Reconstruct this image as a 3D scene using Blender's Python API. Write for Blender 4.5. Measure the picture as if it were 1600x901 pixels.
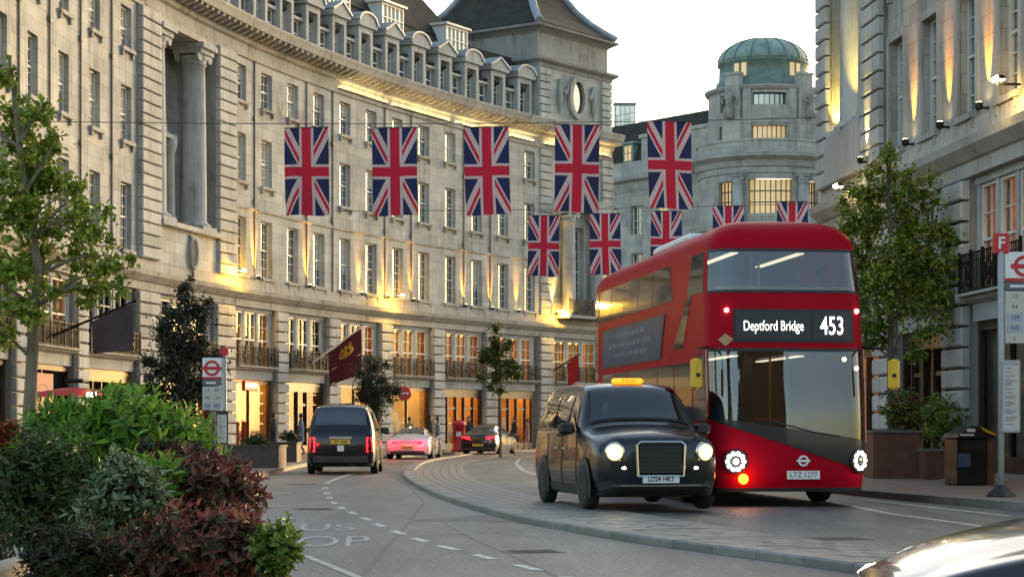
import bpy, math, random
from mathutils import Vector, Matrix

R = math.radians
SC = bpy.context.scene
COL = SC.collection
for o in list(bpy.data.objects):
    bpy.data.objects.remove(o)

# ------------------------------------------------------------------ camera
FPX = 3200.0            # focal length in pixels of the 1600 px wide photograph
EYE = 1.2
cam_data = bpy.data.cameras.new('camera')
cam_data.sensor_width = 36.0
cam_data.lens = 36.0 * FPX / 1600.0
cam_data.shift_y = (671 - 450.5) / 1600.0
cam_data.clip_start = 0.1
cam_data.clip_end = 6000
cam = bpy.data.objects.new('camera', cam_data)
cam.location = (0, 0, EYE)
cam.rotation_euler = (R(90), 0, 0)
COL.objects.link(cam)
SC.camera = cam

# ------------------------------------------------------------------ world and sun
SUN_EL, SUN_AZ = R(8.5), R(34)      # azimuth from +Y (view direction) towards +X
world = bpy.data.worlds.new('World')
SC.world = world
world.use_nodes = True
wn = world.node_tree.nodes
wl = world.node_tree.links
bg = wn['Background']
sky = wn.new('ShaderNodeTexSky')
sky.sky_type = 'NISHITA'
sky.sun_disc = False
sky.sun_elevation = SUN_EL
sky.sun_rotation = SUN_AZ
sky.altitude = 0
sky.air_density = 1.0
sky.dust_density = 2.5
sky.ozone_density = 0.7
wl.new(sky.outputs[0], bg.inputs[0])
bg.inputs[1].default_value = 0.15
sun_data = bpy.data.lights.new('sun', 'SUN')
sun_data.energy = 0.2
sun_data.angle = R(40)
sun_data.color = (1.0, 0.93, 0.84)
sun = bpy.data.objects.new('sun', sun_data)
d = Vector((math.sin(SUN_AZ) * math.cos(SUN_EL), math.cos(SUN_AZ) * math.cos(SUN_EL), math.sin(SUN_EL)))
sun.rotation_euler = d.to_track_quat('Z', 'Y').to_euler()
sun.location = (0, 0, 60)
COL.objects.link(sun)
SC.view_settings.view_transform = 'Standard'
SC.view_settings.look = 'None'
SC.view_settings.exposure = 1.98
SC.view_settings.gamma = 1.0
SC.view_settings.use_curve_mapping = False
SC.render.engine = 'CYCLES'
SC.cycles.use_denoising = True
SC.cycles.max_bounces = 6
SC.cycles.diffuse_bounces = 3
SC.cycles.glossy_bounces = 3
SC.cycles.transmission_bounces = 3
SC.cycles.transparent_max_bounces = 8
SC.cycles.caustics_reflective = False
SC.cycles.caustics_refractive = False
SC.cycles.sample_clamp_indirect = 6.0

# ------------------------------------------------------------------ materials
MATS = {}
def new_mat(name):
    m = bpy.data.materials.new(name)
    m.use_nodes = True
    MATS[name] = m
    nt = m.node_tree
    return m, nt.nodes, nt.links, nt.nodes['Principled BSDF']

def pmat(name, col, rough=0.6, metal=0.0, var=0.15, scale=3.0, bump=0.0, bscale=40.0, spec=0.5,
         emit=None, es=0.0, coat=0.0, rnd=0.0, coords='Object'):
    """noise-varied principled material; rnd adds a shift from object to object"""
    m, n, l, b = new_mat(name)
    b.inputs['Roughness'].default_value = rough
    b.inputs['Metallic'].default_value = metal
    b.inputs['Specular IOR Level'].default_value = spec
    b.inputs['Coat Weight'].default_value = coat
    b.inputs['Coat Roughness'].default_value = 0.03
    tc = n.new('ShaderNodeTexCoord')
    no = n.new('ShaderNodeTexNoise')
    no.inputs['Scale'].default_value = scale
    no.inputs['Detail'].default_value = 6
    no.inputs['Roughness'].default_value = 0.65
    l.new(tc.outputs[coords], no.inputs['Vector'])
    cr = n.new('ShaderNodeValToRGB')
    cr.color_ramp.elements[0].position = 0.3
    cr.color_ramp.elements[1].position = 0.7
    cr.color_ramp.elements[0].color = [c * (1 - var) for c in col] + [1]
    cr.color_ramp.elements[1].color = [min(1, c * (1 + var)) for c in col] + [1]
    l.new(no.outputs['Fac'], cr.inputs['Fac'])
    out = cr.outputs['Color']
    if rnd:
        oi = n.new('ShaderNodeObjectInfo')
        mr = n.new('ShaderNodeMapRange')
        mr.inputs['To Min'].default_value = 1 - rnd
        mr.inputs['To Max'].default_value = 1 + rnd
        l.new(oi.outputs['Random'], mr.inputs['Value'])
        mx = n.new('ShaderNodeVectorMath'); mx.operation = 'SCALE'
        l.new(out, mx.inputs[0]); l.new(mr.outputs[0], mx.inputs['Scale'])
        out = mx.outputs[0]
    l.new(out, b.inputs['Base Color'])
    if bump:
        n2 = n.new('ShaderNodeTexNoise')
        n2.inputs['Scale'].default_value = bscale
        n2.inputs['Detail'].default_value = 5
        l.new(tc.outputs[coords], n2.inputs['Vector'])
        bp = n.new('ShaderNodeBump')
        bp.inputs['Strength'].default_value = bump
        bp.inputs['Distance'].default_value = 0.02
        l.new(n2.outputs['Fac'], bp.inputs['Height'])
        l.new(bp.outputs[0], b.inputs['Normal'])
    if emit:
        b.inputs['Emission Color'].default_value = (*emit, 1)
        b.inputs['Emission Strength'].default_value = es
    return m

def emat(name, col, s):
    m, n, l, b = new_mat(name)
    b.inputs['Base Color'].default_value = (*[c * 0.8 for c in col], 1)
    b.inputs['Emission Color'].default_value = (*col, 1)
    b.inputs['Emission Strength'].default_value = s
    return m

def stone_mat(name, col, joints=True, bw=1.15, bh=0.46, rnd=0.0, dirt=0.46):
    """weathered portland stone: block-to-block tone, rain streaks, grain, soot, fine joints"""
    m, n, l, b = new_mat(name)
    b.inputs['Roughness'].default_value = 0.85
    b.inputs['Specular IOR Level'].default_value = 0.25
    tc = n.new('ShaderNodeTexCoord')
    geo = n.new('ShaderNodeNewGeometry')
    big = n.new('ShaderNodeTexNoise'); big.inputs['Scale'].default_value = 0.55; big.inputs['Detail'].default_value = 7
    big.inputs['Roughness'].default_value = 0.7
    l.new(geo.outputs['Position'], big.inputs['Vector'])
    mp = n.new('ShaderNodeMapping'); mp.inputs['Scale'].default_value = (2.2, 2.2, 0.16)
    l.new(geo.outputs['Position'], mp.inputs['Vector'])
    stk = n.new('ShaderNodeTexNoise'); stk.inputs['Scale'].default_value = 1.6; stk.inputs['Detail'].default_value = 8
    stk.inputs['Roughness'].default_value = 0.75
    l.new(mp.outputs[0], stk.inputs['Vector'])
    add = n.new('ShaderNodeMath'); add.operation = 'MULTIPLY'
    l.new(big.outputs['Fac'], add.inputs[0]); l.new(stk.outputs['Fac'], add.inputs[1])
    cr = n.new('ShaderNodeValToRGB')
    e = cr.color_ramp.elements
    e[0].position = 0.13; e[0].color = [c * (1 - dirt) for c in col] + [1]
    e[1].position = 0.33; e[1].color = [min(1, c * 1.1) for c in col] + [1]
    mid = e.new(0.215); mid.color = [col[0] * 0.88, col[1] * 0.87, col[2] * 0.85, 1]
    l.new(add.outputs[0], cr.inputs['Fac'])
    out = cr.outputs['Color']
    if joints:
        br = n.new('ShaderNodeTexBrick')
        br.inputs['Scale'].default_value = 1.0
        br.inputs['Brick Width'].default_value = bw
        br.inputs['Row Height'].default_value = bh
        br.inputs['Mortar Size'].default_value = 0.012
        br.inputs['Mortar Smooth'].default_value = 0.3
        br.inputs['Color1'].default_value = (0.85, 0.85, 0.86, 1)
        br.inputs['Color2'].default_value = (1.08, 1.07, 1.03, 1)
        br.inputs['Mortar'].default_value = (0.66, 0.63, 0.58, 1)
        l.new(tc.outputs['UV'], br.inputs['Vector'])
        mm = n.new('ShaderNodeMixRGB'); mm.blend_type = 'MULTIPLY'; mm.inputs['Fac'].default_value = 1
        l.new(out, mm.inputs['Color1']); l.new(br.outputs['Color'], mm.inputs['Color2'])
        out = mm.outputs['Color']
    if rnd:
        oi = n.new('ShaderNodeObjectInfo')
        mr = n.new('ShaderNodeMapRange'); mr.inputs['To Min'].default_value = 1 - rnd; mr.inputs['To Max'].default_value = 1 + rnd
        l.new(oi.outputs['Random'], mr.inputs['Value'])
        mx = n.new('ShaderNodeVectorMath'); mx.operation = 'SCALE'
        l.new(out, mx.inputs[0]); l.new(mr.outputs[0], mx.inputs['Scale'])
        out = mx.outputs[0]
    l.new(out, b.inputs['Base Color'])
    fine = n.new('ShaderNodeTexNoise'); fine.inputs['Scale'].default_value = 14; fine.inputs['Detail'].default_value = 6
    l.new(geo.outputs['Position'], fine.inputs['Vector'])
    bp = n.new('ShaderNodeBump'); bp.inputs['Strength'].default_value = 0.35; bp.inputs['Distance'].default_value = 0.03
    l.new(fine.outputs['Fac'], bp.inputs['Height']); l.new(bp.outputs[0], b.inputs['Normal'])
    return m

def glass_mat(name, tint=(0.75, 0.8, 0.8), base=0.08, ior=1.5):
    """thin pane: clear with a fresnel reflection"""
    m = bpy.data.materials.new(name); m.use_nodes = True; MATS[name] = m
    n, l = m.node_tree.nodes, m.node_tree.links
    n.remove(n['Principled BSDF'])
    tr = n.new('ShaderNodeBsdfTransparent'); tr.inputs[0].default_value = (*tint, 1)
    gl = n.new('ShaderNodeBsdfGlossy'); gl.inputs['Roughness'].default_value = 0.02
    lw = n.new('ShaderNodeFresnel'); lw.inputs['IOR'].default_value = ior
    ad = n.new('ShaderNodeMath'); ad.operation = 'ADD'; ad.inputs[1].default_value = base; ad.use_clamp = True
    l.new(lw.outputs[0], ad.inputs[0])
    mx = n.new('ShaderNodeMixShader')
    l.new(ad.outputs[0], mx.inputs[0]); l.new(tr.outputs[0], mx.inputs[1]); l.new(gl.outputs[0], mx.inputs[2])
    l.new(mx.outputs[0], n['Material Output'].inputs[0])
    return m

def leaf_mat(name, rough=0.45, trans=0.35):
    """colour per leaf from the 'tint' attribute, some light through the leaf"""
    m, n, l, b = new_mat(name)
    at = n.new('ShaderNodeAttribute'); at.attribute_name = 'tint'
    b.inputs['Roughness'].default_value = rough
    b.inputs['Specular IOR Level'].default_value = 0.4
    l.new(at.outputs['Color'], b.inputs['Base Color'])
    tl = n.new('ShaderNodeBsdfTranslucent')
    l.new(at.outputs['Color'], tl.inputs[0])
    mx = n.new('ShaderNodeMixShader'); mx.inputs[0].default_value = trans
    l.new(b.outputs[0], mx.inputs[1]); l.new(tl.outputs[0], mx.inputs[2])
    l.new(mx.outputs[0], n['Material Output'].inputs[0])
    return m

stone_mat('stone_wall', (0.425, 0.435, 0.42), joints=True)
stone_mat('stone_warm', (0.41, 0.395, 0.365), joints=True)  # tan tint puts the right frontage's shade and warm lamplight into the stone
stone_mat('stone_warm_plain', (0.40, 0.385, 0.355), joints=False)  # same painted shade and lamplight tint, without joints
stone_mat('stone_plain', (0.385, 0.40, 0.40), joints=False)
stone_mat('stone_block', (0.415, 0.42, 0.405), joints=False, rnd=0.12)
stone_mat('stone_dark', (0.30, 0.29, 0.27), joints=False, dirt=0.6)
stone_mat('stone_far', (0.42, 0.41, 0.385), joints=True, bw=1.4, bh=0.6)
stone_mat('stone_trim', (0.355, 0.35, 0.325), joints=False, dirt=0.7)
pmat('slate', (0.042, 0.038, 0.032), 0.8, var=0.4, scale=1.4, bump=0.3, bscale=9, spec=0.2)
pmat('slate_blue', (0.035, 0.04, 0.055), 0.7, var=0.35, scale=1.4, spec=0.25)
pmat('lead', (0.26, 0.29, 0.32), 0.5, var=0.25, scale=2.0)
pmat('copper', (0.20, 0.285, 0.245), 0.65, var=0.4, scale=0.8)
pmat('copper_dark', (0.125, 0.185, 0.155), 0.65, var=0.4, scale=1.2)
pmat('sash', (0.62, 0.61, 0.57), 0.45, var=0.08)
pmat('sash_dark', (0.05, 0.05, 0.05), 0.4, var=0.1)
pmat('pane_dark', (0.018, 0.02, 0.022), 0.04, var=0.3, scale=0.9, spec=1.0, rnd=0.3).node_tree.nodes['Principled BSDF'].inputs['IOR'].default_value = 2.1
pmat('pane_sky_blind', (0.60, 0.52, 0.36), 0.07, var=0.25, scale=0.9, spec=1.0, rnd=0.3).node_tree.nodes['Principled BSDF'].inputs['IOR'].default_value = 2.1  # cream base paints the reflected sky on panes; also colours part-drawn blinds
pmat('pane_lit', (0.3, 0.24, 0.14), 0.06, var=0.2, spec=0.9, emit=(1.0, 0.66, 0.26), es=0.12)
glass_mat('glass', (0.85, 0.85, 0.82), 0.0, 1.22)
glass_mat('glass_taxi', (0.42, 0.55, 0.64), 0.10)
glass_mat('glass_car', (0.50, 0.56, 0.60), 0.10)
pmat('iron', (0.012, 0.012, 0.012), 0.55, var=0.2, spec=0.15)
pmat('panel_edge', (0.12, 0.105, 0.085), 0.6, var=0.2)
pmat('shopfront', (0.035, 0.022, 0.016), 0.35, var=0.2)
pmat('shopfront_bronze', (0.10, 0.06, 0.03), 0.35, metal=0.5, var=0.2)
pmat('interior_cream', (0.62, 0.44, 0.22), 0.8, var=0.2, scale=1.2)
pmat('interior_orange', (0.70, 0.33, 0.09), 0.8, var=0.25, scale=1.2)
pmat('interior_dark', (0.07, 0.05, 0.035), 0.8, var=0.3, scale=1.2)
pmat('curtain', (0.42, 0.31, 0.17), 0.9, var=0.2, scale=4)
emat('shop_lamp', (1.0, 0.52, 0.12), 2.1)
emat('shop_lamp_soft', (1.0, 0.48, 0.10), 1.0)
emat('bulb', (1.0, 0.72, 0.30), 12.0)
emat('bulb_white', (1.0, 0.85, 0.55), 8.0)
pmat('display_dark', (0.06, 0.05, 0.06), 0.7, var=0.3)
pmat('display_red', (0.35, 0.04, 0.03), 0.6, var=0.3)
pmat('display_white', (0.75, 0.68, 0.55), 0.6, var=0.2)

# ------------------------------------------------------------------ mesh builder
class MB:
    def __init__(self, origin=(0, 0, 0)):
        self.v, self.f, self.m, self.uv, self.sm = [], [], [], [], []
        self.o = Vector(origin)
        self.mi = 0
        self.smooth = False
    def p(self, co, uv=(0, 0)):
        self.v.append((co[0] - self.o.x, co[1] - self.o.y, co[2] - self.o.z))
        self.uv.append(uv)
        return len(self.v) - 1
    def face(self, idx):
        self.f.append(tuple(idx)); self.m.append(self.mi); self.sm.append(self.smooth)
    def poly(self, pts, uvs=None):
        self.face([self.p(q, uvs[i] if uvs else (0, 0)) for i, q in enumerate(pts)])
    def box(self, x0, x1, y0, y1, z0, z1):
        i = [self.p((x, y, z)) for z in (z0, z1) for (x, y) in ((x0, y0), (x1, y0), (x1, y1), (x0, y1))]
        for q in ((3, 2, 1, 0), (4, 5, 6, 7), (0, 1, 5, 4), (1, 2, 6, 5), (2, 3, 7, 6), (3, 0, 4, 7)):
            self.face([i[k] for k in q])
    def bbox(self, x0, x1, y0, y1, z0, z1, b=0.02):
        """box with chamfered vertical and top edges"""
        def ring(i, z):
            return [self.p(q) for q in ((x0 + i + b, y0 + i, z), (x1 - i - b, y0 + i, z), (x1 - i, y0 + i + b, z), (x1 - i, y1 - i - b, z),
                                        (x1 - i - b, y1 - i, z), (x0 + i + b, y1 - i, z), (x0 + i, y1 - i - b, z), (x0 + i, y0 + i + b, z))]
        rs = [ring(b, z0), ring(0, z0 + b), ring(0, z1 - b), ring(b, z1)]
        for a, c in zip(rs, rs[1:]):
            for k in range(8):
                self.face((a[k], a[(k + 1) % 8], c[(k + 1) % 8], c[k]))
        self.face(rs[0][::-1]); self.face(rs[-1])
    def tube(self, pts, rad, n=8, cap=True):
        """round tube along points; rad a number or list"""
        rings = []
        pts = [Vector(q) for q in pts]
        up = None
        for k, q in enumerate(pts):
            t = (pts[min(k + 1, len(pts) - 1)] - pts[max(k - 1, 0)]).normalized()
            if up is None:
                up = Vector((0, 0, 1)) if abs(t.z) < 0.9 else Vector((1, 0, 0))
            a = t.cross(up)
            if a.length < 1e-4:
                a = t.cross(Vector((0, 1, 0.3)))
            a.normalize()
            b = t.cross(a)
            up = -b if (-b).dot(up) > 0 else b
            r = rad[k] if isinstance(rad, (list, tuple)) else rad
            rings.append([self.p(q + (a * math.cos(w) + b * math.sin(w)) * r) for w in [2 * math.pi * j / n for j in range(n)]])
        for A, B in zip(rings, rings[1:]):
            for j in range(n):
                self.face((A[j], A[(j + 1) % n], B[(j + 1) % n], B[j]))
        if cap:
            self.face(rings[0][::-1]); self.face(rings[-1])
    def lathe(self, prof, n=16, c=(0, 0, 0), axis='z', cap=True):
        rings = []
        for r, h in prof:
            ring = []
            for j in range(n):
                w = 2 * math.pi * j / n
                a, b = r * math.cos(w), r * math.sin(w)
                q = (c[0] + a, c[1] + b, c[2] + h) if axis == 'z' else ((c[0] + h, c[1] + a, c[2] + b) if axis == 'x' else (c[0] + b, c[1] + h, c[2] + a))
                ring.append(self.p(q))
            rings.append(ring)
        for A, B in zip(rings, rings[1:]):
            for j in range(n):
                self.face((A[j], A[(j + 1) % n], B[(j + 1) % n], B[j]))
        if cap:
            self.face(rings[0][::-1]); self.face(rings[-1])
    def prism(self, outline, f0, f1):
        """outline of 2d points; f0/f1 map (a,b)->3d for the two ends"""
        A = [self.p(f0(*q)) for q in outline]
        B = [self.p(f1(*q)) for q in outline]
        n = len(outline)
        for j in range(n):
            self.face((A[j], A[(j + 1) % n], B[(j + 1) % n], B[j]))
        self.face(A[::-1]); self.face(B)
    def grid(self, fn, us, vs):
        """surface from fn(u,v)"""
        I = [[self.p(fn(u, v), (u, v)) for v in vs] for u in us]
        for a in range(len(us) - 1):
            for b in range(len(vs) - 1):
                self.face((I[a][b], I[a + 1][b], I[a + 1][b + 1], I[a][b + 1]))
    def mesh(self, name, mats, auto=None):
        me = bpy.data.meshes.new(name)
        me.from_pydata(self.v, [], self.f)
        if not isinstance(mats, (list, tuple)):
            mats = [mats]
        for m in mats:
            me.materials.append(MATS[m])
        if len(mats) > 1:
            me.polygons.foreach_set('material_index', self.m)
        me.polygons.foreach_set('use_smooth', self.sm)
        ul = me.uv_layers.new(name='UVMap')
        flat = []
        for lp in me.loops:
            flat.extend(self.uv[lp.vertex_index])
        ul.data.foreach_set('uv', flat)
        me.update()
        return me
    def build(self, name, mats, parent=None, loc=(0, 0, 0), rz=0.0):
        return put(name, self.mesh(name, mats), parent, loc, rz)

def put(name, mesh, parent=None, loc=(0, 0, 0), rz=0.0, rot=None):
    o = bpy.data.objects.new(name, mesh)
    COL.objects.link(o)
    o.location = loc
    o.rotation_euler = rot if rot else (0, 0, rz)
    if parent is not None:
        o.parent = parent
    return o

def tag(o, label, cat, group=None):
    o['label'] = label
    o['category'] = cat
    if group:
        o['group'] = group
    return o

def thing(name, label, cat, loc=(0, 0, 0), rz=0.0, group=None):
    o = bpy.data.objects.new(name, None)
    o.empty_display_size = 0.3
    COL.objects.link(o)
    o.location = loc
    o.rotation_euler = (0, 0, rz)
    return tag(o, label, cat, group)

def struct(o):
    o['kind'] = 'structure'
    return o

def copy_tree(o, parent=None):
    c = o.copy()
    COL.objects.link(c)
    c.parent = parent
    for ch in list(o.children):
        copy_tree(ch, c)
    return c

def lamp(name, kind, parent, loc, energy, col, rot=None, spot=None, blend=0.6, size=0.05):
    ld = bpy.data.lights.new(name, kind)
    ld.energy = energy
    ld.color = col
    if kind == 'SPOT':
        ld.spot_size = spot; ld.spot_blend = blend
    if kind in ('SPOT', 'POINT'):
        ld.shadow_soft_size = size
    lo = bpy.data.objects.new(name, ld)
    COL.objects.link(lo)
    lo.parent = parent
    lo.location = loc
    if rot:
        lo.rotation_euler = rot
    return lo

_txt = {}
def text_mesh(body, size, align='CENTER', extrude=0.0, mat='white_paint', sx=1.0, offset=0.0):
    """lettering from the built-in font as a mesh in its local XY plane"""
    cu = bpy.data.curves.new('lettering', 'FONT')
    cu.body = body; cu.size = size; cu.align_x = align; cu.align_y = 'CENTER'; cu.extrude = extrude; cu.offset = offset
    cu.resolution_u = 4
    ob = bpy.data.objects.new('lettering', cu)
    COL.objects.link(ob)
    dg = bpy.context.evaluated_depsgraph_get()
    me = bpy.data.meshes.new_from_object(ob.evaluated_get(dg))
    bpy.data.objects.remove(ob)
    for v in me.vertices:
        v.co.x *= sx
    me.materials.clear()
    me.materials.append(MATS[mat])
    return me

def ground_pt(px, py, z=0.0):
    Y = FPX * (EYE - z) / (py - 671)
    return ((px - 800) * Y / FPX, Y)
# ------------------------------------------------------------------ ground, road, pavements
def asphalt(name, col, spk=0.35):
    m, n, l, b = new_mat(name)
    geo = n.new('ShaderNodeNewGeometry')
    fine = n.new('ShaderNodeTexNoise'); fine.inputs['Scale'].default_value = 26; fine.inputs['Detail'].default_value = 4
    big = n.new('ShaderNodeTexNoise'); big.inputs['Scale'].default_value = 0.35; big.inputs['Detail'].default_value = 8
    big.inputs['Roughness'].default_value = 0.7
    mp = n.new('ShaderNodeMapping'); mp.inputs['Scale'].default_value = (1.6, 0.25, 1); mp.inputs['Rotation'].default_value = (0, 0, R(14))
    l.new(geo.outputs['Position'], mp.inputs[0]); l.new(mp.outputs[0], big.inputs['Vector'])
    l.new(geo.outputs['Position'], fine.inputs['Vector'])
    vor = n.new('ShaderNodeTexVoronoi'); vor.inputs['Scale'].default_value = 45
    l.new(geo.outputs['Position'], vor.inputs['Vector'])
    r1 = n.new('ShaderNodeValToRGB')
    r1.color_ramp.elements[0].position = 0.40; r1.color_ramp.elements[0].color = [c * 0.6 for c in col] + [1]
    r1.color_ramp.elements[1].position = 0.60; r1.color_ramp.elements[1].color = [c * 1.3 for c in col] + [1]
    l.new(big.outputs['Fac'], r1.inputs[0])
    r2 = n.new('ShaderNodeValToRGB')
    r2.color_ramp.elements[0].position = 0.35; r2.color_ramp.elements[0].color = (1 - spk, 1 - spk, 1 - spk, 1)
    r2.color_ramp.elements[1].position = 0.65; r2.color_ramp.elements[1].color = (1 + spk, 1 + spk, 1 + spk, 1)
    l.new(fine.outputs['Fac'], r2.inputs[0])
    mx = n.new('ShaderNodeMixRGB'); mx.blend_type = 'MULTIPLY'; mx.inputs[0].default_value = 1
    l.new(r1.outputs[0], mx.inputs[1]); l.new(r2.outputs[0], mx.inputs[2])
    l.new(mx.outputs[0], b.inputs['Base Color'])
    b.inputs['Roughness'].default_value = 0.5
    b.inputs['Specular IOR Level'].default_value = 0.42
    bp = n.new('ShaderNodeBump'); bp.inputs['Strength'].default_value = 0.8; bp.inputs['Distance'].default_value = 0.016
    l.new(vor.outputs['Distance'], bp.inputs['Height']); l.new(bp.outputs[0], b.inputs['Normal'])
    return m
asphalt('asphalt', (0.112, 0.116, 0.108), 0.62)
asphalt('asphalt_patch', (0.05, 0.053, 0.053), 0.3)
pmat('paving', (0.22, 0.165, 0.125), 0.75, var=0.25, scale=1.5, bump=0.3, bscale=14)
pmat('granite', (0.17, 0.165, 0.15), 0.6, var=0.2, scale=6, rnd=0.2, bump=0.2)
pmat('granite_pale', (0.155, 0.15, 0.135), 0.5, var=0.25, scale=5, rnd=0.10, bump=0.2)
pmat('joint', (0.10, 0.095, 0.085), 0.9, var=0.3, scale=8)
def worn_paint(name, col):
    m, n, l, b = new_mat(name)
    geo = n.new('ShaderNodeNewGeometry')
    no = n.new('ShaderNodeTexNoise'); no.inputs['Scale'].default_value = 9; no.inputs['Detail'].default_value = 8; no.inputs['Roughness'].default_value = 0.75
    l.new(geo.outputs['Position'], no.inputs['Vector'])
    cr = n.new('ShaderNodeValToRGB')
    cr.color_ramp.elements[0].position = 0.40; cr.color_ramp.elements[0].color = (0.13, 0.135, 0.13, 1)
    cr.color_ramp.elements[1].position = 0.55; cr.color_ramp.elements[1].color = (*col, 1)
    l.new(no.outputs['Fac'], cr.inputs[0]); l.new(cr.outputs[0], b.inputs['Base Color'])
    b.inputs['Roughness'].default_value = 0.6
worn_paint('road_paint', (0.62, 0.61, 0.55))
worn_paint('road_paint_faint', (0.42, 0.41, 0.37))

mb = MB()
mb.poly([(-2500, -1500, 0), (2500, -1500, 0), (2500, 4000, 0), (-2500, 4000, 0)])
ground = struct(mb.build('road', 'asphalt'))

def interp(tab, x):
    """smooth interpolation of a table of (x, value) sorted by x"""
    if x <= tab[0][0]:
        (a, va), (b, vb) = tab[0], tab[1]
        return va + (vb - va) * (x - a) / (b - a)
    if x >= tab[-1][0]:
        (a, va), (b, vb) = tab[-2], tab[-1]
        return va + (vb - va) * (x - a) / (b - a)
    for k in range(len(tab) - 1):
        if tab[k][0] <= x <= tab[k + 1][0]:
            break
    x0, y0 = tab[k]; x1, y1 = tab[k + 1]
    def slope(i):
        if i == 0: return (tab[1][1] - tab[0][1]) / (tab[1][0] - tab[0][0])
        if i == len(tab) - 1: return (tab[-1][1] - tab[-2][1]) / (tab[-1][0] - tab[-2][0])
        return (tab[i + 1][1] - tab[i - 1][1]) / (tab[i + 1][0] - tab[i - 1][0])
    h = x1 - x0; t = (x - x0) / h
    m0, m1 = slope(k) * h, slope(k + 1) * h
    return (2 * t**3 - 3 * t**2 + 1) * y0 + (t**3 - 2 * t**2 + t) * m0 + (-2 * t**3 + 3 * t**2) * y1 + (t**3 - t**2) * m1

LK = [(-60, -7), (0, -6.4), (30, -6.1), (47, -6.15), (58, -6.5), (68, -6.7), (80, -6.0), (90, -4.7), (98.5, -3.1), (108, -0.4), (116, 3.4), (124, 8.5), (140, 20)]
RK = [(-60, 16), (10, 11.0), (25, 8.5), (31, 7.35), (37, 6.25), (45, 5.45), (56, 4.6), (66, 4.6), (80, 6.4), (95, 11), (105, 16.5), (120, 27)]
# left pavement
mb = MB()
ys = [-60 + 2 * k for k in range(101)]
for a, b in zip(ys, ys[1:]):
    xa, xb = interp(LK, a), interp(LK, b)
    mb.poly([(xa - 40, a, .12), (xa, a, .12), (xb, b, .12), (xb - 40, b, .12)])
pave_l = struct(mb.build('pavement', 'paving'))
# right pavement with a cross fall up to the building
RZ = 0.28
mb = MB()
ys = [-60 + 2 * k for k in range(91)]
def rw_x(Y):
    return 10.44 - 0.0898 * (Y - 41.8)
for a, b in zip(ys, ys[1:]):
    xa, xb = interp(RK, a), interp(RK, b)
    wa, wb = max(rw_x(a) - 1.2, xa + .6), max(rw_x(b) - 1.2, xb + .6)
    mb.poly([(xa, a, .12), (wa, a, .12), (wb, b, .12), (xb, b, .12)])
    mb.poly([(wa, a, .12), (wa + 1.25, a, RZ), (wb + 1.25, b, RZ), (wb, b, .12)])
    mb.poly([(wa + 1.25, a, RZ), (wa + 30, a, RZ), (wb + 30, b, RZ), (wb + 1.25, b, RZ)])
pave_r = struct(mb.build('pavement', 'paving'))

def kerb_run(tab, y0, y1, parent, side, h, w=0.16, L=0.95, mat='granite', name='kerbstone', zb=-0.02):
    y = y0
    while y < y1:
        dx = interp(tab, y + .5) - interp(tab, y - .5)
        dy = L / math.sqrt(1 + dx * dx)
        a, b = y + .006, y + dy - .006
        xa, xb = interp(tab, a), interp(tab, b)
        mb = MB((xa, a, 0))
        zt = h + random.uniform(-.003, .003)
        bv = 0.02
        q = [(0, zb), (0, zt - bv), (side * bv, zt), (side * w, zt), (side * w, zb)]
        A = [mb.p((xa + u, a, z)) for u, z in q]; B = [mb.p((xb + u, b, z)) for u, z in q]
        for j in range(5):
            mb.face((A[j], A[(j + 1) % 5], B[(j + 1) % 5], B[j]))
        mb.face(A[::-1]); mb.face(B)
        mb.build(name, mat, parent, (xa, a, 0))
        y += dy
random.seed(4)
kerb_run(LK, 40, 114, pave_l, -1, .126)
kerb_run(RK, 14, 58, pave_r, 1, .126)

# paved median strip
ML = [(6, 8.5), (12, 5.0), (17, 2.95), (18.8, 2.35), (21.5, 1.40), (23.85, .78), (27.2, 0), (34.3, -1.08), (40.9, -1.82), (51.9, -2.76), (65, -3.25), (75, -3.3), (87, -2.75), (98, -2.0), (112, -1.0)]
MR = [(6, 11.5), (12, 8.0), (17, 4.8), (21.5, 3.25), (24.8, 2.5), (29.8, 1.5), (35.9, .42), (38.8, 0), (48.6, -.93), (60, -1.4), (69, -1.62), (78.4, -1.5), (92, -.6), (112, 1.0)]
mb = MB()
ys = [8 + .8 * k for k in range(130)]
for a, b in zip(ys, ys[1:]):
    la, lb, ra, rb = interp(ML, a), interp(ML, b), interp(MR, a), interp(MR, b)
    mb.poly([(la, a, .028), (ra, a, .028), (rb, b, .028), (lb, b, .028)])
    mb.poly([(ra, a, .028), (ra, a, -.02), (rb, b, -.02), (rb, b, .028)])
mb2 = mb.build('median_strip', 'joint')
median = struct(mb2)
kerb_run(ML, 9.5, 100, median, 1, .085, w=.3)
random.seed(7)
def slab_rows(y0, y1, pitch, n):
    y = y0; row = 0
    while y < y1:
        for k in range(n):
            off = 0.5 * (row % 2) / n
            f0, f1 = k / n + (off if k else 0), (k + 1) / n + (off if k < n - 1 else 0)
            pts = []
            for f, yy in ((f0, y), (f1, y), (f1, y + pitch - .02), (f0, y + pitch - .02)):
                a, b = interp(ML, yy) + .31, interp(MR, yy)
                pts.append((a + (b - a) * f + (.008 if f == f0 else -.008), yy))
            zt = .042 + random.uniform(-.004, .004)
            c = pts[0]
            m = MB((c[0], c[1], 0))
            A = [m.p((x, yy, .02)) for x, yy in pts]; B = [m.p((x, yy, zt)) for x, yy in pts]
            for j in range(4):
                m.face((A[j], A[(j + 1) % 4], B[(j + 1) % 4], B[j]))
            m.face(B)
            m.build('paving_slab', 'granite_pale', median, (c[0], c[1], 0))
        y += pitch; row += 1
slab_rows(14.0, 32, .36, 5)
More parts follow.
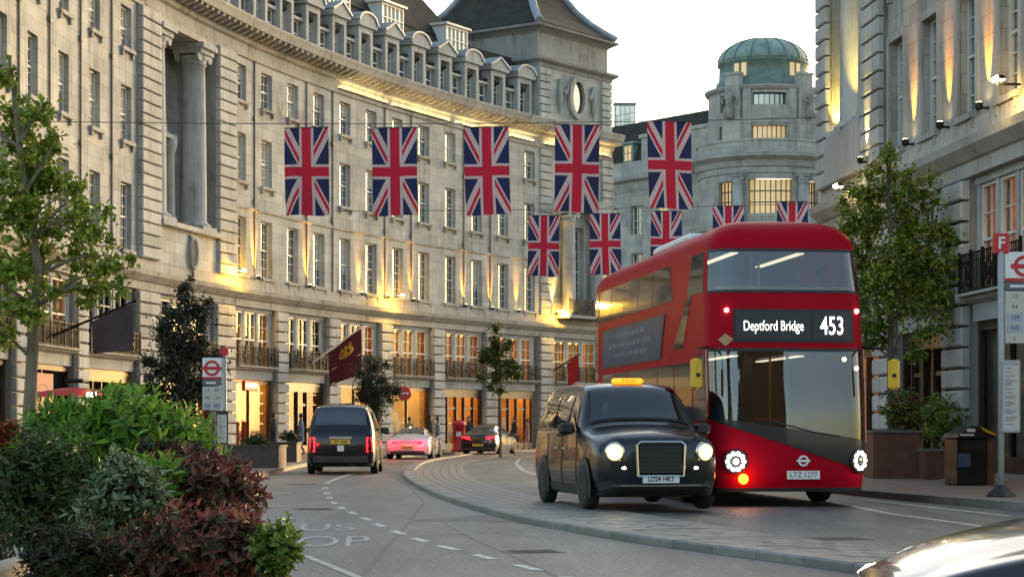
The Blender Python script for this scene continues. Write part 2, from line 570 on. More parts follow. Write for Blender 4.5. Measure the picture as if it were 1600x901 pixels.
# the rest of the strip, too far to tell apart: joined setts
m = MB(); random.seed(9)
y = 32.0
while y < 105:
    for k in range(6):
        pts = []
        for f, yy in ((k / 6, y), ((k + 1) / 6, y), ((k + 1) / 6, y + .4), (k / 6, y + .4)):
            a, b = interp(ML, yy) + .31, interp(MR, yy)
            pts.append((a + (b - a) * f + (.01 if f == k / 6 else -.01), yy, .042))
        m.poly(pts)
    y += .43
o = m.build('paving_setts', 'granite_pale', median); o['kind'] = 'stuff'

# painted markings
def strip_mark(a, b, w, mat='road_paint', z=.004, name='lane_dash'):
    ax, ay = a; bx, by = b
    L = math.hypot(bx - ax, by - ay); nx, ny = -(by - ay) / L * w / 2, (bx - ax) / L * w / 2
    m = MB((ax, ay, 0))
    m.poly([(ax - nx, ay - ny, z), (bx - nx, by - ny, z), (bx + nx, by + ny, z), (ax + nx, ay + ny, z)])
    return m.build(name, mat, ground, (ax, ay, 0))
dash_px = [(512, 754), (508, 762), (511, 770), (515, 777), (522, 785), (534, 793), (551, 801), (572, 810), (593, 820), (622, 831.5), (656, 843), (700, 855.5), (756, 869.5), (823, 886), (903, 906)]
cen = [ground_pt(*q) for q in dash_px]
for k in range(len(cen)):
    a = cen[max(0, k - 1)]; b = cen[min(len(cen) - 1, k + 1)]
    L = math.hypot(b[0] - a[0], b[1] - a[1])
    step = L / (2 if 0 < k < len(cen) - 1 else 1)
    h = min(.5 * step, .95) * .5
    u = ((b[0] - a[0]) / L, (b[1] - a[1]) / L)
    strip_mark((cen[k][0] - u[0] * h, cen[k][1] - u[1] * h), (cen[k][0] + u[0] * h, cen[k][1] + u[1] * h), .11)
far = [ground_pt(*q) for q in ((514, 752), (530, 746), (556, 738))]
for a, b in zip(far, far[1:]):
    strip_mark(a, b, .1, name='centre_line')
# bay marking by the left kerb
for px, py in ((415, 741), (440, 741), (465, 740), (430, 770), (428, 790), (425, 810)):
    c = ground_pt(px, py)
    strip_mark((c[0] - .28, c[1]), (c[0] + .28, c[1] + .1), .35, 'road_paint_faint', name='bay_mark')
a, b = ground_pt(478, 868), ground_pt(575, 908)
strip_mark(a, b, .08, 'road_paint_faint', name='edge_line')
rl = [ground_pt(*q) for q in ((1300, 784), (1390, 802), (1480, 814), (1560, 826))]
for a, b in zip(rl, rl[1:]):
    strip_mark(a, b, .1, 'road_paint', name='edge_line')
rl = [ground_pt(*q) for q in ((1340, 779), (1420, 788), (1500, 797), (1580, 806))]
for a, b in zip(rl, rl[1:]):
    strip_mark(a, b, .12, 'road_paint', name='edge_line')
rl = [ground_pt(*q) for q in ((812, 716), (806, 724), (818, 735), (842, 742))]
for a, b in zip(rl, rl[1:]):
    strip_mark(a, b, .14, 'road_paint_faint', name='edge_line')
me = text_mesh('STOP', 1.0, mat='road_paint_faint')
o = put('road_lettering', me, ground, (-2.25, 21.9, .005), rz=R(4)); o.scale = (.62, 3.0, 1); o['label'] = 'worn white STOP lettering painted on the road'
me = text_mesh('BUS', 1.0, mat='road_paint_faint')
o = put('road_lettering', me, ground, (-2.45, 25.1, .005), rz=R(4)); o.scale = (.62, 2.6, 1); o['label'] = 'worn white BUS lettering painted on the road'
# a tarred repair and an iron cover
pts = [ground_pt(*q) for q in ((640, 812), (720, 806), (800, 803), (862, 809), (835, 817), (735, 813), (660, 815))]
m = MB(); m.poly([(x, y, .003) for x, y in pts]); m.build('road_repair', 'asphalt_patch', ground)

pmat('cast_iron', (0.045, 0.043, 0.04), 0.6, var=0.3, scale=10)
for x, y, w, h in ((-3.0, 31, .6, .6), (-1.6, 41, .6, .5), (-4.6, 45, .7, .5), (3.6, 22.6, .6, .6), (.2, 20.2, .55, .55)):
    m = MB()
    m.box(-w / 2, w / 2, -h / 2, h / 2, -.02, .004)
    o = m.build('manhole_cover', 'cast_iron', ground, (x, y, 0), R(12))
    m = MB()
    for k in range(5):
        m.box(-w / 2 + .05, w / 2 - .05, -h / 2 + .06 + k * (h - .12) / 5, -h / 2 + .1 + k * (h - .12) / 5, .0041, .008)
    m.build('tread', 'joint', o)
def tar_line(px, w, mat='asphalt_patch'):
    P = [ground_pt(*q) for q in px]
    m = MB()
    for a, b in zip(P, P[1:]):
        L = math.hypot(b[0] - a[0], b[1] - a[1]); nx, ny = -(b[1] - a[1]) / L * w / 2, (b[0] - a[0]) / L * w / 2
        m.poly([(a[0] - nx, a[1] - ny, .002), (b[0] - nx, b[1] - ny, .002), (b[0] + nx, b[1] + ny, .002), (a[0] + nx, a[1] + ny, .002)])
    m.build('road_seam', mat, ground)
tar_line([(560, 905), (600, 860), (640, 815), (662, 785), (640, 760), (610, 742)], .05)
tar_line([(880, 905), (800, 868), (735, 840), (690, 815)], .04)
tar_line([(640, 838), (760, 832), (880, 842)], .035)
# ------------------------------------------------------------------ facades
class Arc:
    """street frontage on a circle, concave to the street"""
    cx, cy, r, f0 = 87.70, 61.03, 103.61, R(16.04)
    def at(self, s):
        f = self.f0 + s / self.r
        return self.cx - self.r * math.cos(f), self.cy + self.r * math.sin(f), f
class Line:
    def __init__(self, x, y, theta):
        self.x, self.y, self.t = x, y, theta
    def at(self, s):
        return self.x + s * math.sin(self.t), self.y + s * math.cos(self.t), self.t

class FB(MB):
    """builder in frontage coordinates: s along, d towards the street, z up"""
    def __init__(self, path, origin=(0, 0, 0)):
        MB.__init__(self, origin)
        self.path = path
    def w(self, s, dd, z):
        x, y, t = self.path.at(s)
        return (x + math.cos(t) * dd, y - math.sin(t) * dd, z)
    def segs(self, s0, s1, step=1.5):
        n = max(1, int(math.ceil((s1 - s0) / step)))
        return [s0 + (s1 - s0) * k / n for k in range(n + 1)]
    def sweep(self, s0, s1, prof, caps=True, step=1.5):
        """closed profile of (d, z) swept from s0 to s1"""
        n = len(prof); prev = None
        for s in self.segs(s0, s1, step):
            ring = [self.p(self.w(s, dd, z), (s + dd, z)) for dd, z in prof]
            if prev:
                for j in range(n):
                    self.face((prev[j], ring[j], ring[(j + 1) % n], prev[(j + 1) % n]))
            elif caps:
                self.face(ring)
            prev = ring
        if caps:
            self.face(prev[::-1])
    def fbox(self, s0, s1, d0, d1, z0, z1):
        self.sweep(s0, s1, [(d0, z0), (d1, z0), (d1, z1), (d0, z1)])
    def wall(self, s0, s1, z0, z1, holes, depth=0.35, dd=0.0, step=1.6):
        """front surface with openings (s0,s1,z0,z1) and their reveals"""
        S = set(self.segs(s0, s1, step)); Z = {z0, z1}
        for a, b, c, e in holes:
            S |= {a, b}; Z |= {c, e}
        S = sorted(q for q in S if s0 - 1e-6 <= q <= s1 + 1e-6); Z = sorted(q for q in Z if z0 - 1e-6 <= q <= z1 + 1e-6)
        def inside(s, z):
            return any(a < s < b and c < z < e for a, b, c, e in holes)
        idx = {}
        def vtx(s, z):
            if (s, z) not in idx:
                idx[(s, z)] = self.p(self.w(s, dd, z), (s, z))
            return idx[(s, z)]
        for a, b in zip(S, S[1:]):
            if b - a < 1e-5: continue
            for c, e in zip(Z, Z[1:]):
                if e - c < 1e-5 or inside((a + b) / 2, (c + e) / 2): continue
                self.face((vtx(a, c), vtx(b, c), vtx(b, e), vtx(a, e)))
        for a, b, c, e in holes:
            k = dd - depth
            def q(s, q_d, z): return self.w(s, q_d, z)
            self.poly([q(a, dd, c), q(a, k, c), q(a, k, e), q(a, dd, e)], [(a, c), (a + .3, c), (a + .3, e), (a, e)])
            self.poly([q(b, k, c), q(b, dd, c), q(b, dd, e), q(b, k, e)], [(b, c), (b + .3, c), (b + .3, e), (b, e)])
            self.poly([q(a, k, c), q(a, dd, c), q(b, dd, c), q(b, k, c)])
            self.poly([q(a, dd, e), q(a, k, e), q(b, k, e), q(b, dd, e)])

def place(path, origin, s, dd, z):
    x, y, t = path.at(s)
    return (x + math.cos(t) * dd - origin[0], y - math.sin(t) * dd - origin[1], z - origin[2]), R(90) - t

# shared pieces, local x along the wall, y into the wall, z up
def m_sash(w, h, nx, ny, fr=.07, bar=.028, mid=True, dep=.06):
    m = MB()
    m.box(-w / 2, -w / 2 + fr, -dep, dep, 0, h); m.box(w / 2 - fr, w / 2, -dep, dep, 0, h)
    m.box(-w / 2 + fr, w / 2 - fr, -dep, dep, 0, fr); m.box(-w / 2 + fr, w / 2 - fr, -dep, dep, h - fr, h)
    if mid:
        m.box(-w / 2 + fr, w / 2 - fr, -dep * .9, dep * .9, h / 2 - .03, h / 2 + .03)
    iw = w - 2 * fr
    for k in range(1, nx):
        x = -iw / 2 + iw * k / nx
        m.box(x - bar / 2, x + bar / 2, -.025, .025, fr, h - fr)
    for k in range(1, ny):
        z = fr + (h - 2 * fr) * k / ny
        m.box(-iw / 2, iw / 2, -.022, .022, z - bar / 2, z + bar / 2)
    return m.mesh('window', 'sash')
def m_pane(w, h, mat, y=.03):
    m = MB()
    if mat.startswith('half'):      # roller blind drawn part of the way down
        k = {'half_a': .62, 'half_b': .38}[mat]
        m.poly([(-w / 2 + .04, y, .04), (w / 2 - .04, y, .04), (w / 2 - .04, y + .004, h * k), (-w / 2 + .04, y + .002, h * k)])
        m.mi = 1
        m.poly([(-w / 2 + .04, y + .002, h * k), (w / 2 - .04, y + .004, h * k), (w / 2 - .04, y + .002, h - .04), (-w / 2 + .04, y, h - .04)])
        return m.mesh('pane', ['pane_dark', 'pane_sky_blind'])
    # each sash very slightly out of true, as old glass is
    for z0, z1, tz in ((.04, h / 2, .004), (h / 2, h - .04, -.003)):
        m.poly([(-w / 2 + .04, y, z0), (w / 2 - .04, y, z0), (w / 2 - .04, y + tz, z1), (-w / 2 + .04, y + tz * .3, z1)])
    return m.mesh('pane', mat)
def m_sill(w, brackets=True):
    m = MB()
    m.box(-w / 2 - .12, w / 2 + .12, -.16, .30, -.14, -.002)
    if brackets:
        for s in (-1, 1):
            m.box(s * (w / 2 - .02) - .07, s * (w / 2 - .02) + .07, -.12, .2, -.34, -.142)
    return m.mesh('sill', 'stone_trim')
def m_block(w, h, dep, b=.035):
    m = MB()
    y0 = -dep
    pts0 = [(-w / 2, 0, 0), (w / 2, 0, 0), (w / 2, 0, h), (-w / 2, 0, h)]
    pts1 = [(-w / 2, y0 + b, 0), (w / 2, y0 + b, 0), (w / 2, y0 + b, h), (-w / 2, y0 + b, h)]
    pts2 = [(-w / 2 + b, y0, b), (w / 2 - b, y0, b), (w / 2 - b, y0, h - b), (-w / 2 + b, y0, h - b)]
    I = [[m.p(q) for q in pp] for pp in (pts0, pts1, pts2)]
    for A, B in zip(I, I[1:]):
        for j in range(4):
            m.face((A[j], A[(j + 1) % 4], B[(j + 1) % 4], B[j]))
    m.face(I[2])
    return m.mesh('stone_block', 'stone_block')

WIN = {}
def window(path, org, parent, s, z, w, h, nx, ny, pane='pane_dark', dd=-.24, sill=True, frame_mat=None):
    key = (w, h, nx, ny)
    if key not in WIN:
        WIN[key] = m_sash(w, h, nx, ny)
        WIN[key, 's'] = m_sill(w)
    if (key, pane) not in WIN:
        WIN[key, pane] = m_pane(w, h, pane)
    loc, rz = place(path, org, s, dd, z)
    f = put('window', WIN[key], parent, loc, rz)
    put('pane', WIN[key, pane], f)
    if sill:
        put('sill', WIN[key, 's'], f, (0, dd, 0))
    return f
BLK = {}
def blocks(path, org, parent, s, z0, z1, w, h=.43, gap=.05, dep=.16, dd=0.0):
    if (w, h, dep) not in BLK:
        BLK[(w, h, dep)] = m_block(w, h - gap, dep)
    n = int(round((z1 - z0) / h)); hh = (z1 - z0) / n
    for k in range(n):
        loc, rz = place(path, org, s, dd, z0 + k * hh)
        o = put('stone_block', BLK[(w, h, dep)], parent, loc, rz)
        o.scale = (1, 1, hh / h)

def m_railing(L, h=.9, step=.13):
    m = MB()
    m.box(-L / 2, L / 2, -.02, .02, h - .035, h); m.box(-L / 2, L / 2, -.015, .015, .06, .09); m.box(-L / 2, L / 2, -.012, .012, h - .2, h - .18)
    n = int(L / step)
    for k in range(n + 1):
        x = -L / 2 + L * k / n
        t = .012 if k % 6 else .03
        m.box(x - t, x + t, -t, t, 0, h + (0 if k % 6 else .06))
    # scroll panels
    for c in range(3):
        cx = -L / 3 + L / 3 * c
        pts = [(cx + .22 * math.cos(a), 0, .42 + .26 * math.sin(a)) for a in [k * math.pi / 6 for k in range(13)]]
        m.tube(pts, .022, 5, False)
        m.lathe([(0.001, -.05), (.1, -.03), (.1, .03), (.001, .05)], 8, (cx, 0, .42), 'y', False)
    return m.mesh('balcony_railing', 'iron')

ZG, ZF0, ZF1, ZM1, ZE0, ZE1 = .12, 3.42, 3.95, 6.45, 6.6, 7.38
ROWS = [(8.0, 2.54, 1.2, 3, 6), (12.1, 2.1, 1.16, 3, 5), (15.6, 1.6, 1.16, 3, 4)]     # z, height, width, panes

def entablature(fb, s0, s1, dz=0.0):
    fb.sweep(s0, s1, [(-.3, ZE0 + dz), (.10, ZE0 + dz), (.12, ZE0 + .30 + dz), (.20, ZE0 + .34 + dz), (.42, ZE0 + .56 + dz), (.46, ZE0 + .74 + dz), (.12, ZE1 + .02 + dz), (.08, ZE1 + .46 + dz), (-.3, ZE1 + .46 + dz)])
def main_cornice(fb, s0, s1, dz=0.0, proj=1.0):
    p = proj
    fb.sweep(s0, s1, [(-.4, 17.55 + dz), (.08, 17.55 + dz), (.10, 17.72 + dz), (.03, 17.75 + dz), (.03, 18.12 + dz), (.16, 18.2 + dz), (.22, 18.36 + dz), (.24, 18.62 + dz), (p - .12, 18.64 + dz),
                      (p - .06, 18.84 + dz), (p, 18.98 + dz), (p, 19.06 + dz), (.0, 19.22 + dz), (-.4, 19.22 + dz)])
def modillions(path, org, parent, s0, s1, z=18.37, step=.62):
    if 'mod' not in WIN:
        m = MB()
        q = [(.0, 0), (-.22, 0), (-.30, .06), (-.58, .14), (-.62, .265), (0, .265)]
        m.prism(q, lambda a, b: (-.11, a, b), lambda a, b: (.11, a, b))
        WIN['mod'] = m.mesh('modillion', 'stone_trim')
    n = int((s1 - s0) / step)
    for k in range(n):
        loc, rz = place(path, org, s0 + (k + .5) * (s1 - s0) / n, .23, z)
        put('modillion', WIN['mod'], parent, loc, rz)

def uplight(path, s, z, dd=.22, e=60, col=(1.0, .40, .04), label='', group='wall uplights on the curved stone frontage', spot=34):
    loc, rz = place(path, (0, 0, 0), s, dd, z)
    t = thing('wall_uplight', label, 'uplight', loc, rz, group)
    if 'up' not in WIN:
        m = MB(); m.lathe([(.05, 0), (.085, .03), (.09, .16), (.07, .165)], 10); m.box(-.02, .02, .05, .28, .02, .07)
        WIN['up'] = m.mesh('housing', 'iron')
        m = MB(); m.lathe([(.001, .168), (.066, .17)], 10, cap=False); WIN['upl'] = m.mesh('lens', 'bulb')
    put('housing', WIN['up'], t); put('lens', WIN['upl'], t)
    lamp('beam', 'SPOT', t, (0, -.02, .19), e * 3.4, col, (R(180 - 12), 0, 0), R(spot), .9, .03)
    return t
def floodlamp(path, s, z, dd=.62, e=120, label='', group='yellow floodlamps on the ledge above the shops', col=(1.0, .52, .04)):
    """bright lamp head on a bracket washing the ledge and wall around it"""
    loc, rz = place(path, (0, 0, 0), s, dd, z)
    t = thing('wall_floodlamp', label, 'wall lamp', loc, rz, group)
    if 'fl' not in WIN:
        m = MB(); m.bbox(-.22, .22, -.08, .08, .10, .18, .03); m.box(-.03, .03, .0, .45, .0, .05); m.box(-.03, .03, -.03, .03, .0, .1)
        WIN['fl'] = m.mesh('housing', 'iron')
        m = MB(); m.box(-.19, .19, -.1, -.081, .11, .17); m.box(-.19, .19, -.07, .07, .085, .099); WIN['fll'] = m.mesh('lens', 'bulb_white')
    put('housing', WIN['fl'], t); put('lens', WIN['fll'], t)
    lamp('glow', 'POINT', t, (0, -.12, -.02), e * 1.15, col, size=.12)
    return t

# ---- ground floor shops and mezzanine of one bay
def shop_bay(path, org, parent, s0, s1, style, dz=0.0, mezz='lit', rnd=random):
    """style: (interior material, lamp material, frame material, door?, awning colour)"""
    zg, zf = ZG + dz, ZF0 + dz
    imat, lmat, fmat, kind = style
    w = s1 - s0; c = (s0 + s1) / 2
    # the room
    fb = FB(path, org)
    fb.wall(s0, s1, zg, zf, [], dd=-2.6)
    for s in (s0, s1):
        fb.poly([fb.w(s, -.3, zg), fb.w(s, -2.6, zg), fb.w(s, -2.6, zf), fb.w(s, -.3, zf)])
    fb.poly([fb.w(s0, -2.6, zg + .01), fb.w(s1, -2.6, zg + .01), fb.w(s1, -.3, zg + .01), fb.w(s0, -.3, zg + .01)])
    fb.poly([fb.w(s0, -2.6, zf), fb.w(s1, -2.6, zf), fb.w(s1, -.3, zf), fb.w(s0, -.3, zf)])
    room = fb.build('shop_room', imat, parent)
    if lmat:
        fb = FB(path, org)
        for a, b in ((s0 + .3, c - .2), (c + .2, s1 - .3)):
            fb.fbox(a, b, -1.3, -.75, zf - .08, zf - .03)
        fb.build('ceiling_lamp', lmat, room)
    # goods: figures, shelves, boxes
    fb = FB(path, org)
    for k in range(int(w / .8)):
        s = s0 + .5 + k * .8 + rnd.uniform(-.15, .15)
        h = rnd.uniform(.5, 1.7)
        if rnd.random() < .55:
            x, y, t = path.at(s); q = fb.w(s, -1.3, 0)
            fb.lathe([(.06, 0), (.08, .5), (.2, .9), (.17, 1.15), (.22, 1.4), (.07, 1.5), (.09, 1.62), (.01, 1.72)], 8, (q[0], q[1], zg + .02), cap=False)
        else:
            fb.fbox(s - .25, s + .25, -1.6, -1.1, zg + .02, zg + h)
            fb.fbox(s - .15, s + .15, -1.5, -1.2, zg + h + .002, zg + h + .35)
    fb.build('window_display', rnd.choice(['display_dark', 'display_red', 'display_white', 'display_white']), room)
    # frame and glass
    fb = FB(path, org)
    fb.fbox(s0, s0 + .14, -.34, -.18, zg, zf); fb.fbox(s1 - .14, s1, -.34, -.18, zg, zf)
    fb.fbox(s0 + .14, s1 - .14, -.34, -.18, zf - (.45 if kind != 'tall' else .2), zf)
    fb.fbox(s0 + .14, s1 - .14, -.34, -.18, zg, zg + .35)
    doors = {'door': [c], 'twin': [c - .9, c + .9], 'tall': []}[kind]
    for q in doors:
        fb.fbox(q - .52, q - .44, -.34, -.16, zg + .35, zf - .45); fb.fbox(q + .44, q + .52, -.34, -.16, zg + .35, zf - .45)
        fb.fbox(q - .44, q + .44, -.33, -.2, zg + 2.2, zg + 2.3)
        fb.fbox(q - .44, q - .38, -.33, -.2, zg + .35, zg + 2.2)
    if kind == 'tall':
        fb.fbox(c - .05, c + .05, -.33, -.19, zg + .35, zf - .2)
    fr = fb.build('shopfront_frame', fmat, parent)
    fb = FB(path, org)
    fb.wall(s0 + .1, s1 - .1, zg + .3, zf - .15, [], dd=-.27)
    fb.build('pane', 'glass', fr)
    # fascia over the shop
    fb = FB(path, org)
    fb.sweep(s0, s1, [(-.34, zf), (-.06, zf), (-.06, zf + .38), (.16, zf + .46), (.18, zf + .53), (-.34, zf + .53)])
    fb.build('fascia', 'stone_plain', parent)
    # mezzanine
    za, zb = ZF1 + dz, ZM1 + dz
    fb = FB(path, org)
    back = {'lit': 'interior_orange', 'cream': 'interior_cream', 'dark': 'interior_dark'}[mezz]
    fb.wall(s0, s1, za, zb, [], dd=-2.0)
    for s in (s0, s1):
        fb.poly([fb.w(s, -.35, za), fb.w(s, -2., za), fb.w(s, -2., zb), fb.w(s, -.35, zb)])
    fb.poly([fb.w(s0, -2., za + .01), fb.w(s1, -2., za + .01), fb.w(s1, -.3, za + .01), fb.w(s0, -.3, za + .01)])
    fb.poly([fb.w(s0, -2., zb), fb.w(s1, -2., zb), fb.w(s1, -.3, zb), fb.w(s0, -.3, zb)])
    room = fb.build('upper_room', back, parent)
    if mezz != 'dark':
        fb = FB(path, org)
        fb.fbox(s0 + .4, s1 - .4, -1.4, -.9, zb - .1, zb - .04)
        fb.build('ceiling_lamp', 'shop_lamp_soft', room)
    n = 3 if w > 4 else 2
    ww = (w - .24) / n
    fb = FB(path, org)
    fb.fbox(s0, s1, -.36, -.1, zb - .02, zb + .17)
    for k in range(n + 1):
        s = s0 + .12 + k * ww
        fb.fbox(s - .12, s + .12, -.34, -.14, za, zb - .02)
    fb.build('mullion', 'stone_plain', parent)
    for k in range(n):
        s = s0 + .12 + (k + .5) * ww
        f = window(path, org, parent, s, za + .02, round(ww - .26, 2), round(zb - za - .05, 2), 2, 4, 'glass', dd=-.24, sill=False)
    if mezz != 'dark':
        fb = FB(path, org)
        for k in range(n):
            s = s0 + .12 + k * ww
            for a in (s + .14, s + ww - .5):
                us = [a + .06 * j for j in range(7)]
                fb.grid(lambda u, v: fb.w(u, -.55 + .04 * math.sin(u * 40), v), us, [za + .05, zb - .05])
        fb.build('curtain', 'curtain', room)
    L = round(w - .1, 1)
    if ('rail', L) not in WIN:
        WIN['rail', L] = m_railing(L)
    loc, rz = place(path, org, c, .26, za + .03)
    put('balcony_railing', WIN['rail', L], parent, loc, rz)
    fb = FB(path, org)
    fb.sweep(s0, s1, [(-.1, za - .0), (.18, za - .0), (.36, za + .0), (.36, za + .06), (-.1, za + .06)])
    fb.build('balcony_slab', 'stone_trim', parent)

def pier(path, org, parent, s, w, dz=0.0, z1=ZE0):
    fb = FB(path, org)
    fb.fbox(s - w / 2 + .03, s + w / 2 - .03, -.4, .02, ZG + dz, z1 + dz)
    fb.build('pier', 'stone_dark', parent)
    blocks(path, org, parent, s, ZG + dz, z1 + dz, w, h=.46, dep=.2, gap=.06)
# ------------------------------------------------------------------ the curved terrace on the left
ARC = Arc()
random.seed(11)
def m_dormer(tri):
    """attic dormer with a pediment; local y into the building"""
    m = MB()
    w, h = 1.5, 2.2
    m.box(-w / 2, -.48, 0, 2.0, 0, h); m.box(.48, w / 2, 0, 2.0, 0, h)
    m.box(-.48, .48, 0, 2.0, h - .3, h); m.box(-.48, .48, 0.0, 1.0, 0, .25)
    m.box(-.93, .93, -.16, 2.1, h, h + .13)
    if tri:
        q = [(-.98, 0), (.98, 0), (.98, .1), (0, .62), (-.98, .1)]
    else:
        q = [(-.98, 0), (.98, 0), (.98, .1)] + [(.92 * math.cos(a), .1 + .5 * math.sin(a)) for a in [math.pi * k / 10 for k in range(1, 10)]] + [(-.98, .1)]
    m.prism(q, lambda a, b: (a, -.14, h + .132 + b), lambda a, b: (a, 2.3, h + .132 + b))
    q2 = [(x * .72, .1 + (z - .1) * .7) for x, z in q]
    m.mi = 1
    q3 = [(x * 1.08, z + .05) for x, z in q if z > .05]
    q3 = q3 + [(x, z - .05) for x, z in [(a, b) for a, b in q if b > .05][::-1]]
    m.prism(q3, lambda a, b: (a, -.22, h + .135 + b), lambda a, b: (a, 2.4, h + .135 + b))
    return m.mesh('dormer', ['stone_plain', 'lead'])
DORM = [m_dormer(True), m_dormer(False)]

# ---------- near block with the columned pavilion
x0, y0, _ = ARC.at(-6)
ORG = (x0, y0, 0)
near = thing('terrace_building', 'pale stone building at left with tall columned niche between rusticated pilasters', 'building', ORG)
S0 = -35.0
wins = [-12.49 - 3.45 * k for k in range(7)]
holes = [(s - w / 2, s + w / 2, z, z + h) for s in wins for z, h, w, nx, ny in ROWS]
fb = FB(ARC, ORG); fb.wall(S0, -11.36, ZE1 + .4, 17.6, holes); fb.build('wall', 'stone_wall', near)
rw = random.Random(3)
for s in wins:
    for z, h, w, nx, ny in ROWS:
        window(ARC, ORG, near, s, z, w, h, nx, ny, rw.choice(['pane_dark', 'pane_dark', 'pane_sky_blind', 'half_a', 'half_b']))
fb = FB(ARC, ORG); entablature(fb, S0, -.97); fb.build('entablature', 'stone_trim', near)
fb = FB(ARC, ORG); main_cornice(fb, S0, -.97); fb.build('main_cornice', 'stone_trim', near)
modillions(ARC, ORG, near, -14, -.97)
for s in wins[:6]:
    for q in (s - 1.72,):
        m = MB(); loc, rz = place(ARC, ORG, q, .05, 0)
        m.tube([(0, 0, ZE1 + .46), (0, 0, 17.55)], .04, 6); m.box(-.09, .09, -.07, .05, 14.9, 15.1); m.box(-.09, .09, -.07, .05, 11.2, 11.4)
        m.build('panel_edge_line', 'panel_edge', near, loc, rz)  # thin dark tube added for the shade line of a recessed panel edge
# pavilion
for a, b in ((-11.36, -9.26), (-2.85, -.97)):
    fb = FB(ARC, ORG); fb.fbox(a + .04, b - .04, -1.9, .12, ZE1 + .46, 17.56); fb.build('pilaster', 'stone_dark', near)
blocks(ARC, ORG, near, -10.31, ZE1 + .46, 17.56, 2.1, h=.46, dep=.22, gap=.05, dd=.06)
blocks(ARC, ORG, near, -1.91, ZE1 + .46, 17.56, 1.88, h=.46, dep=.22, gap=.05, dd=.06)
fb = FB(ARC, ORG)
fb.wall(-9.3, -2.8, ZE1 + .4, 9.3, [], dd=.1)
fb.fbox(-9.3, -2.81, -1.7, .36, 9.302, 9.5)
fb.build('pedestal', 'stone_wall', near)
fb = FB(ARC, ORG)
fb.wall(-9.3, -2.8, 9.4, 17.6, [(-7.1, -5.3, 9.9, 13.4), (-6.7, -5.7, 14.6, 16.6)], dd=-1.55, depth=.5)
fb.fbox(-9.3, -2.8, -1.6, .12, 17.3, 17.54)
fb.build('niche_wall', 'stone_wall', near)
fb = FB(ARC, ORG)
ar = [(-6.2 + 1.05 * math.cos(a), 13.4 + 1.05 * math.sin(a)) for a in [math.pi * k / 12 for k in range(13)]]
ai = [(-6.2 + .8 * math.cos(a), 13.4 + .8 * math.sin(a)) for a in [math.pi * k / 12 for k in range(13)]]
for k in range(12):
    q = [ar[k], ar[k + 1], ai[k + 1], ai[k]]
    A = [fb.p(fb.w(s, -1.54, z)) for s, z in q]; B = [fb.p(fb.w(s, -1.1, z)) for s, z in q]
    for j in range(4): fb.face((A[j], A[(j + 1) % 4], B[(j + 1) % 4], B[j]))
    fb.face(B)
fb.fbox(-7.3, -6.95, -1.54, -1.0, 9.6, 13.4); fb.fbox(-5.45, -5.1, -1.54, -1.0, 9.6, 13.4)
fb.fbox(-7.5, -4.9, -1.54, -.8, 13.2, 13.38)
for s in (-7.1, -5.3):
    x, y, _ = fb.w(s, -.95, 0); fb.smooth = True
    fb.lathe([(.24, 9.55), (.2, 9.8), (.17, 12.6), (.28, 12.9), (.28, 13.2)], 10, (x, y, 0)); fb.smooth = False
fb.build('arch', 'stone_plain', near)
window(ARC, ORG, near, -6.2, 9.95, 1.7, 3.4, 3, 6, 'pane_dark', dd=-1.95, sill=False)
fb = FB(ARC, ORG); fb.wall(-6.75, -5.65, 14.5, 16.7, [], dd=-2.0); fb.build('pane', 'pane_dark', near)
def m_column(r, h):
    m = MB(); m.smooth = False
    m.box(-r * 1.35, r * 1.35, -r * 1.35, r * 1.35, 0, .16)
    m.smooth = True
    prof = [(r * 1.3, .162), (r * 1.32, .25), (r * 1.12, .32), (r, .42)] + [(r * (1 - .14 * (k / 8) ** 1.6), .42 + (h - 1.3) * k / 8) for k in range(1, 9)] + [(r * 1.02, h - .84), (r * .9, h - .8), (r * .98, h - .62), (r * 1.18, h - .5)]
    m.lathe(prof, 22)
    m.smooth = False
    for sx in (-1, 1):      # ionic volutes
        for y in (-r * .95, r * .75):
            m.lathe([(.02, -.02), (r * .42, 0), (r * .42, r * .2), (.02, r * .22)], 12, (sx * r * .98, y, h - .5), 'y')
    m.box(-r * 1.25, r * 1.25, -r * 1.15, r * 1.15, h - .42, h - .22); m.box(-r * 1.4, r * 1.4, -r * 1.4, r * 1.4, h - .218, h)
    return m.mesh('column', 'stone_plain')
COLM = m_column(.56, 7.78)
for s in (-8.45, -4.05):
    loc, rz = place(ARC, ORG, s, -.45, 9.5)
    put('column', COLM, near, loc, rz)
m = MB()
for k in range(18):     # wreath
    a = 2 * math.pi * k / 18; a2 = 2 * math.pi * (k + 1) / 18
    m.tube([(.36 * math.cos(a), -.08, .62 * math.sin(a)), (.36 * math.cos(a2), -.08, .62 * math.sin(a2))], .085, 6)
m.tube([(0, -.05, -.62), (0, -.05, -.95)], .06, 6); m.box(-.3, .3, -.1, 0, .6, .72)
loc, rz = place(ARC, ORG, -5.6, .12, 8.45)
m.build('wreath', 'stone_trim', near, loc, rz)
# shops below
bays = [(-34.3, -25.3), (-24.1, -18.3), (-17.1, -11.5), (-9.2, -2.95)]
sty = [('interior_cream', None, 'shopfront', 'tall'), ('interior_dark', None, 'shopfront', 'tall'), ('interior_dark', None, 'shopfront_bronze', 'twin'), ('interior_orange', 'shop_lamp_soft', 'shopfront', 'door')]
rb = random.Random(5)
for (a, b), st, mz in zip(bays, sty, ('dark', 'cream', 'dark', 'dark')):
    shop_bay(ARC, ORG, near, a, b, st, mezz=mz, rnd=rb)
for s, w in ((-24.7, 1.2), (-17.7, 1.2), (-10.35, 2.25), (-1.92, 1.98)):
    pier(ARC, ORG, near, s, w)

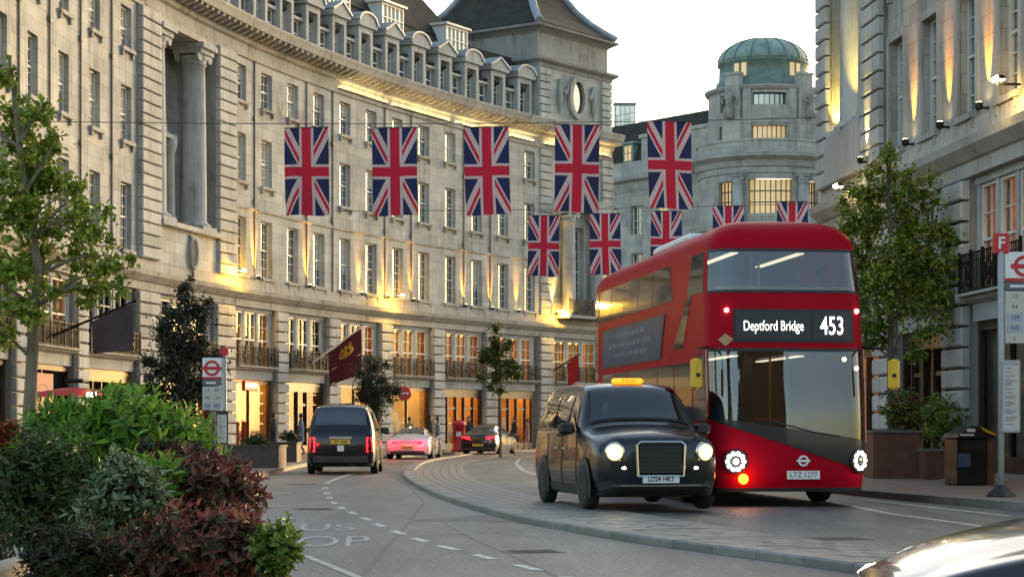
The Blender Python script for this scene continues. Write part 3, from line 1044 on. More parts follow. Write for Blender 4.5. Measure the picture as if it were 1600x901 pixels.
# ---------- the crescent
x0, y0, _ = ARC.at(15)
ORG = (x0, y0, 0)
cres = thing('crescent_building', 'long curved pale stone frontage with rows of sash windows, dormers and lit shops', 'building', ORG)
CS = 2.82
wins = [CS * k for k in range(12)]
holes = [(s - w / 2, s + w / 2, z, z + h) for s in wins for z, h, w, nx, ny in ROWS]
fb = FB(ARC, ORG); fb.wall(-.97, 32.1, ZE1 + .4, 17.6, holes); fb.build('wall', 'stone_wall', cres)
rw = random.Random(8)
for s in wins:
    for z, h, w, nx, ny in ROWS:
        p = rw.choice(['pane_dark', 'pane_dark', 'half_b']) if z < 9 else rw.choice(['pane_dark', 'pane_sky_blind', 'pane_sky_blind', 'half_a', 'half_b'])  # upper rows get more cream panes as painted sky reflections
        window(ARC, ORG, cres, s, z, w, h, nx, ny, p)
for k in range(12):
    m = MB(); loc, rz = place(ARC, ORG, CS * k + 1.41, .045, 0)
    m.tube([(0, 0, ZE1 + .46), (0, 0, 17.55)], .036, 6); m.box(-.09, .09, -.07, .045, 14.9, 15.1); m.box(-.09, .09, -.07, .045, 11.2, 11.4)
    if k % 3 != 1 and k < 11:
        m.build('panel_edge_line', 'panel_edge', cres, loc, rz)  # no pipe: dark tube drawn as the panel edge's shade line
fb = FB(ARC, ORG); entablature(fb, -.97, 32.1); fb.build('entablature', 'stone_trim', cres)
fb = FB(ARC, ORG); main_cornice(fb, -.97, 32.1); fb.build('main_cornice', 'stone_trim', cres)
modillions(ARC, ORG, cres, -.97, 32.1)
fb = FB(ARC, ORG); fb.sweep(-.97, 32.1, [(-.02, 10.9), (.07, 10.92), (.07, 11.02), (-.02, 11.05)]); fb.build('string_course', 'stone_trim', cres)
# attic and mansard
fb = FB(ARC, ORG)
fb.fbox(-6, 32.1, -1.6, -.75, 19.2, 20.7)
fb.build('attic_wall', 'slate_blue', cres)
fb = FB(ARC, ORG)
fb.sweep(-6, 32.1, [(-.7, 20.702), (-.55, 20.78), (-.55, 20.9), (-.9, 20.95), (-1.9, 22.9), (-8, 22.9), (-8, 19), (-2.2, 19)])
prof = lambda k: [(-1.85, 22.9), (-1.95 - 2.2 * k, 22.9 + 4.2 * k), (-9, 22.9 + 4.2 * k), (-9, 22.8)]
A = None
for s, k in ((-6, 1), (4, 1), (12, 1), (18, 1), (22.5, 1), (27.0, .02)):
    ring = [fb.p(fb.w(s, a, z)) for a, z in prof(k)]
    if A:
        for j in range(4): fb.face((A[j], ring[j], ring[(j + 1) % 4], A[(j + 1) % 4]))
    A = ring
rf = fb.build('roof', 'slate', cres)
m = MB(); m.poly([(-.45, .5, .28), (.45, .5, .28), (.45, .5, 1.88), (-.45, .5, 1.88)]); DP = m.mesh('pane', 'pane_sky_blind')
sash_d = m_sash(.96, 1.66, 2, 3, .05, .03)
for k in range(12):
    s = CS * k
    loc, rz = place(ARC, ORG, s, -.30, 19.2)
    o = put('dormer', DORM[k % 2], cres, loc, rz)
    put('pane', DP, o); put('window_frame', sash_d, o, (0, .42, .24))
    loc, rz = place(ARC, ORG, s + 1.41, -.70, 19.3)
    if k < 11:
        if 'attic' not in WIN:
            WIN['attic'] = m_sash(1.0, 1.2, 2, 2, .05, .03); WIN['atticp'] = m_pane(1.0, 1.2, 'pane_dark', .0)
            m = MB(); m.box(-.68, .68, -.25, .3, 1.22, 1.36); WIN['attich'] = m.mesh('lintel', 'stone_plain')
        o = put('attic_window', WIN['attic'], cres, loc, rz); put('pane', WIN['atticp'], o); put('lintel', WIN['attich'], o)
def m_roof_dormer():
    m = MB()
    m.box(-1.15, -1.05, 0, 2, 0, 1.5); m.box(1.05, 1.15, 0, 2, 0, 1.5); m.box(-1.05, 1.05, 1.2, 2, 0, 1.5)
    m.box(-1.3, 1.3, -.15, 2.3, 1.5, 1.62); m.box(-1.05, 1.05, 0, .1, 0, .12); m.box(-1.05, 1.05, 0, .1, 1.38, 1.5)
    for k in range(1, 5): m.box(-1.05 + .42 * k - .03, -1.05 + .42 * k + .03, 0, .1, .12, 1.38)
    m.box(-1.05, 1.05, .01, .08, .72, .78)
    return m.mesh('roof_dormer', 'sash')
RD = m_roof_dormer()
m = MB(); m.poly([(-1.05, .09, .1), (1.05, .09, .1), (1.05, .09, 1.4), (-1.05, .09, 1.4)]); RDP = m.mesh('pane', 'pane_sky_blind')
for s in (-1, 6.2, 13.0, 18.6, 25.3):
    loc, rz = place(ARC, ORG, s, -1.2, 21.95)
    o = put('roof_dormer', RD, cres, loc, rz); put('pane', RDP, o)
# shops
bays = [(-.85, 3.63), (4.83, 9.27), (10.47, 14.91), (16.11, 20.55), (21.75, 26.2), (27.4, 31.7)]
sty = [('interior_cream', 'shop_lamp', 'shopfront_bronze', 'tall'), ('interior_dark', 'shop_lamp_soft', 'shopfront', 'door'), ('interior_cream', 'shop_lamp', 'shopfront', 'tall'),
       ('interior_cream', 'shop_lamp', 'shopfront_bronze', 'tall'), ('interior_orange', 'shop_lamp', 'shopfront', 'twin'), ('interior_orange', 'shop_lamp', 'shopfront', 'twin')]
for (a, b), st, mz in zip(bays, sty, ('cream', 'dark', 'lit', 'lit', 'lit', 'lit')):
    shop_bay(ARC, ORG, cres, a, b, st, mezz=mz, rnd=rb)
for s in (4.23, 9.87, 15.51, 21.15, 26.8):
    pier(ARC, ORG, cres, s, 1.2)

# lamps along the crescent
ul = [(1.41, 1.6, 'uplight between the first two sash windows right of the columned niche'), (7.05, 1.8, 'uplight between third and fourth sash windows of the crescent'),
      (12.7, .8, 'uplight under the second large flag, left of the middle floodlamp'), (15.5, .9, 'uplight right above the middle floodlamp'), (18.3, .8, 'uplight first to the right of the middle floodlamp'),
      (21.2, .0, ''), (23.9, .9, 'uplight below the third large flag'), (26.8, .9, 'uplight just left of the first small flag'), (29.6, .9, 'rightmost uplight before the tower corner')]
for s, e, lab in ul:
    if e:
        uplight(ARC, s, 7.86, e=105 * e, label=lab)
floodlamp(ARC, -1.3, 7.95, e=117, label='glowing yellow floodlamp at the foot of the rusticated pilaster')
floodlamp(ARC, 15.6, 7.95 - .05, dd=.9, e=105, label='glowing yellow floodlamp in the middle of the curved ledge')
# warm strip lights washing the main cornice
def wash(path, s0, s1, z, dd, e, label, col=(1, .30, .03)):
    loc, rz = place(path, (0, 0, 0), (s0 + s1) / 2, dd, z)
    t = thing('cornice_light', label, 'strip light', loc, rz, 'strip lights under the main cornice')
    m = MB(); L = s1 - s0
    m.box(-L / 2, L / 2, -.05, .05, 0, .06); m.build('housing', 'iron', t)
    m = MB(); m.box(-L / 2 + .02, L / 2 - .02, -.03, .03, .0605, .066); m.build('lens', 'bulb', t)
    ld = bpy.data.lights.new('beam', 'AREA'); ld.shape = 'RECTANGLE'; ld.size = L; ld.size_y = .06; ld.energy = e * .065; ld.color = col; ld.spread = R(120)
    lo = bpy.data.objects.new('beam', ld); COL.objects.link(lo); lo.parent = t; lo.location = (0, 0, .08); lo.rotation_euler = (R(228), 0, 0)
wash(ARC, 10.5, 15.8, 17.74, .14, 16, 'warm strip light under the cornice above the second large flag')
wash(ARC, 16.2, 22.5, 17.74, .14, 34, 'warm strip light under the cornice between second and third large flags')
wash(ARC, 23, 31.5, 17.74, .14, 36, 'warm strip light under the cornice left of the tower corner')

# ---------- corner tower
tx, ty, tt = ARC.at(36)
T = Line(tx, ty, tt)
TO = (tx, ty, 0)
tow = thing('corner_tower_building', 'stone corner tower with oval window and steep flared slate roof', 'building', TO)
H = 3.87
def rect_rings(mb, T, s0, s1, d0, d1, prof, cap=True):
    rings = []
    for out, z in prof:
        rings.append([mb.p(mb.w(s, dd, z), (s + dd, z)) for s, dd in ((s0 - out, d1 + out), (s1 + out, d1 + out), (s1 + out, d0 - out), (s0 - out, d0 - out))])
    for A, B in zip(rings, rings[1:]):
        for j in range(4):
            mb.face((A[j], A[(j + 1) % 4], B[(j + 1) % 4], B[j]))
    if cap:
        mb.face(rings[0][::-1]); mb.face(rings[-1])
DP0, DP1 = -9.6, 0.0
fb = FB(T, TO)
fb.wall(-H, H, 7.8, 17.6, [(-.8, .8, 8.0, 13.2), (-.6, .6, 14.6, 16.8)], depth=.5)
fb.poly([fb.w(H, 0, 0), fb.w(H, -9.6, 0), fb.w(H, -9.6, 17.6), fb.w(H, 0, 17.6)], [(0, 0), (9.6, 0), (9.6, 17.6), (0, 17.6)])
fb.build('wall', 'stone_wall', tow)
fb = FB(T, TO)
rect_rings(fb, T, -H, H, DP0, DP1, [(-.05, 18), (-.05, 22.5)])
fb.build('upper_stage', 'stone_wall', tow)
fb = FB(T, TO)
rect_rings(fb, T, -H, H, DP0, DP1, [(-.06, 22.3), (.0, 22.32), (.05, 22.5), (.3, 22.66), (.34, 22.8), (.05, 22.9), (-.1, 22.92)])
rect_rings(fb, T, -H, H, DP0, DP1, [(-.2, 22.85), (-.2, 24.3), (-.1, 24.4), (.12, 24.55), (.3, 24.62), (.34, 24.75), (.0, 24.85)])
fb.build('tower_cornice', 'stone_dark', tow)
fb = FB(T, TO)
main_cornice(fb, -H, H + .0, proj=1.0)
fb.sweep(-H, H, [(.24, 18.4), (.8, 18.45), (.84, 18.62), (.24, 18.63)])
fb.build('main_cornice', 'stone_trim', tow)
fb = FB(T, TO)
pr = [(.14, 24.852), (.06, 24.95), (-.35, 25.25), (-1.0, 25.8), (-1.6, 26.5), (-2.1, 27.3), (-2.5, 28.3), (-2.85, 29.6), (-3.1, 31), (-3.3, 33)]
fb.smooth = False
rect_rings(fb, T, -H, H, DP0, DP1, pr)
rf = fb.build('roof', 'slate', tow)
fb = FB(T, TO)
for s, dd, sg, dg in ((-H, DP1, -1, 1), (H, DP1, 1, 1), (-H, DP0, -1, -1)):
    pts = [fb.w(s + sg * (o + .02), dd + dg * (o + .02), z + .02) for o, z in pr]
    fb.tube(pts, [.28 - .012 * k for k in range(len(pts))], 6)
fb.build('lead_hip', 'lead', rf)
# oval window, swags, rustication
fb = FB(T, TO)
def oval(fb, s, z, a, b, d0, d1, w, n=24):
    for k in range(n):
        t0, t1 = 2 * math.pi * k / n, 2 * math.pi * (k + 1) / n
        q = [(s + a * math.cos(t0), z + b * math.sin(t0)), (s + a * math.cos(t1), z + b * math.sin(t1)), (s + (a + w) * math.cos(t1), z + (b + w) * math.sin(t1)), (s + (a + w) * math.cos(t0), z + (b + w) * math.sin(t0))]
        A = [fb.p(fb.w(u, d0, v)) for u, v in q]; B = [fb.p(fb.w(u, d1, v)) for u, v in q]
        for j in range(4): fb.face((A[j], A[(j + 1) % 4], B[(j + 1) % 4], B[j]))
        fb.face(B)
oval(fb, 0, 20.9, .62, .95, -.1, .22, .32)
for sg in (-1, 1):
    pts = [fb.w(sg * (.95 + .75 * k / 8), .08, 21.5 - .55 * math.sin(math.pi * k / 8) + .15 * k / 8) for k in range(9)]
    fb.tube(pts, [.06, .1, .13, .15, .15, .14, .12, .1, .07], 6)
    fb.tube([fb.w(sg * 1.78, .08, 21.8), fb.w(sg * 1.78, .08, 21.2), fb.w(sg * 1.78, .08, 20.6), fb.w(sg * 1.78, .08, 19.7)], [.12, .16, .2, .04], 6)
fb.build('oval_surround', 'stone_trim', tow)
fb = FB(T, TO)
fb.poly([fb.w(.64 * math.cos(a), .03, 20.9 + .97 * math.sin(a)) for a in [2 * math.pi * k / 24 for k in range(24)]])
ov = fb.build('oval_pane', 'pane_dark', tow)
for s in (-3.25, 3.25):
    blocks(T, TO, tow, s, 19.25, 22.3, 1.1, h=.46, dep=.14, gap=.05, dd=-.05)
    blocks(T, TO, tow, s - (.15 if s < 0 else -.15) * -1 * 0, 7.85, 17.55, 1.2, h=.46, dep=.16, gap=.05)
    pier(T, TO, tow, s, 1.35)
window(T, TO, tow, 0, 8.05, 1.5, 5.1, 3, 8, 'pane_dark', dd=-.35, sill=False)
window(T, TO, tow, 0, 14.65, 1.15, 2.1, 2, 4, 'pane_dark', dd=-.35, sill=False)
c2 = m_column(.42, 6.4)
for s in (-1.45, 1.45):
    loc, rz = place(T, TO, s, .45, 7.9); put('column', c2, tow, loc, rz)
fb = FB(T, TO); entablature(fb, -H, H); fb.build('entablature', 'stone_trim', tow)
fb = FB(T, TO); fb.fbox(-2.2, 2.2, 0, .95, 14.3, 14.8); fb.build('lintel', 'stone_trim', tow)
fb = FB(T, TO); fb.fbox(-2.3, 2.3, 0, 1.1, 7.75, 7.9); fb.build('balcony_slab', 'stone_trim', tow)
WIN['rail', 4.4] = m_railing(4.4); loc, rz = place(T, TO, 0, 1.05, 7.92); put('balcony_railing', WIN['rail', 4.4], tow, loc, rz)
shop_bay(T, TO, tow, -2.5, 2.5, ('interior_orange', 'shop_lamp_soft', 'shopfront', 'door'), mezz='cream', rnd=rb)
for sg, dd in ((1, 0),):
    fb = FB(T, TO); fb.fbox(H + .0, H + .35, -9, -.2, 18.35, 19.0); fb.build('side_cornice', 'stone_trim', tow)
floodlamp(T, -2.5, 7.98, e=117, label='glowing yellow floodlamp on the tower corner ledge')
uplight(T, 2.9, 7.9, e=120, dd=.45, label='uplight at right edge of the stone tower', spot=44, col=(1, .66, .16))
uplight(T, -2.6, 7.9, e=120, dd=.45, label='uplight at left edge of the stone tower above the floodlamp', spot=44, col=(1, .66, .16))
wash(T, -3.4, 3.6, 17.74, .16, 50, 'bright warm strip light under the tower cornice', col=(1, .5, .05))
m = MB(); m.tube([(0, 0, 20), (0, 0, 33)], [.06, .03], 6); m.box(-.1, .1, -.1, .1, 19.8, 20.0)
tag(m.build('roof_mast', 'lead', None, ((920 - 800) * 140 / FPX, 140, 0)), 'thin grey roof mast against the sky behind the tower', 'mast')

# ------------------------------------------------------------------ domed building at the end of the street
class Drum:
    def __init__(self, cx, cy, r):
        self.cx, self.cy, self.r = cx, cy, r
    def at(self, s):
        f = s / self.r
        return self.cx + self.r * math.sin(f), self.cy - self.r * math.cos(f), math.pi / 2 - f
DC = (19.75, 161.0)
DO = (DC[0], DC[1], 0)
dome = thing('domed_building', 'grey stone rotunda with green copper dome closing the street view', 'building', DO)
D5 = Drum(*DC, 5.0)
q = 5.0
hl = [(-1.75, 1.75, 17.7, 20.3), (-4.4, -3.0, 17.9, 20.2), (3.0, 4.4, 17.9, 20.2), (-1.75, 1.75, 12.5, 16.4)]
fb = FB(D5, DO); fb.smooth = False
fb.wall(-9, 9, 0, 21.3, hl, depth=.7, step=.8)
fb.build('rotunda_wall', 'stone_far', dome)
for a, b, c, e in hl:
    fb = FB(D5, DO)
    for u in fb.segs(a, b, .45): fb.fbox(u - .035, u + .035, -.42, -.34, c, e)
    for k in range(1, 3): fb.fbox(a, b, -.42, -.35, c + (e - c) * k / 3 - .04, c + (e - c) * k / 3 + .04)
    f = fb.build('window', 'sash_dark', dome)
    fb = FB(D5, DO); fb.wall(a, b, c, e, [], dd=-.45, step=.5); fb.build('pane', 'pane_lit' if c > 17 else 'pane_dark', f)
fb = FB(D5, DO)
fb.sweep(-9, 9, [(-.5, 20.8), (.1, 20.8), (.15, 21.2), (.3, 21.3), (.45, 21.7), (.9, 22.0), (.95, 22.25), (.3, 22.4), (.3, 22.42), (-.5, 22.4)], step=.5)
fb.build('cornice', 'stone_far', dome)
fb = FB(D5, DO)
fb.sweep(-9, 9, [(.05, 22.4), (.2, 22.42), (.2, 23.2), (.28, 23.22), (.28, 23.38), (.0, 23.4)], step=.5)
fb.build('parapet', 'stone_far', dome)
cm = m_column(.45, 4.0)
for s in (-2.45, 2.45):
    loc, rz = place(D5, DO, s, .35, 16.9); put('column', cm, dome, loc, rz)
fb = FB(D5, DO); fb.sweep(-9, 9, [(-.2, 16.5), (.7, 16.5), (.8, 16.9), (-.2, 16.9)], step=.5); fb.build('ledge', 'stone_far', dome)
D4 = Drum(*DC, 4.3)
fb = FB(D4, DO)
hu = [(-1.4, 1.4, 23.35, 24.5), (-1.35, 1.35, 26.1, 27.0), (-4.4, -3.4, 23.4, 24.6), (3.4, 4.4, 23.4, 24.6), (-4.3, -3.5, 25.7, 27.0), (3.5, 4.3, 25.7, 27.0)]
fb.wall(-8.5, 8.5, 22.4, 27.6, hu, depth=.6, step=.7); fb.build('drum_wall', 'stone_far', dome)
for a, b, c, e in hu:
    fb = FB(D4, DO)
    for u in fb.segs(a, b, .45): fb.fbox(u - .03, u + .03, -.42, -.34, c, e)
    f = fb.build('window', 'sash_dark', dome)
    fb = FB(D4, DO); fb.wall(a, b, c, e, [], dd=-.45, step=.5); fb.build('pane', 'pane_lit' if (c < 24 and abs(a + b) < 1) else 'pane_dark', f)
fb = FB(D4, DO)
for s in (-1.75, 1.75): fb.fbox(s - .3, s + .3, -.1, .22, 23.4, 27.3)
fb.fbox(-1.45, 1.45, 0, .12, 24.7, 25.9); fb.fbox(-.5, .5, .12, .2, 25.0, 25.2)
fb.sweep(-8.5, 8.5, [(-.3, 27.3), (.15, 27.3), (.3, 27.5), (.3, 27.62), (-.3, 27.65)], step=.5)
fb.build('drum_trim', 'stone_far', dome)
for s in (-2.75, 2.75):      # buttresses with carved figures
    fb = FB(D4, DO)
    fb.fbox(s - .7, s + .7, -.2, .7, 22.6, 25.0); fb.fbox(s - .55, s + .55, -.2, .55, 25.0, 28.4)
    fb.fbox(s - .62, s + .62, -.2, .64, 28.402, 28.6)
    b = fb.build('buttress', 'stone_far', dome)
    x, y, _ = fb.w(s, .95, 0)
    fb = FB(D4, DO); fb.smooth = True
    fb.lathe([(.34, 25.0), (.30, 25.6), (.24, 26.1), (.34, 26.5), (.36, 26.8), (.12, 26.98), (.15, 27.15), (.14, 27.3), (.02, 27.42)], 10, (x, y, 0))
    fb.tube([fb.w(s - .3, .9, 26.8), fb.w(s - .52, 1.0, 26.4), fb.w(s - .3, 1.2, 26.1)], [.1, .09, .07], 6)
    fb.tube([fb.w(s + .3, .9, 26.8), fb.w(s + .55, .9, 26.5), fb.w(s + .6, 1.0, 26.0)], [.1, .09, .07], 6)
    fb.tube([fb.w(s - .14, 1.05, 25.9), fb.w(s - .2, 1.2, 25.5), fb.w(s - .2, 1.15, 25.0)], [.16, .13, .1], 6)
    fb.build('statue', 'stone_dark', b)
m = MB(DO); m.smooth = True
m.lathe([(3.95, 27.6), (3.95, 27.8), (3.75, 27.85), (3.7, 28.3), (3.5, 28.4), (3.45, 29.6), (3.6, 29.7), (3.62, 29.85)], 40, (DC[0], DC[1], 0))
m.build('copper_drum', 'copper_dark', dome)
m = MB(DO); m.smooth = True
m.lathe([(3.55 * math.cos(a), 29.852 + 2.0 * math.sin(a)) for a in [math.pi / 2 * k / 10 for k in range(10)]] + [(.25, 31.84), (.2, 31.95)], 40, (DC[0], DC[1], 0))
dm = m.build('copper_dome', 'copper', dome)
m = MB(DO)
for k in range(16):
    a = 2 * math.pi * k / 16
    pts = [(DC[0] + 3.57 * math.cos(t) * math.cos(a), DC[1] + 3.57 * math.cos(t) * math.sin(a), 29.86 + 2.02 * math.sin(t)) for t in [math.pi / 2 * j / 8 for j in range(8)]]
    m.tube(pts, .06, 5)
m.build('dome_rib', 'copper_dark', dm)
D3 = Drum(*DC, 3.5)
for s in (-2.6, -1.95, 1.95, 2.6):
    fb = FB(D3, DO); fb.fbox(s - .2, s + .2, -.1, .06, 28.5, 29.5); fb.build('drum_window', 'pane_lit', dome)
# left wing
WL = Line(5.5, 174.5, math.atan2(15.6 - 5.5, 161.5 - 174.5))
LW = math.hypot(15.6 - 5.5, 161.5 - 174.5)
def wing(W, L, name):
    ws = [1.6 + 3.1 * k for k in range(int((L - 1) / 3.1))]
    hh = [(s - .75, s + .75, z, z + 2.4) for s in ws for z in (9.4, 13.3, 17.2)]
    fb = FB(W, DO); fb.wall(0, L, 0, 21.3, hh, depth=.5); fb.build('wing_wall', 'stone_far', dome)
    for k, s in enumerate(ws):
        for j, z in enumerate((9.4, 13.3, 17.2)):
            window(W, DO, dome, s, z, 1.5, 2.4, 3, 4, 'pane_lit' if (k + j) % 3 == 2 else 'pane_dark', dd=-.3, sill=False)
    fb = FB(W, DO)
    fb.sweep(0, L, [(-.5, 20.8), (.05, 20.8), (.3, 21.5), (.7, 21.7), (.75, 21.95), (.1, 22.1), (-.5, 22.1)]); fb.build('cornice', 'stone_far', dome)
    fb = FB(W, DO); fb.fbox(0, L, -.6, -.1, 22.1, 23.3); fb.build('parapet', 'stone_far', dome)
    fb = FB(W, DO); fb.sweep(-3, L, [(-.7, 22.1), (-1.1, 24.2), (-2.6, 27.0), (-9, 27.3), (-9, 22)]); r = fb.build('roof', 'slate', dome)
    fb = FB(W, DO)
    for k in range(int(L / 1.4)): fb.fbox(.4 + 1.4 * k, .45 + 1.4 * k, -3.0, -2.95, 27.0, 28.0)
    fb.fbox(0, L, -3.0, -2.96, 27.96, 28.0); fb.fbox(0, L, -3.0, -2.97, 27.5, 27.53); fb.build('roof_railing', 'lead', r)
    return r
rw_ = wing(WL, LW, 'wing')
fb = FB(WL, DO); fb.fbox(7.6, LW + .5, -2.4, -.62, 22.1, 25.2); fb.fbox(7.4, LW + .5, -2.5, -.5, 25.2, 25.5); fb.build('attic_storey', 'stone_far', dome)
for s in (2.2, 5.8):
    loc, rz = place(WL, DO, s, -.75, 23.4)
    m = MB(); m.box(-.6, .6, 0, 2.0, 0, 1.5); m.bbox(-.8, .8, -.15, 2.2, 1.5, 1.7, .06)
    o = m.build('roof_dormer', 'copper', dome, loc, rz)
    m = MB(); m.poly([(-.4, -.01, .15), (.4, -.01, .15), (.4, -.01, 1.35), (-.4, -.01, 1.35)]); m.build('pane', 'pane_lit', o)
    m = MB(); m.box(-.03, .03, -.03, -.012, .15, 1.35); m.box(-.4, -.031, -.03, -.012, .72, .78); m.box(.031, .4, -.03, -.012, .72, .78); m.build('window_frame', 'sash_dark', o)
WR = Line(24.2, 161.0, R(82)); wing(WR, 16, 'wing')
m = MB(); m.box(-.9, .9, -.6, .6, 0, 2.2); m.box(-1.0, 1.0, -.7, .7, 2.2, 2.3)
gh = tag(m.build('rooftop_cabin', 'lead', None, ((976 - 800) * 178 / FPX, 178, 27.2)), 'small blue grey cabin on the roof right of the tower', 'cabin')
for k in range(4):
    m = MB(); m.poly([(-.8 + .42 * k, -.61, .3), (-.44 + .42 * k, -.61, .3), (-.44 + .42 * k, -.61, 2.0), (-.8 + .42 * k, -.61, 2.0)]); m.build('pane', 'pane_sky_blind', gh)
m = MB(); m.box(-1.3, 1.3, -.9, .9, -6, 0); m.build('cabin_base', 'slate', gh)

# ------------------------------------------------------------------ building on the right
RY0 = 58.6
RA = Line(10.44 - .0898 * (RY0 - 41.8), RY0, R(180) - math.atan(.0898))
rx, ry, _ = RA.at(12)
RO = (rx, ry, 0)
right = thing('right_terrace_building', 'stone terrace at right with tall sash windows, balcony and uplit piers', 'building', RO)
def sY(Y):
    return (RY0 - Y) * math.sqrt(1 + .0898 ** 2)
DZ = RZ - .12
wy = [51.0, 48.2, 45.4, 42.6, 39.8, 37.0]
ws = [sY(y) for y in wy]
rrow = [(z + DZ, h, w, nx, ny) for z, h, w, nx, ny in ROWS]
rrow[0] = (8.0 + DZ, 2.75, 1.25, 3, 6)
holes = [(s - w / 2, s + w / 2, z, z + h) for s in ws for z, h, w, nx, ny in rrow]
SE = 28.0
sP1 = sY(51.9)
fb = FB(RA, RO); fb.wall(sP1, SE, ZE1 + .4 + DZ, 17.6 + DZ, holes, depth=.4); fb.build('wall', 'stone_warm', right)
rw = random.Random(18)
for s in ws:
    for z, h, w, nx, ny in rrow:
        window(RA, RO, right, s, z, w, h, nx, ny, 'pane_dark')
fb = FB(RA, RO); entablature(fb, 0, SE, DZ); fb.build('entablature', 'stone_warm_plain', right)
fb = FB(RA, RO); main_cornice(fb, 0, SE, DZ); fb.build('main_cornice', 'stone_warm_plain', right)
fb = FB(RA, RO); fb.sweep(0, SE, [(-.7, 19.2), (-.6, 21), (-3, 25), (-14, 25), (-14, 19.2)]); fb.build('roof', 'slate', right)
fb = FB(RA, RO)
for s in ws:        # window surrounds
    z, h, w = rrow[0][0], rrow[0][1], rrow[0][2]
    for sg in (-1, 1):
        a = s + sg * (w / 2 + .11); fb.fbox(a - .11, a + .11, -.02, .07, z, z + h + .2)
    fb.fbox(s - w / 2, s + w / 2, -.02, .07, z + h, z + h + .2)
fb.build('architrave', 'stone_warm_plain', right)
# end pavilion with column
fb = FB(RA, RO)
fb.fbox(sP1 - 1.75, sP1, -1.7, .12, ZE1 + .46 + DZ, 17.56 + DZ); fb.build('pilaster', 'stone_dark', right)
fb = FB(RA, RO); fb.fbox(0.0, 1.15, -1.7, .12, ZE1 + .46 + DZ, 17.56 + DZ); fb.build('pilaster', 'stone_dark', right)
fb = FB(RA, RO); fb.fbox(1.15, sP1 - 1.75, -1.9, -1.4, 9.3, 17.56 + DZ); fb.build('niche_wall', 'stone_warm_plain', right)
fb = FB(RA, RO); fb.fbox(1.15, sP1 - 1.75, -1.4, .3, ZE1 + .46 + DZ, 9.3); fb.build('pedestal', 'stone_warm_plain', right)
blocks(RA, RO, right, sP1 - .87, ZE1 + .46 + DZ, 17.56 + DZ, 1.74, h=.46, dep=.22, gap=.05, dd=.06)
blocks(RA, RO, right, .58, ZE1 + .46 + DZ, 17.56 + DZ, 1.14, h=.46, dep=.22, gap=.05, dd=.06)
cr_ = m_column(.58, 8.2)
for s in (1.95, 3.9):
    loc, rz = place(RA, RO, s, -.55, 9.3); put('column', cr_, right, loc, rz)
# return wall at the far end
fb = FB(RA, RO)
fb.poly([fb.w(0, .0, 0), fb.w(0, -14, 0), fb.w(0, -14, 19), fb.w(0, .0, 19)], [(0, 0), (14, 0), (14, 19), (0, 19)])
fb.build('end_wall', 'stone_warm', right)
rb = random.Random(21)
pys = [52.0, 46.05, 40.4, 34.6]
ps = [sY(y) for y in pys]
pier(RA, RO, right, .6, 1.2, DZ); 
for s in ps: pier(RA, RO, right, s, 1.5, DZ)
shop_bay(RA, RO, right, 1.25, ps[0] - .8, ('interior_cream', 'shop_lamp_soft', 'shopfront', 'door'), DZ, 'dark', rb)
shop_bay(RA, RO, right, ps[0] + .8, ps[1] - .8, ('interior_cream', None, 'shopfront', 'twin'), DZ, 'dark', rb)
shop_bay(RA, RO, right, ps[1] + .8, ps[2] - .8, ('display_white', None, 'shopfront', 'tall'), DZ, 'lit', rb)
shop_bay(RA, RO, right, ps[2] + .8, ps[3] - .8, ('interior_cream', 'shop_lamp_soft', 'shopfront', 'tall'), DZ, 'lit', rb)
G = 'wall uplights on the building at right'
uplight(RA, sY(49.6), 7.9 + DZ, e=75, label='uplight left of the second tall window at right', group=G)
uplight(RA, sY(46.8), 7.9 + DZ, e=90, label='uplight between the second and third tall windows at right', group=G)
uplight(RA, sY(44.0), 7.9 + DZ, e=90, label='uplight nearest the top right corner, beside the last tall window', group=G)
uplight(RA, 1.3, 9.35, e=90, dd=.0, label='hidden uplight washing the far column of the right pavilion', group=G, spot=60, col=(1, .72, .15))
uplight(RA, 2.95, 9.35, e=90, dd=.05, label='hidden uplight between the two columns of the right pavilion', group=G, spot=60, col=(1, .72, .15))
uplight(RA, sP1 - 1.0, 7.9 + DZ, e=60, dd=.45, label='uplight on the rusticated pilaster above the tree at right', group=G, col=(1, .72, .2))
floodlamp(RA, sY(41.5), 8.0 + DZ, e=30, label='floodlamp on the ledge at the right edge of the picture', group='floodlamps on the right building', col=(1, .62, .16))
floodlamp(RA, sP1 - 1.9, 7.3 + DZ, dd=.8, e=18, label='small floodlamp peeping through the top of the right tree', group='floodlamps on the right building', col=(1, .7, .25))

# ------------------------------------------------------------------ the street behind the camera (seen in reflections)
for lab, X, th in (('plain stone terrace behind the camera on the left side', -12.0, 0), ('plain stone terrace behind the camera on the right side', 12.0, 180)):
    W = Line(X, -128 if th == 0 else -26, R(th)); L_ = 102
    q = (X, -78, 0)
    bt = thing('rear_terrace_building', lab, 'building', q, group='terraces behind the camera')
    hh = [(s - .7, s + .7, z, z + 2.3) for s in [2.5 + 3.6 * k for k in range(28)] for z in (1.0, 8.2, 12.2, 15.6)]
    fb = FB(W, q); fb.wall(0, L_, 0, 18.5, hh, depth=.3, step=20); fb.build('wall', 'stone_plain', bt)
    fb = FB(W, q); fb.sweep(0, L_, [(-.3, 18.5), (.8, 18.7), (.8, 19), (-.8, 19.1), (-3, 24), (-14, 24), (-14, 0), (-.4, 0)], step=60); fb.build('roof', 'slate', bt)
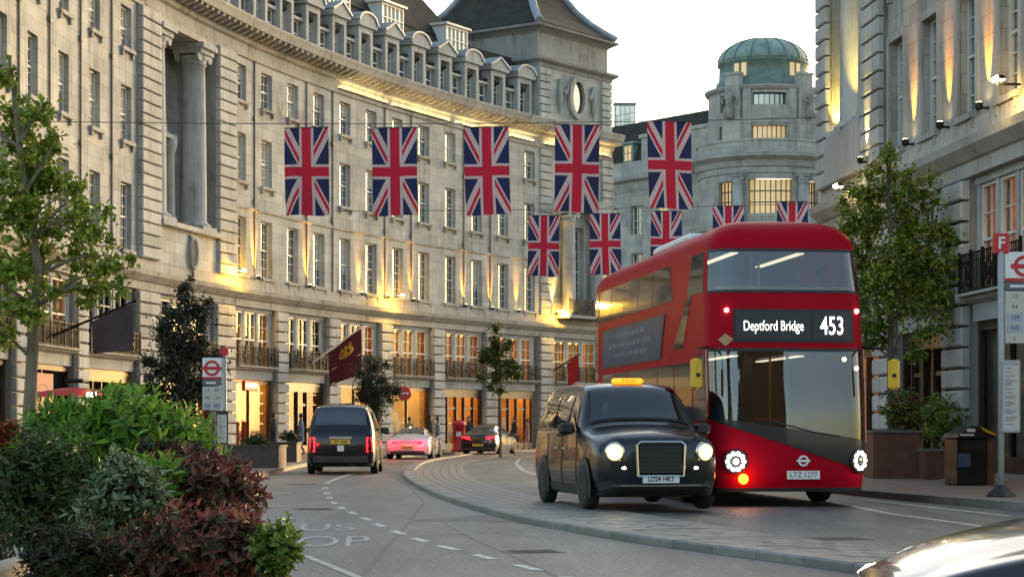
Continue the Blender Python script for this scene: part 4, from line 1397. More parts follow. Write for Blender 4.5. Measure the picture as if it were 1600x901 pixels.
# ------------------------------------------------------------------ vehicles
pmat('bus_red', (0.38, 0.005, 0.017), 0.42, var=0.12, scale=1.1, coat=0.0, spec=0.035)
pmat('bus_red_deep', (0.25, 0.008, 0.012), 0.25, var=0.1, scale=1.5, coat=0.8)
pmat('glass_dark', (0.012, 0.016, 0.018), 0.03, var=0.3, scale=0.8, spec=1.0, coat=0.6)
pmat('glass_side', (0.016, 0.020, 0.018), 0.05, var=0.3, scale=0.8, spec=0.07)
pmat('glass_blue', (0.035, 0.07, 0.105), 0.03, var=0.45, scale=2.2, spec=1.0, coat=0.9).node_tree.nodes['Principled BSDF'].inputs['IOR'].default_value = 2.2  # blue sky reflection put into the base colour of the windscreen
pmat('black_gloss', (0.010, 0.010, 0.011), 0.3, var=0.2, scale=3, coat=0.3)
pmat('taxi_black', (0.012, 0.013, 0.015), 0.25, var=0.25, scale=2, coat=0.4, spec=0.3)
pmat('car_white', (0.72, 0.62, 0.62), 0.2, var=0.05, scale=2, coat=1.0)
pmat('car_black', (0.014, 0.013, 0.013), 0.2, var=0.2, scale=2, coat=0.8, spec=0.4).node_tree.nodes['Principled BSDF'].inputs['Coat Roughness'].default_value = 0.07
pmat('car_silver', (0.70, 0.70, 0.68), 0.18, var=0.05, scale=2, coat=1.0)
pmat('rubber', (0.018, 0.018, 0.018), 0.8, var=0.3, scale=12)
pmat('alloy', (0.32, 0.31, 0.29), 0.35, metal=0.7, var=0.2, scale=8)
pmat('chrome', (0.6, 0.6, 0.58), 0.12, metal=1.0, var=0.05)
pmat('trim_dark', (0.025, 0.025, 0.026), 0.5, var=0.2)
pmat('plate_white', (0.75, 0.75, 0.70), 0.5, var=0.05)
pmat('plate_yellow', (0.75, 0.52, 0.03), 0.5, var=0.05)
pmat('ink', (0.01, 0.01, 0.012), 0.5, var=0.05)
pmat('white_paint', (0.75, 0.75, 0.72), 0.5, var=0.05)
pmat('red_paint', (0.50, 0.02, 0.025), 0.4, var=0.08)
pmat('yellow_paint', (0.70, 0.42, 0.02), 0.4, var=0.1)
pmat('advert', (0.05, 0.085, 0.13), 0.4, var=0.35, scale=1.0, spec=0.06)
pmat('advert_ink', (0.16, 0.21, 0.23), 0.5, var=0.3, scale=9, spec=0.05)
pmat('diamond_tan', (0.45, 0.25, 0.10), 0.5, var=0.1)
emat('blind_text', (1.0, 0.97, 0.86), 0.6)
emat('led_white', (1.0, 0.96, 0.88), 3)
emat('head_warm', (1.0, 0.86, 0.45), 3)
emat('amber_lamp', (1.0, 0.20, 0.01), 2.5)
emat('marker_lamp', (1.0, 0.70, 0.35), 3)
emat('tail_red', (1.0, 0.008, 0.012), 1.2)
emat('brake_red', (1.0, 0.008, 0.015), 2.2)
emat('taxi_sign', (1.0, 0.33, 0.015), 0.5)
emat('head_halo', (1.0, 0.55, 0.08), 0.7)  # yellow halo of the taxi headlamps, painted as a glowing ring
emat('cabin_glow', (1.0, 0.82, 0.55), 0.5)
pmat('skin', (0.45, 0.27, 0.19), 0.6, var=0.1, scale=6)
pmat('hair', (0.03, 0.02, 0.015), 0.7, var=0.3, scale=20)
pmat('cloth_dark', (0.03, 0.03, 0.035), 0.9, var=0.3, scale=8)
pmat('cloth_grey', (0.16, 0.16, 0.17), 0.9, var=0.25, scale=8)
pmat('cloth_tan', (0.34, 0.25, 0.17), 0.9, var=0.25, scale=8)
pmat('cloth_pink', (0.45, 0.20, 0.18), 0.9, var=0.25, scale=8)
pmat('cloth_blue', (0.06, 0.09, 0.17), 0.9, var=0.25, scale=8)

def wheel(parent, x, y, r, w, side, name='wheel', rim='alloy', spokes=5):
    """wheel with axle along x; side = +1/-1 gives the outer face"""
    m = MB(); m.smooth = True
    h = w / 2
    m.lathe([(r * .66, -h), (r * .93, -h), (r, -h * .7), (r, h * .7), (r * .93, h), (r * .66, h)], 28, (0, 0, 0), 'x')
    o = m.build(name, 'rubber', parent, (x, y, r))
    m = MB()
    m.lathe([(r * .67, -h * .8), (r * .68, h * .95), (r * .60, h * .98), (r * .58, h * .55), (.02, h * .5)], 24, (0, 0, 0), 'x')
    for k in range(spokes):
        a = 2 * math.pi * k / spokes
        ca, sa = math.cos(a), math.sin(a)
        q = [(.02, -.05), (r * .6, -.035), (r * .6, .035), (.02, .05)]
        m.prism(q, lambda p, t: (h * .52, p * ca - t * sa, p * sa + t * ca), lambda p, t: (h * .88, p * ca - t * sa, p * sa + t * ca))
    m.lathe([(.07, h * .5), (.06, h * .98), (.01, h)], 12, (0, 0, 0), 'x')
    q = m.build('rim', rim, o)
    if side < 0:
        q.scale = (-1, 1, 1)
    return o

# ---------- lofted car bodies
def pch(xs, ys, x):
    n = len(xs)
    if x <= xs[0]: return ys[0]
    if x >= xs[-1]: return ys[-1]
    k = 0
    while xs[k + 1] < x: k += 1
    dl = [(ys[i + 1] - ys[i]) / (xs[i + 1] - xs[i]) for i in range(n - 1)]
    def sl(i):
        if i == 0: return dl[0]
        if i == n - 1: return dl[-1]
        if dl[i - 1] * dl[i] <= 0: return 0
        h0, h1 = xs[i] - xs[i - 1], xs[i + 1] - xs[i]
        w1, w2 = 2 * h1 + h0, h1 + 2 * h0
        return (w1 + w2) / (w1 / dl[i - 1] + w2 / dl[i])
    h = xs[k + 1] - xs[k]; t = (x - xs[k]) / h
    return ((2 * t**3 - 3 * t**2 + 1) * ys[k] + (t**3 - 2 * t**2 + t) * h * sl(k) + (-2 * t**3 + 3 * t**2) * ys[k + 1] + (t**3 - t**2) * h * sl(k + 1))

class Loft:
    """car body: y runs from nose (0) to tail; q in [-8,8] runs over the section, 0 = top centre, 4 = belt, 8 = under"""
    def __init__(self, st):
        self.ys = [s[0] for s in st]
        P = []
        for s in st:
            y, zb, hb, zm, hm, zw, hw, zt, ht, cr = s
            P.append([(0, zt + cr), (ht * .5, zt + cr * .75), (ht * .86, zt), (ht, zt - .09 * min(1, (zt - zw) / .3)), (hw, zw), (hm, zm), (hb, zb + .1), (hb * .94, zb), (0, zb)])
        self.X = [[P[i][k][0] for i in range(len(st))] for k in range(9)]
        self.Z = [[P[i][k][1] for i in range(len(st))] for k in range(9)]
    def pt(self, y, q, off=0.0):
        if off:
            a = Vector(self.pt(y, q)); e = .02
            b = Vector(self.pt(y + e, q)) - Vector(self.pt(y - e, q)); c = Vector(self.pt(y, q + e)) - Vector(self.pt(y, q - e))
            n = b.cross(c)
            if n.length > 1e-9: n.normalize()
            cen = Vector((0, y, .7))
            if n.dot(a - cen) < 0: n = -n
            return a + n * off
        s = 1 if q >= 0 else -1
        v = min(8, abs(q))
        k = [i for i in range(9)]
        x = pch(k, [pch(self.ys, self.X[j], y) for j in k], v)
        z = pch(k, [pch(self.ys, self.Z[j], y) for j in k], v)
        return (s * x, y, z)
    def body(self, name, mat, parent, ny=44, hole=None):
        m = MB(); m.smooth = True
        y0, y1 = self.ys[0], self.ys[-1]
        yy = sorted(set([y0 + (y1 - y0) * k / ny for k in range(ny + 1)] + self.ys + list(hole[:2] if hole else [])))
        qs = [-8 + .4 * k for k in range(41)]
        I = [[m.p(self.pt(y, q)) for q in qs] for y in yy]
        for a in range(len(yy) - 1):
            for b in range(40):
                if hole and hole[0] < (yy[a] + yy[a + 1]) / 2 < hole[1] and abs(qs[b] + qs[b + 1]) / 2 < hole[2]:
                    continue
                m.face((I[a][b], I[a][b + 1], I[a + 1][b + 1], I[a + 1][b]))
        m.face(I[0][::-1][:-1]); m.face(I[-1][:-1])
        return m.build(name, mat, parent)
    def patch(self, name, mat, parent, c, off=.008, n=8, nq=8):
        """c: four (y, q) corners in order"""
        m = MB(); m.smooth = True
        (a, b, e, f) = c
        def fn(u, v):
            y = (a[0] * (1 - u) + b[0] * u) * (1 - v) + (f[0] * (1 - u) + e[0] * u) * v
            q = (a[1] * (1 - u) + b[1] * u) * (1 - v) + (f[1] * (1 - u) + e[1] * u) * v
            return self.pt(y, q, off)
        m.grid(fn, [k / n for k in range(n + 1)], [k / nq for k in range(nq + 1)])
        return m.build(name, mat, parent)
    def line(self, name, mat, parent, pts, r=.008, off=.004):
        m = MB()
        P = []
        for (a, b) in zip(pts, pts[1:]):
            for k in range(6):
                t = k / 6
                P.append(self.pt(a[0] + (b[0] - a[0]) * t, a[1] + (b[1] - a[1]) * t, off))
        P.append(self.pt(*pts[-1], off))
        m.tube(P, r, 4, False)
        return m.build(name, mat, parent)
def arch(parent, x, y, z, r, zb, name='wheel_arch', mat='trim_dark'):
    m = MB()
    s = 1 if x > 0 else -1
    pts = [(r * math.cos(a), r * math.sin(a)) for a in [math.pi * (k / 16) for k in range(17)]]
    pts = [(r, zb - z)] + [q for q in pts] + [(-r, zb - z)]
    if s < 0: pts = pts[::-1]
    m.poly([(x, y + a, z + b) for a, b in pts])
    return m.build(name, mat, parent)
def plate(parent, y, z, w, h, txt, mat='plate_white', face=-1):
    m = MB(); m.bbox(-w / 2, w / 2, -.012, .012, -h / 2, h / 2, .006)
    o = m.build('number_plate', mat, parent, (0, y, z))
    if txt:
        me = text_mesh(txt, h * .82, mat='ink', sx=.92, offset=.003)
        put('plate_lettering', me, o, (0, .0135 * face, 0), rot=(R(90), 0, 0 if face < 0 else R(180)))
    return o

TX = Loft([(0.00, .32, .55, .56, .66, .80, .66, .97, .52, .02), (0.06, .27, .72, .55, .78, .84, .77, 1.02, .62, .03), (0.20, .22, .83, .55, .875, .90, .86, 1.07, .70, .05), (0.5, .19, .88, .55, .92, .97, .90, 1.12, .75, .06),
           (1.12, .19, .90, .55, .935, 1.06, .915, 1.20, .80, .05), (1.22, .19, .90, .55, .935, 1.07, .915, 1.27, .80, .05), (1.74, .19, .90, .55, .935, 1.09, .915, 1.775, .735, .045), (1.95, .19, .90, .55, .935, 1.10, .915, 1.825, .735, .045), (3.0, .19, .90, .55, .935, 1.10, .915, 1.855, .74, .045),
           (3.9, .19, .90, .55, .935, 1.10, .91, 1.85, .735, .04), (4.42, .20, .89, .55, .925, 1.10, .90, 1.79, .715, .03), (4.68, .24, .86, .55, .90, 1.09, .87, 1.28, .76, .02), (4.80, .28, .82, .55, .87, 1.06, .84, 1.12, .72, .02), (4.86, .32, .76, .55, .82, 1.0, .79, 1.04, .64, .01)])
def taxi(label, loc, rz, front_on):
    t = thing('taxi', label, 'taxi', loc, rz)
    body = TX.body('body', 'taxi_black', t, hole=(1.27, 1.72, 2.2) if front_on else None)
    if front_on:        # cabin behind the windscreen
        m = MB(); m.bbox(-.72, .72, 1.28, 1.52, .95, 1.20, .04); m.build('dashboard', 'trim_dark', t)
        m = MB(); m.tube([(-.36 + .17 * math.cos(a), 1.66 + .06 * math.sin(a), 1.18 + .15 * math.sin(a)) for a in [2 * math.pi * k / 14 for k in range(15)]], .015, 6); m.build('steering_wheel', 'ink', t)
        for x in (-.36, .36):
            m = MB(); m.bbox(x - .22, x + .22, 2.12, 2.24, .8, 1.38, .04); m.bbox(x - .12, x + .12, 2.13, 2.22, 1.382, 1.56, .03); m.build('seat', 'display_dark', t)
        m = MB(); m.box(-.7, .7, 2.42, 2.46, .5, 1.75); m.build('partition', 'trim_dark', t)
        m = MB(); m.box(-.75, .75, 1.3, 2.4, .48, .52); m.build('cabin_floor', 'trim_dark', t)
        m = MB(); m.bbox(-.1, .1, 1.78, 1.82, 1.60, 1.67, .012); m.build('rear_view_mirror', 'ink', t)
    g = 'glass_dark'
    TX.patch('windscreen', 'glass_taxi' if front_on else 'glass_blue', t, [(1.25, -2.4), (1.25, 2.4), (1.735, 2.2), (1.735, -2.2)], n=12)
    TX.patch('rear_window', g, t, [(4.66, -2.35), (4.66, 2.35), (4.40, 2.15), (4.40, -2.15)], n=12)
    for s in (-1, 1):
        for a, b in (((1.38, 3.92), (2.02, 3.18)), ((2.10, 3.92), (3.02, 3.18)), ((3.10, 3.92), (4.2, 3.18))):
            y0, y1 = a[0], b[0]
            c = [(y0, s * 3.9), (y1, s * 3.9), (y1 - (.08 if y1 > 4 else 0), s * 3.2), (y0 + (.34 if y0 < 1.5 else 0), s * 3.2)]
            TX.patch('side_window', g, t, c)
        for y in (1.38, 2.42, 3.5):
            TX.line('door_seam', 'ink', t, [(y, s * 4.0), (y, s * 6.0)], .006)
        TX.line('waist_trim', 'chrome', t, [(1.3, s * 3.96), (4.45, s * 3.96)], .012)
        TX.patch('sill_panel', 'trim_dark', t, [(1.25, s * 5.7), (3.55, s * 5.7), (3.55, s * 6.4), (1.25, s * 6.4)], off=.012)
        for y in (2.15, 2.75):
            m = MB(); m.bbox(-.02, .02, -.1, .1, -.02, .02, .008); m.build('door_handle', 'chrome', t, TX.pt(y, s * 4.35, .02))
        m = MB(); m.bbox(-.12, .12, -.05, .07, 0, .17, .035); m.box(-.15, .0, -.0, .04, -.03, .0)
        m.build('wing_mirror', 'black_gloss', t, (s * 1.05, 1.5, 1.1))
        for y in (.82, 3.80):
            arch(t, s * .942, y, .34, .43, .2)
            wheel(t, s * .86, y, .34, .2, s, rim='alloy', spokes=7)
    # front: grille, lamps, plate, bumper
    m = MB(); m.bbox(-.33, .33, -.05, .05, -.22, .22, .03); o = m.build('grille', 'ink', t, (0, .015, .74))
    m = MB()
    pts = [(-.34, -.24), (.34, -.24), (.36, .2), (.30, .25), (-.30, .25), (-.36, .2), (-.34, -.24)]
    m.tube([(a, -.06, b) for a, b in pts], .022, 6); m.build('grille_surround', 'chrome', o)
    m = MB()
    for k in range(7): m.box(-.31, .31, -.058, -.05, -.19 + k * .06, -.175 + k * .06)
    m.build('grille_bar', 'trim_dark', o)
    for s in (-1, 1):
        m = MB(); m.smooth = True
        m.lathe([(.14, .10), (.15, .0), (.145, -.035), (.12, -.05)], 20, (0, 0, 0), 'y')
        h = m.build('headlamp', 'chrome', t, (s * .655, .045, .845), rz=s * R(16))
        m = MB(); m.smooth = True
        m.lathe([(.10, -.052), (.07, -.062), (.01, -.066)], 16, (0, 0, 0), 'y'); m.build('lens', 'head_warm' if front_on else 'trim_dark', h)
        m = MB(); m.lathe([(.118, -.045), (.116, -.053), (.103, -.056), (.101, -.052)], 20, (0, 0, 0), 'y', False); m.build('light_ring', 'head_halo' if front_on else 'chrome', h)  # when lit, this ring glows as a painted halo round the lens
        if front_on:
            lamp('beam', 'SPOT', h, (0, -.12, 0), 60, (1, .85, .5), (R(84), 0, 0), R(70), .8, .06)
        m = MB(); m.bbox(-.1, .1, -.015, .015, -.02, .02, .008); m.build('side_lamp', 'marker_lamp' if front_on else 'trim_dark', t, (s * .60, .025, .62), rz=s * R(14))
        TX.patch('lower_grille', 'trim_dark', t, [(.03, s * 5.6), (.22, s * 5.5), (.22, s * 6.2), (.03, s * 6.2)], off=.006)
    m = MB(); m.bbox(-.72, .72, -.05, .1, -.03, .03, .02); m.build('bumper', 'trim_dark', t, (0, .02, .36))
    m = MB(); m.box(-.6, .6, -.012, .0, -.006, .006); m.build('bumper_trim', 'chrome', t, (0, -.035, .37))
    plate(t, -.05, .46, .54, .115, 'LD24 HKT' if front_on else 'LF71 AXB')
    # taxi sign
    m = MB(); m.bbox(-.24, .24, -.08, .08, 0, .085, .03); o = m.build('roof_sign', 'taxi_sign' if front_on else 'trim_dark', t, (0, 1.98, 1.865))
    me = text_mesh('TAXI', .07, mat='ink', sx=1.4); put('sign_lettering', me, o, (0, -.0815, .043), rot=(R(90), 0, 0))
    TX.line('cowl_trim', 'ink', t, [(1.22, -2.4), (1.22, 2.4)], .02)
    # rear
    for s in (-1, 1):
        m = MB(); m.bbox(-.10, .10, -.05, .05, -.24, .24, .04)
        o = m.build('tail_lamp', 'red_paint', t, (s * .755, 4.80, .80), rz=-s * R(14))
        m = MB()
        for a, b, c, e in ((-.075, -.045, -.2, .2), (.045, .075, -.2, .2), (-.045, .045, .15, .2), (-.045, .045, -.2, -.15)):
            m.box(a, b, .05, .056, c, e)
        m.build('light_ring', 'tail_red' if front_on else 'brake_red', o)
        if not front_on:
            lamp('glow', 'POINT', o, (0, .25, 0), 1.2, (1, .02, .03), size=.06)
    m = MB(); m.bbox(-.3, .3, -.02, .02, -.035, .035, .01); m.build('boot_handle', 'chrome', t, (0, 4.87, .98))
    plate(t, 4.875, .87, .52, .115, 'LF71 AXB' if not front_on else '', 'plate_yellow', 1)
    m = MB(); m.bbox(-.09, .09, -.01, .01, -.08, .08, .006); m.build('licence_disc', 'plate_white', t, (0, 4.872, .70))
    m = MB(); m.bbox(-.74, .74, -.08, .05, -.12, .08, .03); m.build('rear_bumper', 'trim_dark', t, (0, 4.86, .42))
    # driver behind the screen is hidden by reflections
    return t
taxi('black taxi with lit headlamps and glowing orange roof sign beside the red bus', (2.12, 29.3, .035), R(10.5), True)
taxi('black taxi seen from behind with red tail lamps, driving off at left', (-4.72, 55.2 + 4.86, .0), R(180 + 1.2), False)

# ---------- double-decker bus
class BusShell:
    hw, rc, L = 1.26, .42, 11.1
    def top(self, z):
        """tumblehome: half width, front lean"""
        hw = pch([.25, 1.0, 2.5, 3.3, 4.05], [1.235, 1.26, 1.26, 1.245, 1.19], z)
        ln = pch([.25, .45, .9, 1.4, 2.45, 3.0, 4.05], [.10, .03, .0, .02, .14, .18, .36], z)
        return hw, ln
    def plan(self, p, hw, ln, ins=0.0):
        """p: metres round the plan from front centre; negative = image left"""
        rc = self.rc
        a = abs(p); s = 1 if p >= 0 else -1
        fl = hw - rc
        bl = lambda x: .10 * (x / 1.26) ** 2
        k = rc * math.pi / 2
        if a <= fl:
            x, y = a, bl(a)
        elif a <= fl + k:
            w = (a - fl) / rc
            x, y = fl + rc * math.sin(w), bl(fl) + rc * (1 - math.cos(w))
        else:
            x, y = hw, bl(fl) + rc + a - fl - k
        return s * x, y + ln
    def pt(self, p, z, off=0.0):
        hw, ln = self.top(z)
        x, y = self.plan(p, hw, ln)
        if off:
            x1, y1 = self.plan(p + .02, hw, ln); x0, y0 = self.plan(p - .02, hw, ln)
            tx, ty = x1 - x0, y1 - y0; q = math.hypot(tx, ty)
            x += ty / q * off; y += -tx / q * off
        return (x, y, z)
    def py(self, y):
        """perimeter coordinate (image-left side) for a distance y behind the front"""
        fl = self.hw - self.rc
        return -(y - .05 - self.rc + fl + self.rc * math.pi / 2)
BS = BusShell()
BS_LOC, BS_RZ = (4.36, 31.75, 0), R(7.2)
bus = thing('double_decker_bus', 'red double-decker bus with route 453 on its blind, headlamps lit', 'bus', BS_LOC, BS_RZ)
def bus_patch(name, mat, c, parent=None, off=.006, nu=14, nv=8):
    m = MB(); m.smooth = True
    a, b, e, f = c
    def fn(u, v):
        p = (a[0] * (1 - u) + b[0] * u) * (1 - v) + (f[0] * (1 - u) + e[0] * u) * v
        z = (a[1] * (1 - u) + b[1] * u) * (1 - v) + (f[1] * (1 - u) + e[1] * u) * v
        return BS.pt(p, z, off)
    m.grid(fn, [k / nu for k in range(nu + 1)], [k / nv for k in range(nv + 1)])
    return m.build(name, mat, parent or bus)
m = MB(); m.smooth = True
pm = -BS.py(10.9)
ps_ = [-pm, *[-pm + (pm - 1.6) * k / 18 for k in range(1, 19)], *[-1.6 + 3.2 * k / 40 for k in range(1, 41)], *[1.6 + (pm - 1.6) * k / 18 for k in range(1, 19)]]
zs = [.26, .32, .45, .7, .9, 1.0, 1.07, 1.14, 1.21, 1.28, 1.35, 1.42, 1.9, 2.42, 2.5, 2.8, 3.1, 3.38, 3.7, 4.0, 4.03]
I = [[m.p(BS.pt(p, z)) for p in ps_] for z in zs]
for k in range(1, 9):      # domed roof
    t = math.pi / 2 * k / 8
    ins = .62 * (1 - math.cos(t)); z = 4.03 + .50 * math.sin(t)
    hw, ln = BS.top(4.03)
    row = []
    for p in ps_:
        x, y = BS.plan(p, hw, ln)
        sx = (hw - ins) / hw
        row.append(m.p((x * sx, y + ins * 1.5 * max(0, 1 - y / 3.0), z)))
    I.append(row)
for A, B in zip(I, I[1:]):
    za, zb = m.v[A[0]][2], m.v[B[0]][2]
    for j in range(len(ps_) - 1):
        if abs(ps_[j] + ps_[j + 1]) / 2 < 1.36 and ((zb > 1.42 - .155 * ((ps_[j] + ps_[j + 1]) / 2 + 1.36) and .99 < za < zb < 2.43) or 3.37 < za < zb < 4.01):
            continue        # openings of the two windscreens
        m.face((A[j], A[j + 1], B[j + 1], B[j]))
n = len(ps_); T_ = I[-1]
for j in range(n // 2):
    if n - 2 - j > j + 1:
        m.face((T_[j], T_[j + 1], T_[n - 2 - j], T_[n - 1 - j]))
m.smooth = False
for A, B in zip(I, I[1:]):
    m.face((A[-1], A[0], B[0], B[-1]))
m.face([I[0][j] for j in range(n)])
m.build('body', 'bus_red', bus)
ZB, ZT = 3.38, 4.00
G = 'glass_side'
sd = BS.py
# upper deck glazing
bus_patch('upper_windscreen', 'glass_car', [(-1.36, ZB), (1.36, ZB), (1.32, ZT), (-1.32, ZT)], nu=26)
bus_patch('window_rubber', 'ink', [(-1.39, ZB - .04), (1.39, ZB - .04), (1.38, ZB + .0), (-1.38, ZB + .0)], off=.010, nu=26, nv=1)
bus_patch('window_rubber', 'ink', [(-1.36, ZT - .01), (1.36, ZT - .01), (1.36, ZT + .035), (-1.36, ZT + .035)], off=.010, nu=26, nv=1)
bus_patch('upper_side_window', G, [(sd(1.75), ZB), (sd(.55), ZB), (sd(.55), ZT + .02), (sd(1.45), ZT + .02)])
bus_patch('stair_window', G, [(sd(2.9), 2.55), (sd(2.15), 2.55), (sd(1.45), ZB - .001), (sd(1.75), ZB - .001)][::1])
for k in range(5):
    y0 = 3.3 + k * 1.42
    bus_patch('upper_side_window', G, [(sd(y0 + 1.38), ZB), (sd(y0 - (.35 if k == 0 else 0)), ZB), (sd(y0 - (.0 if k else .0)), ZT + .02), (sd(y0 + 1.38), ZT + .02)])
bus_patch('rear_corner_window', G, [(sd(10.85), 2.2), (sd(10.48), 2.2), (sd(10.48), ZT), (sd(10.85), ZT)])
ad = bus_patch('advert_panel', 'trim_dark', [(sd(9.9), 2.42), (sd(3.95), 2.42), (sd(3.55), 3.20), (sd(9.9), 3.20)], off=.012)
bus_patch('advert_poster', 'advert', [(sd(9.8), 2.47), (sd(4.05), 2.47), (sd(3.68), 3.15), (sd(9.8), 3.15)], ad, off=.018)
for j, (a, b) in enumerate(((5.4, 8.6), (4.9, 9.2), (5.2, 8.4))):
    z = 2.98 - j * .19
    y = a
    while y < b:
        L = .18 + .25 * ((j * 7 + int(y * 10)) % 5) / 5
        bus_patch('poster_lettering', 'advert_ink', [(sd(min(b, y + L)), z), (sd(y), z), (sd(y), z + .085), (sd(min(b, y + L)), z + .085)], ad, off=.024, nu=1, nv=1)
        y += L + .1
# lower deck sides
for k in range(6):
    y0 = 1.5 + k * 1.42
    bus_patch('lower_side_window', G, [(sd(y0 + 1.36), 1.25), (sd(y0), 1.25), (sd(y0), 2.3), (sd(y0 + 1.36), 2.3)])
for s in (-1, 1):
    bus_patch('cab_window', G, [(s * 1.42, 1.35), (s * abs(sd(1.4)), 1.35), (s * abs(sd(1.4)), 2.35), (s * 1.42, 2.38)])
for k in range(6):
    y0 = .6 + k * 1.6
    bus_patch('upper_side_window', G, [(-sd(y0), ZB), (-sd(y0 + 1.5), ZB), (-sd(y0 + 1.5), ZT), (-sd(y0), ZT)])
    bus_patch('lower_side_window', G, [(-sd(y0 + 1.4), 1.25), (-sd(y0 + 2.9), 1.25), (-sd(y0 + 2.9), 2.3), (-sd(y0 + 1.4), 2.3)])
# seams on the flank
for a, b in (((2.35, .5), (2.35, 1.2)), ((3.25, 2.4), (3.25, 2.45))):
    m = MB(); m.tube([BS.pt(sd(a[0]), a[1], .004), BS.pt(sd(b[0]), b[1], .004)], .008, 4); m.build('panel_seam', 'ink', bus)
# front: blind
bl = bus_patch('blind_box', 'ink', [(-.90, 2.56), (1.02, 2.56), (1.02, 3.08), (-.90, 3.08)], off=.010, nu=20)
bus_patch('blind_glass', 'trim_dark', [(-.86, 2.60), (.98, 2.60), (.98, 3.04), (-.86, 3.04)], bl, off=.015, nu=20)
def on_front(o_name, me, p, z, off, parent, sx=1):
    """bend flat lettering round the bus front"""
    for v in me.vertices:
        v.co = Vector(BS.pt(p + v.co.x * sx, z + v.co.y, off))
    return put(o_name, me, parent)
on_front('blind_lettering', text_mesh('Deptford Bridge', .225, mat='blind_text', sx=.64, offset=.0), -.27, 2.81, .022, bl)
on_front('route_number', text_mesh('453', .40, mat='blind_text', sx=.66, offset=.004), .67, 2.81, .022, bl)
bus_patch('blind_divider', 'ink', [(.335, 2.6), (.36, 2.6), (.36, 3.04), (.335, 3.04)], bl, off=.020, nu=1)
# lower windscreen: lower edge falls to the right
bus_patch('lower_windscreen', 'glass_car', [(-1.36, 1.40), (1.36, 1.00), (1.36, 2.42), (-1.36, 2.42)], nu=26)
# cabin seen through the screens
m = MB(); m.box(-1.2, 1.2, .55, 10.8, .34, .40); m.box(-1.2, 1.2, .5, 10.8, 2.44, 2.52); m.box(-1.2, 1.2, 4.6, 4.7, .4, 2.44); m.box(-1.15, 1.15, 5.6, 5.7, 2.52, 4.0)
m.build('deck', 'interior_dark', bus)
m = MB(); m.bbox(-1.12, 1.12, .42, .80, .7, 1.12, .05); m.bbox(-1.1, -.1, .5, .85, 1.122, 1.34, .05); m.build('dashboard', 'trim_dark', bus)
m = MB(); m.tube([(-.62 + .22 * math.cos(a), .92 + .1 * math.sin(a), 1.42 + .18 * math.sin(a)) for a in [2 * math.pi * k / 14 for k in range(15)]], .018, 6); m.build('steering_wheel', 'ink', bus)
for x in (-.95, -.15):
    m = MB(); m.box(x - .02, x + .02, 1.9, 2.6, .4, 2.4); m.build('cab_partition', 'trim_dark', bus)
for k, (x, y, z) in enumerate([(-.7, 1.75, .55), (.75, 2.6, .4), (.75, 3.5, .4), (.35, 3.5, .4), (-.75, 3.6, .4)] + [(x, 1.5 + .95 * r, 2.52) for r in range(4) for x in (-.85, -.42, .42, .85)]):
    m = MB(); m.bbox(-.2, .2, -.22, .22, .32, .46, .03); m.bbox(-.2, .2, .14, .24, .462, 1.0, .03); m.box(-.03, .03, -.03, .03, 0, .32); m.build('seat', 'display_red' if k else 'cloth_blue', bus, (x, y, z))
for x, y, z0, z1 in ((.25, 1.3, .4, 2.44), (-.1, 2.7, .4, 2.44), (.4, 3.0, .4, 2.44), (-.2, 1.9, 2.52, 4.05), (.2, 3.0, 2.52, 4.05)):
    m = MB(); m.tube([(x, y, z0), (x, y, z1)], .02, 8); m.build('grab_pole', 'yellow_paint', bus)
m = MB(); m.box(-1.1, 1.1, .62, .64, 3.42, 3.46); m.build('front_rail', 'yellow_paint', bus)
for z in (2.41, 4.08):
    for x in (-.55, .55):
        m = MB(); m.box(x - .06, x + .06, 1.6, 4.4, z - .02, z); m.build('ceiling_light', 'cabin_glow', bus)
bus_patch('dark_panel', 'black_gloss', [(-1.36, 1.375), (1.42, .50), (1.42, 1.01), (-1.36, 1.41)], off=.010, nu=30)
bus_patch('window_rubber', 'ink', [(-1.42, 1.395), (1.42, .47), (1.42, .505), (-1.42, 1.435)], off=.012, nu=30, nv=1)
bus_patch('window_rubber', 'ink', [(-1.42, 2.42), (1.42, 2.42), (1.42, 2.47), (-1.42, 2.47)], off=.012, nu=30, nv=1)
for s in (-1, 1):
    m = MB(); m.tube([BS.pt(s * 1.40, z, .012) for z in (1.4 if s < 0 else 1.0, 1.8, 2.45)], .022, 6); m.build('corner_pillar', 'bus_red_deep', bus)
m = MB(); m.tube([BS.pt(.75, 1.10, .02), BS.pt(.3, 1.17, .03), BS.pt(-.35, 1.34, .03)], .012, 5); m.build('wiper', 'trim_dark', bus)
# headlamps: rings of white leds
for p, z in ((-.90, .71), (1.10, .72)):
    c = Vector(BS.pt(p, z, .012)); e = Vector(BS.pt(p + .03, z, .012)) - Vector(BS.pt(p - .03, z, .012))
    rz = math.atan2(e.y, e.x)
    m = MB(); m.lathe([(.185, .03), (.19, -.01), (.17, -.02), (.01, -.022)], 24, (0, 0, 0), 'y')
    h = m.build('headlamp', 'trim_dark', bus, c, rz)
    for k in range(10):
        a = 2 * math.pi * k / 10
        m = MB(); m.lathe([(.034, -.022), (.03, -.034), (.004, -.038)], 8, (.125 * math.cos(a), 0, .125 * math.sin(a)), 'y'); m.build('led', 'led_white', h)
    m = MB(); m.lathe([(.05, -.022), (.04, -.03), (.004, -.032)], 10, (0, 0, 0), 'y'); m.build('lens', 'chrome', h)
    lamp('glow', 'POINT', h, (0, -.25, 0), .8, (1, .95, .85), size=.08)
m = MB(); m.lathe([(.075, .01), (.08, -.02), (.05, -.035), (.005, -.04)], 14, (0, 0, 0), 'y')
o = m.build('indicator_lamp', 'amber_lamp', bus, BS.pt(-.78, .44, .012)); lamp('glow', 'POINT', o, (0, -.2, 0), 1.2, (1, .2, .02), size=.08)
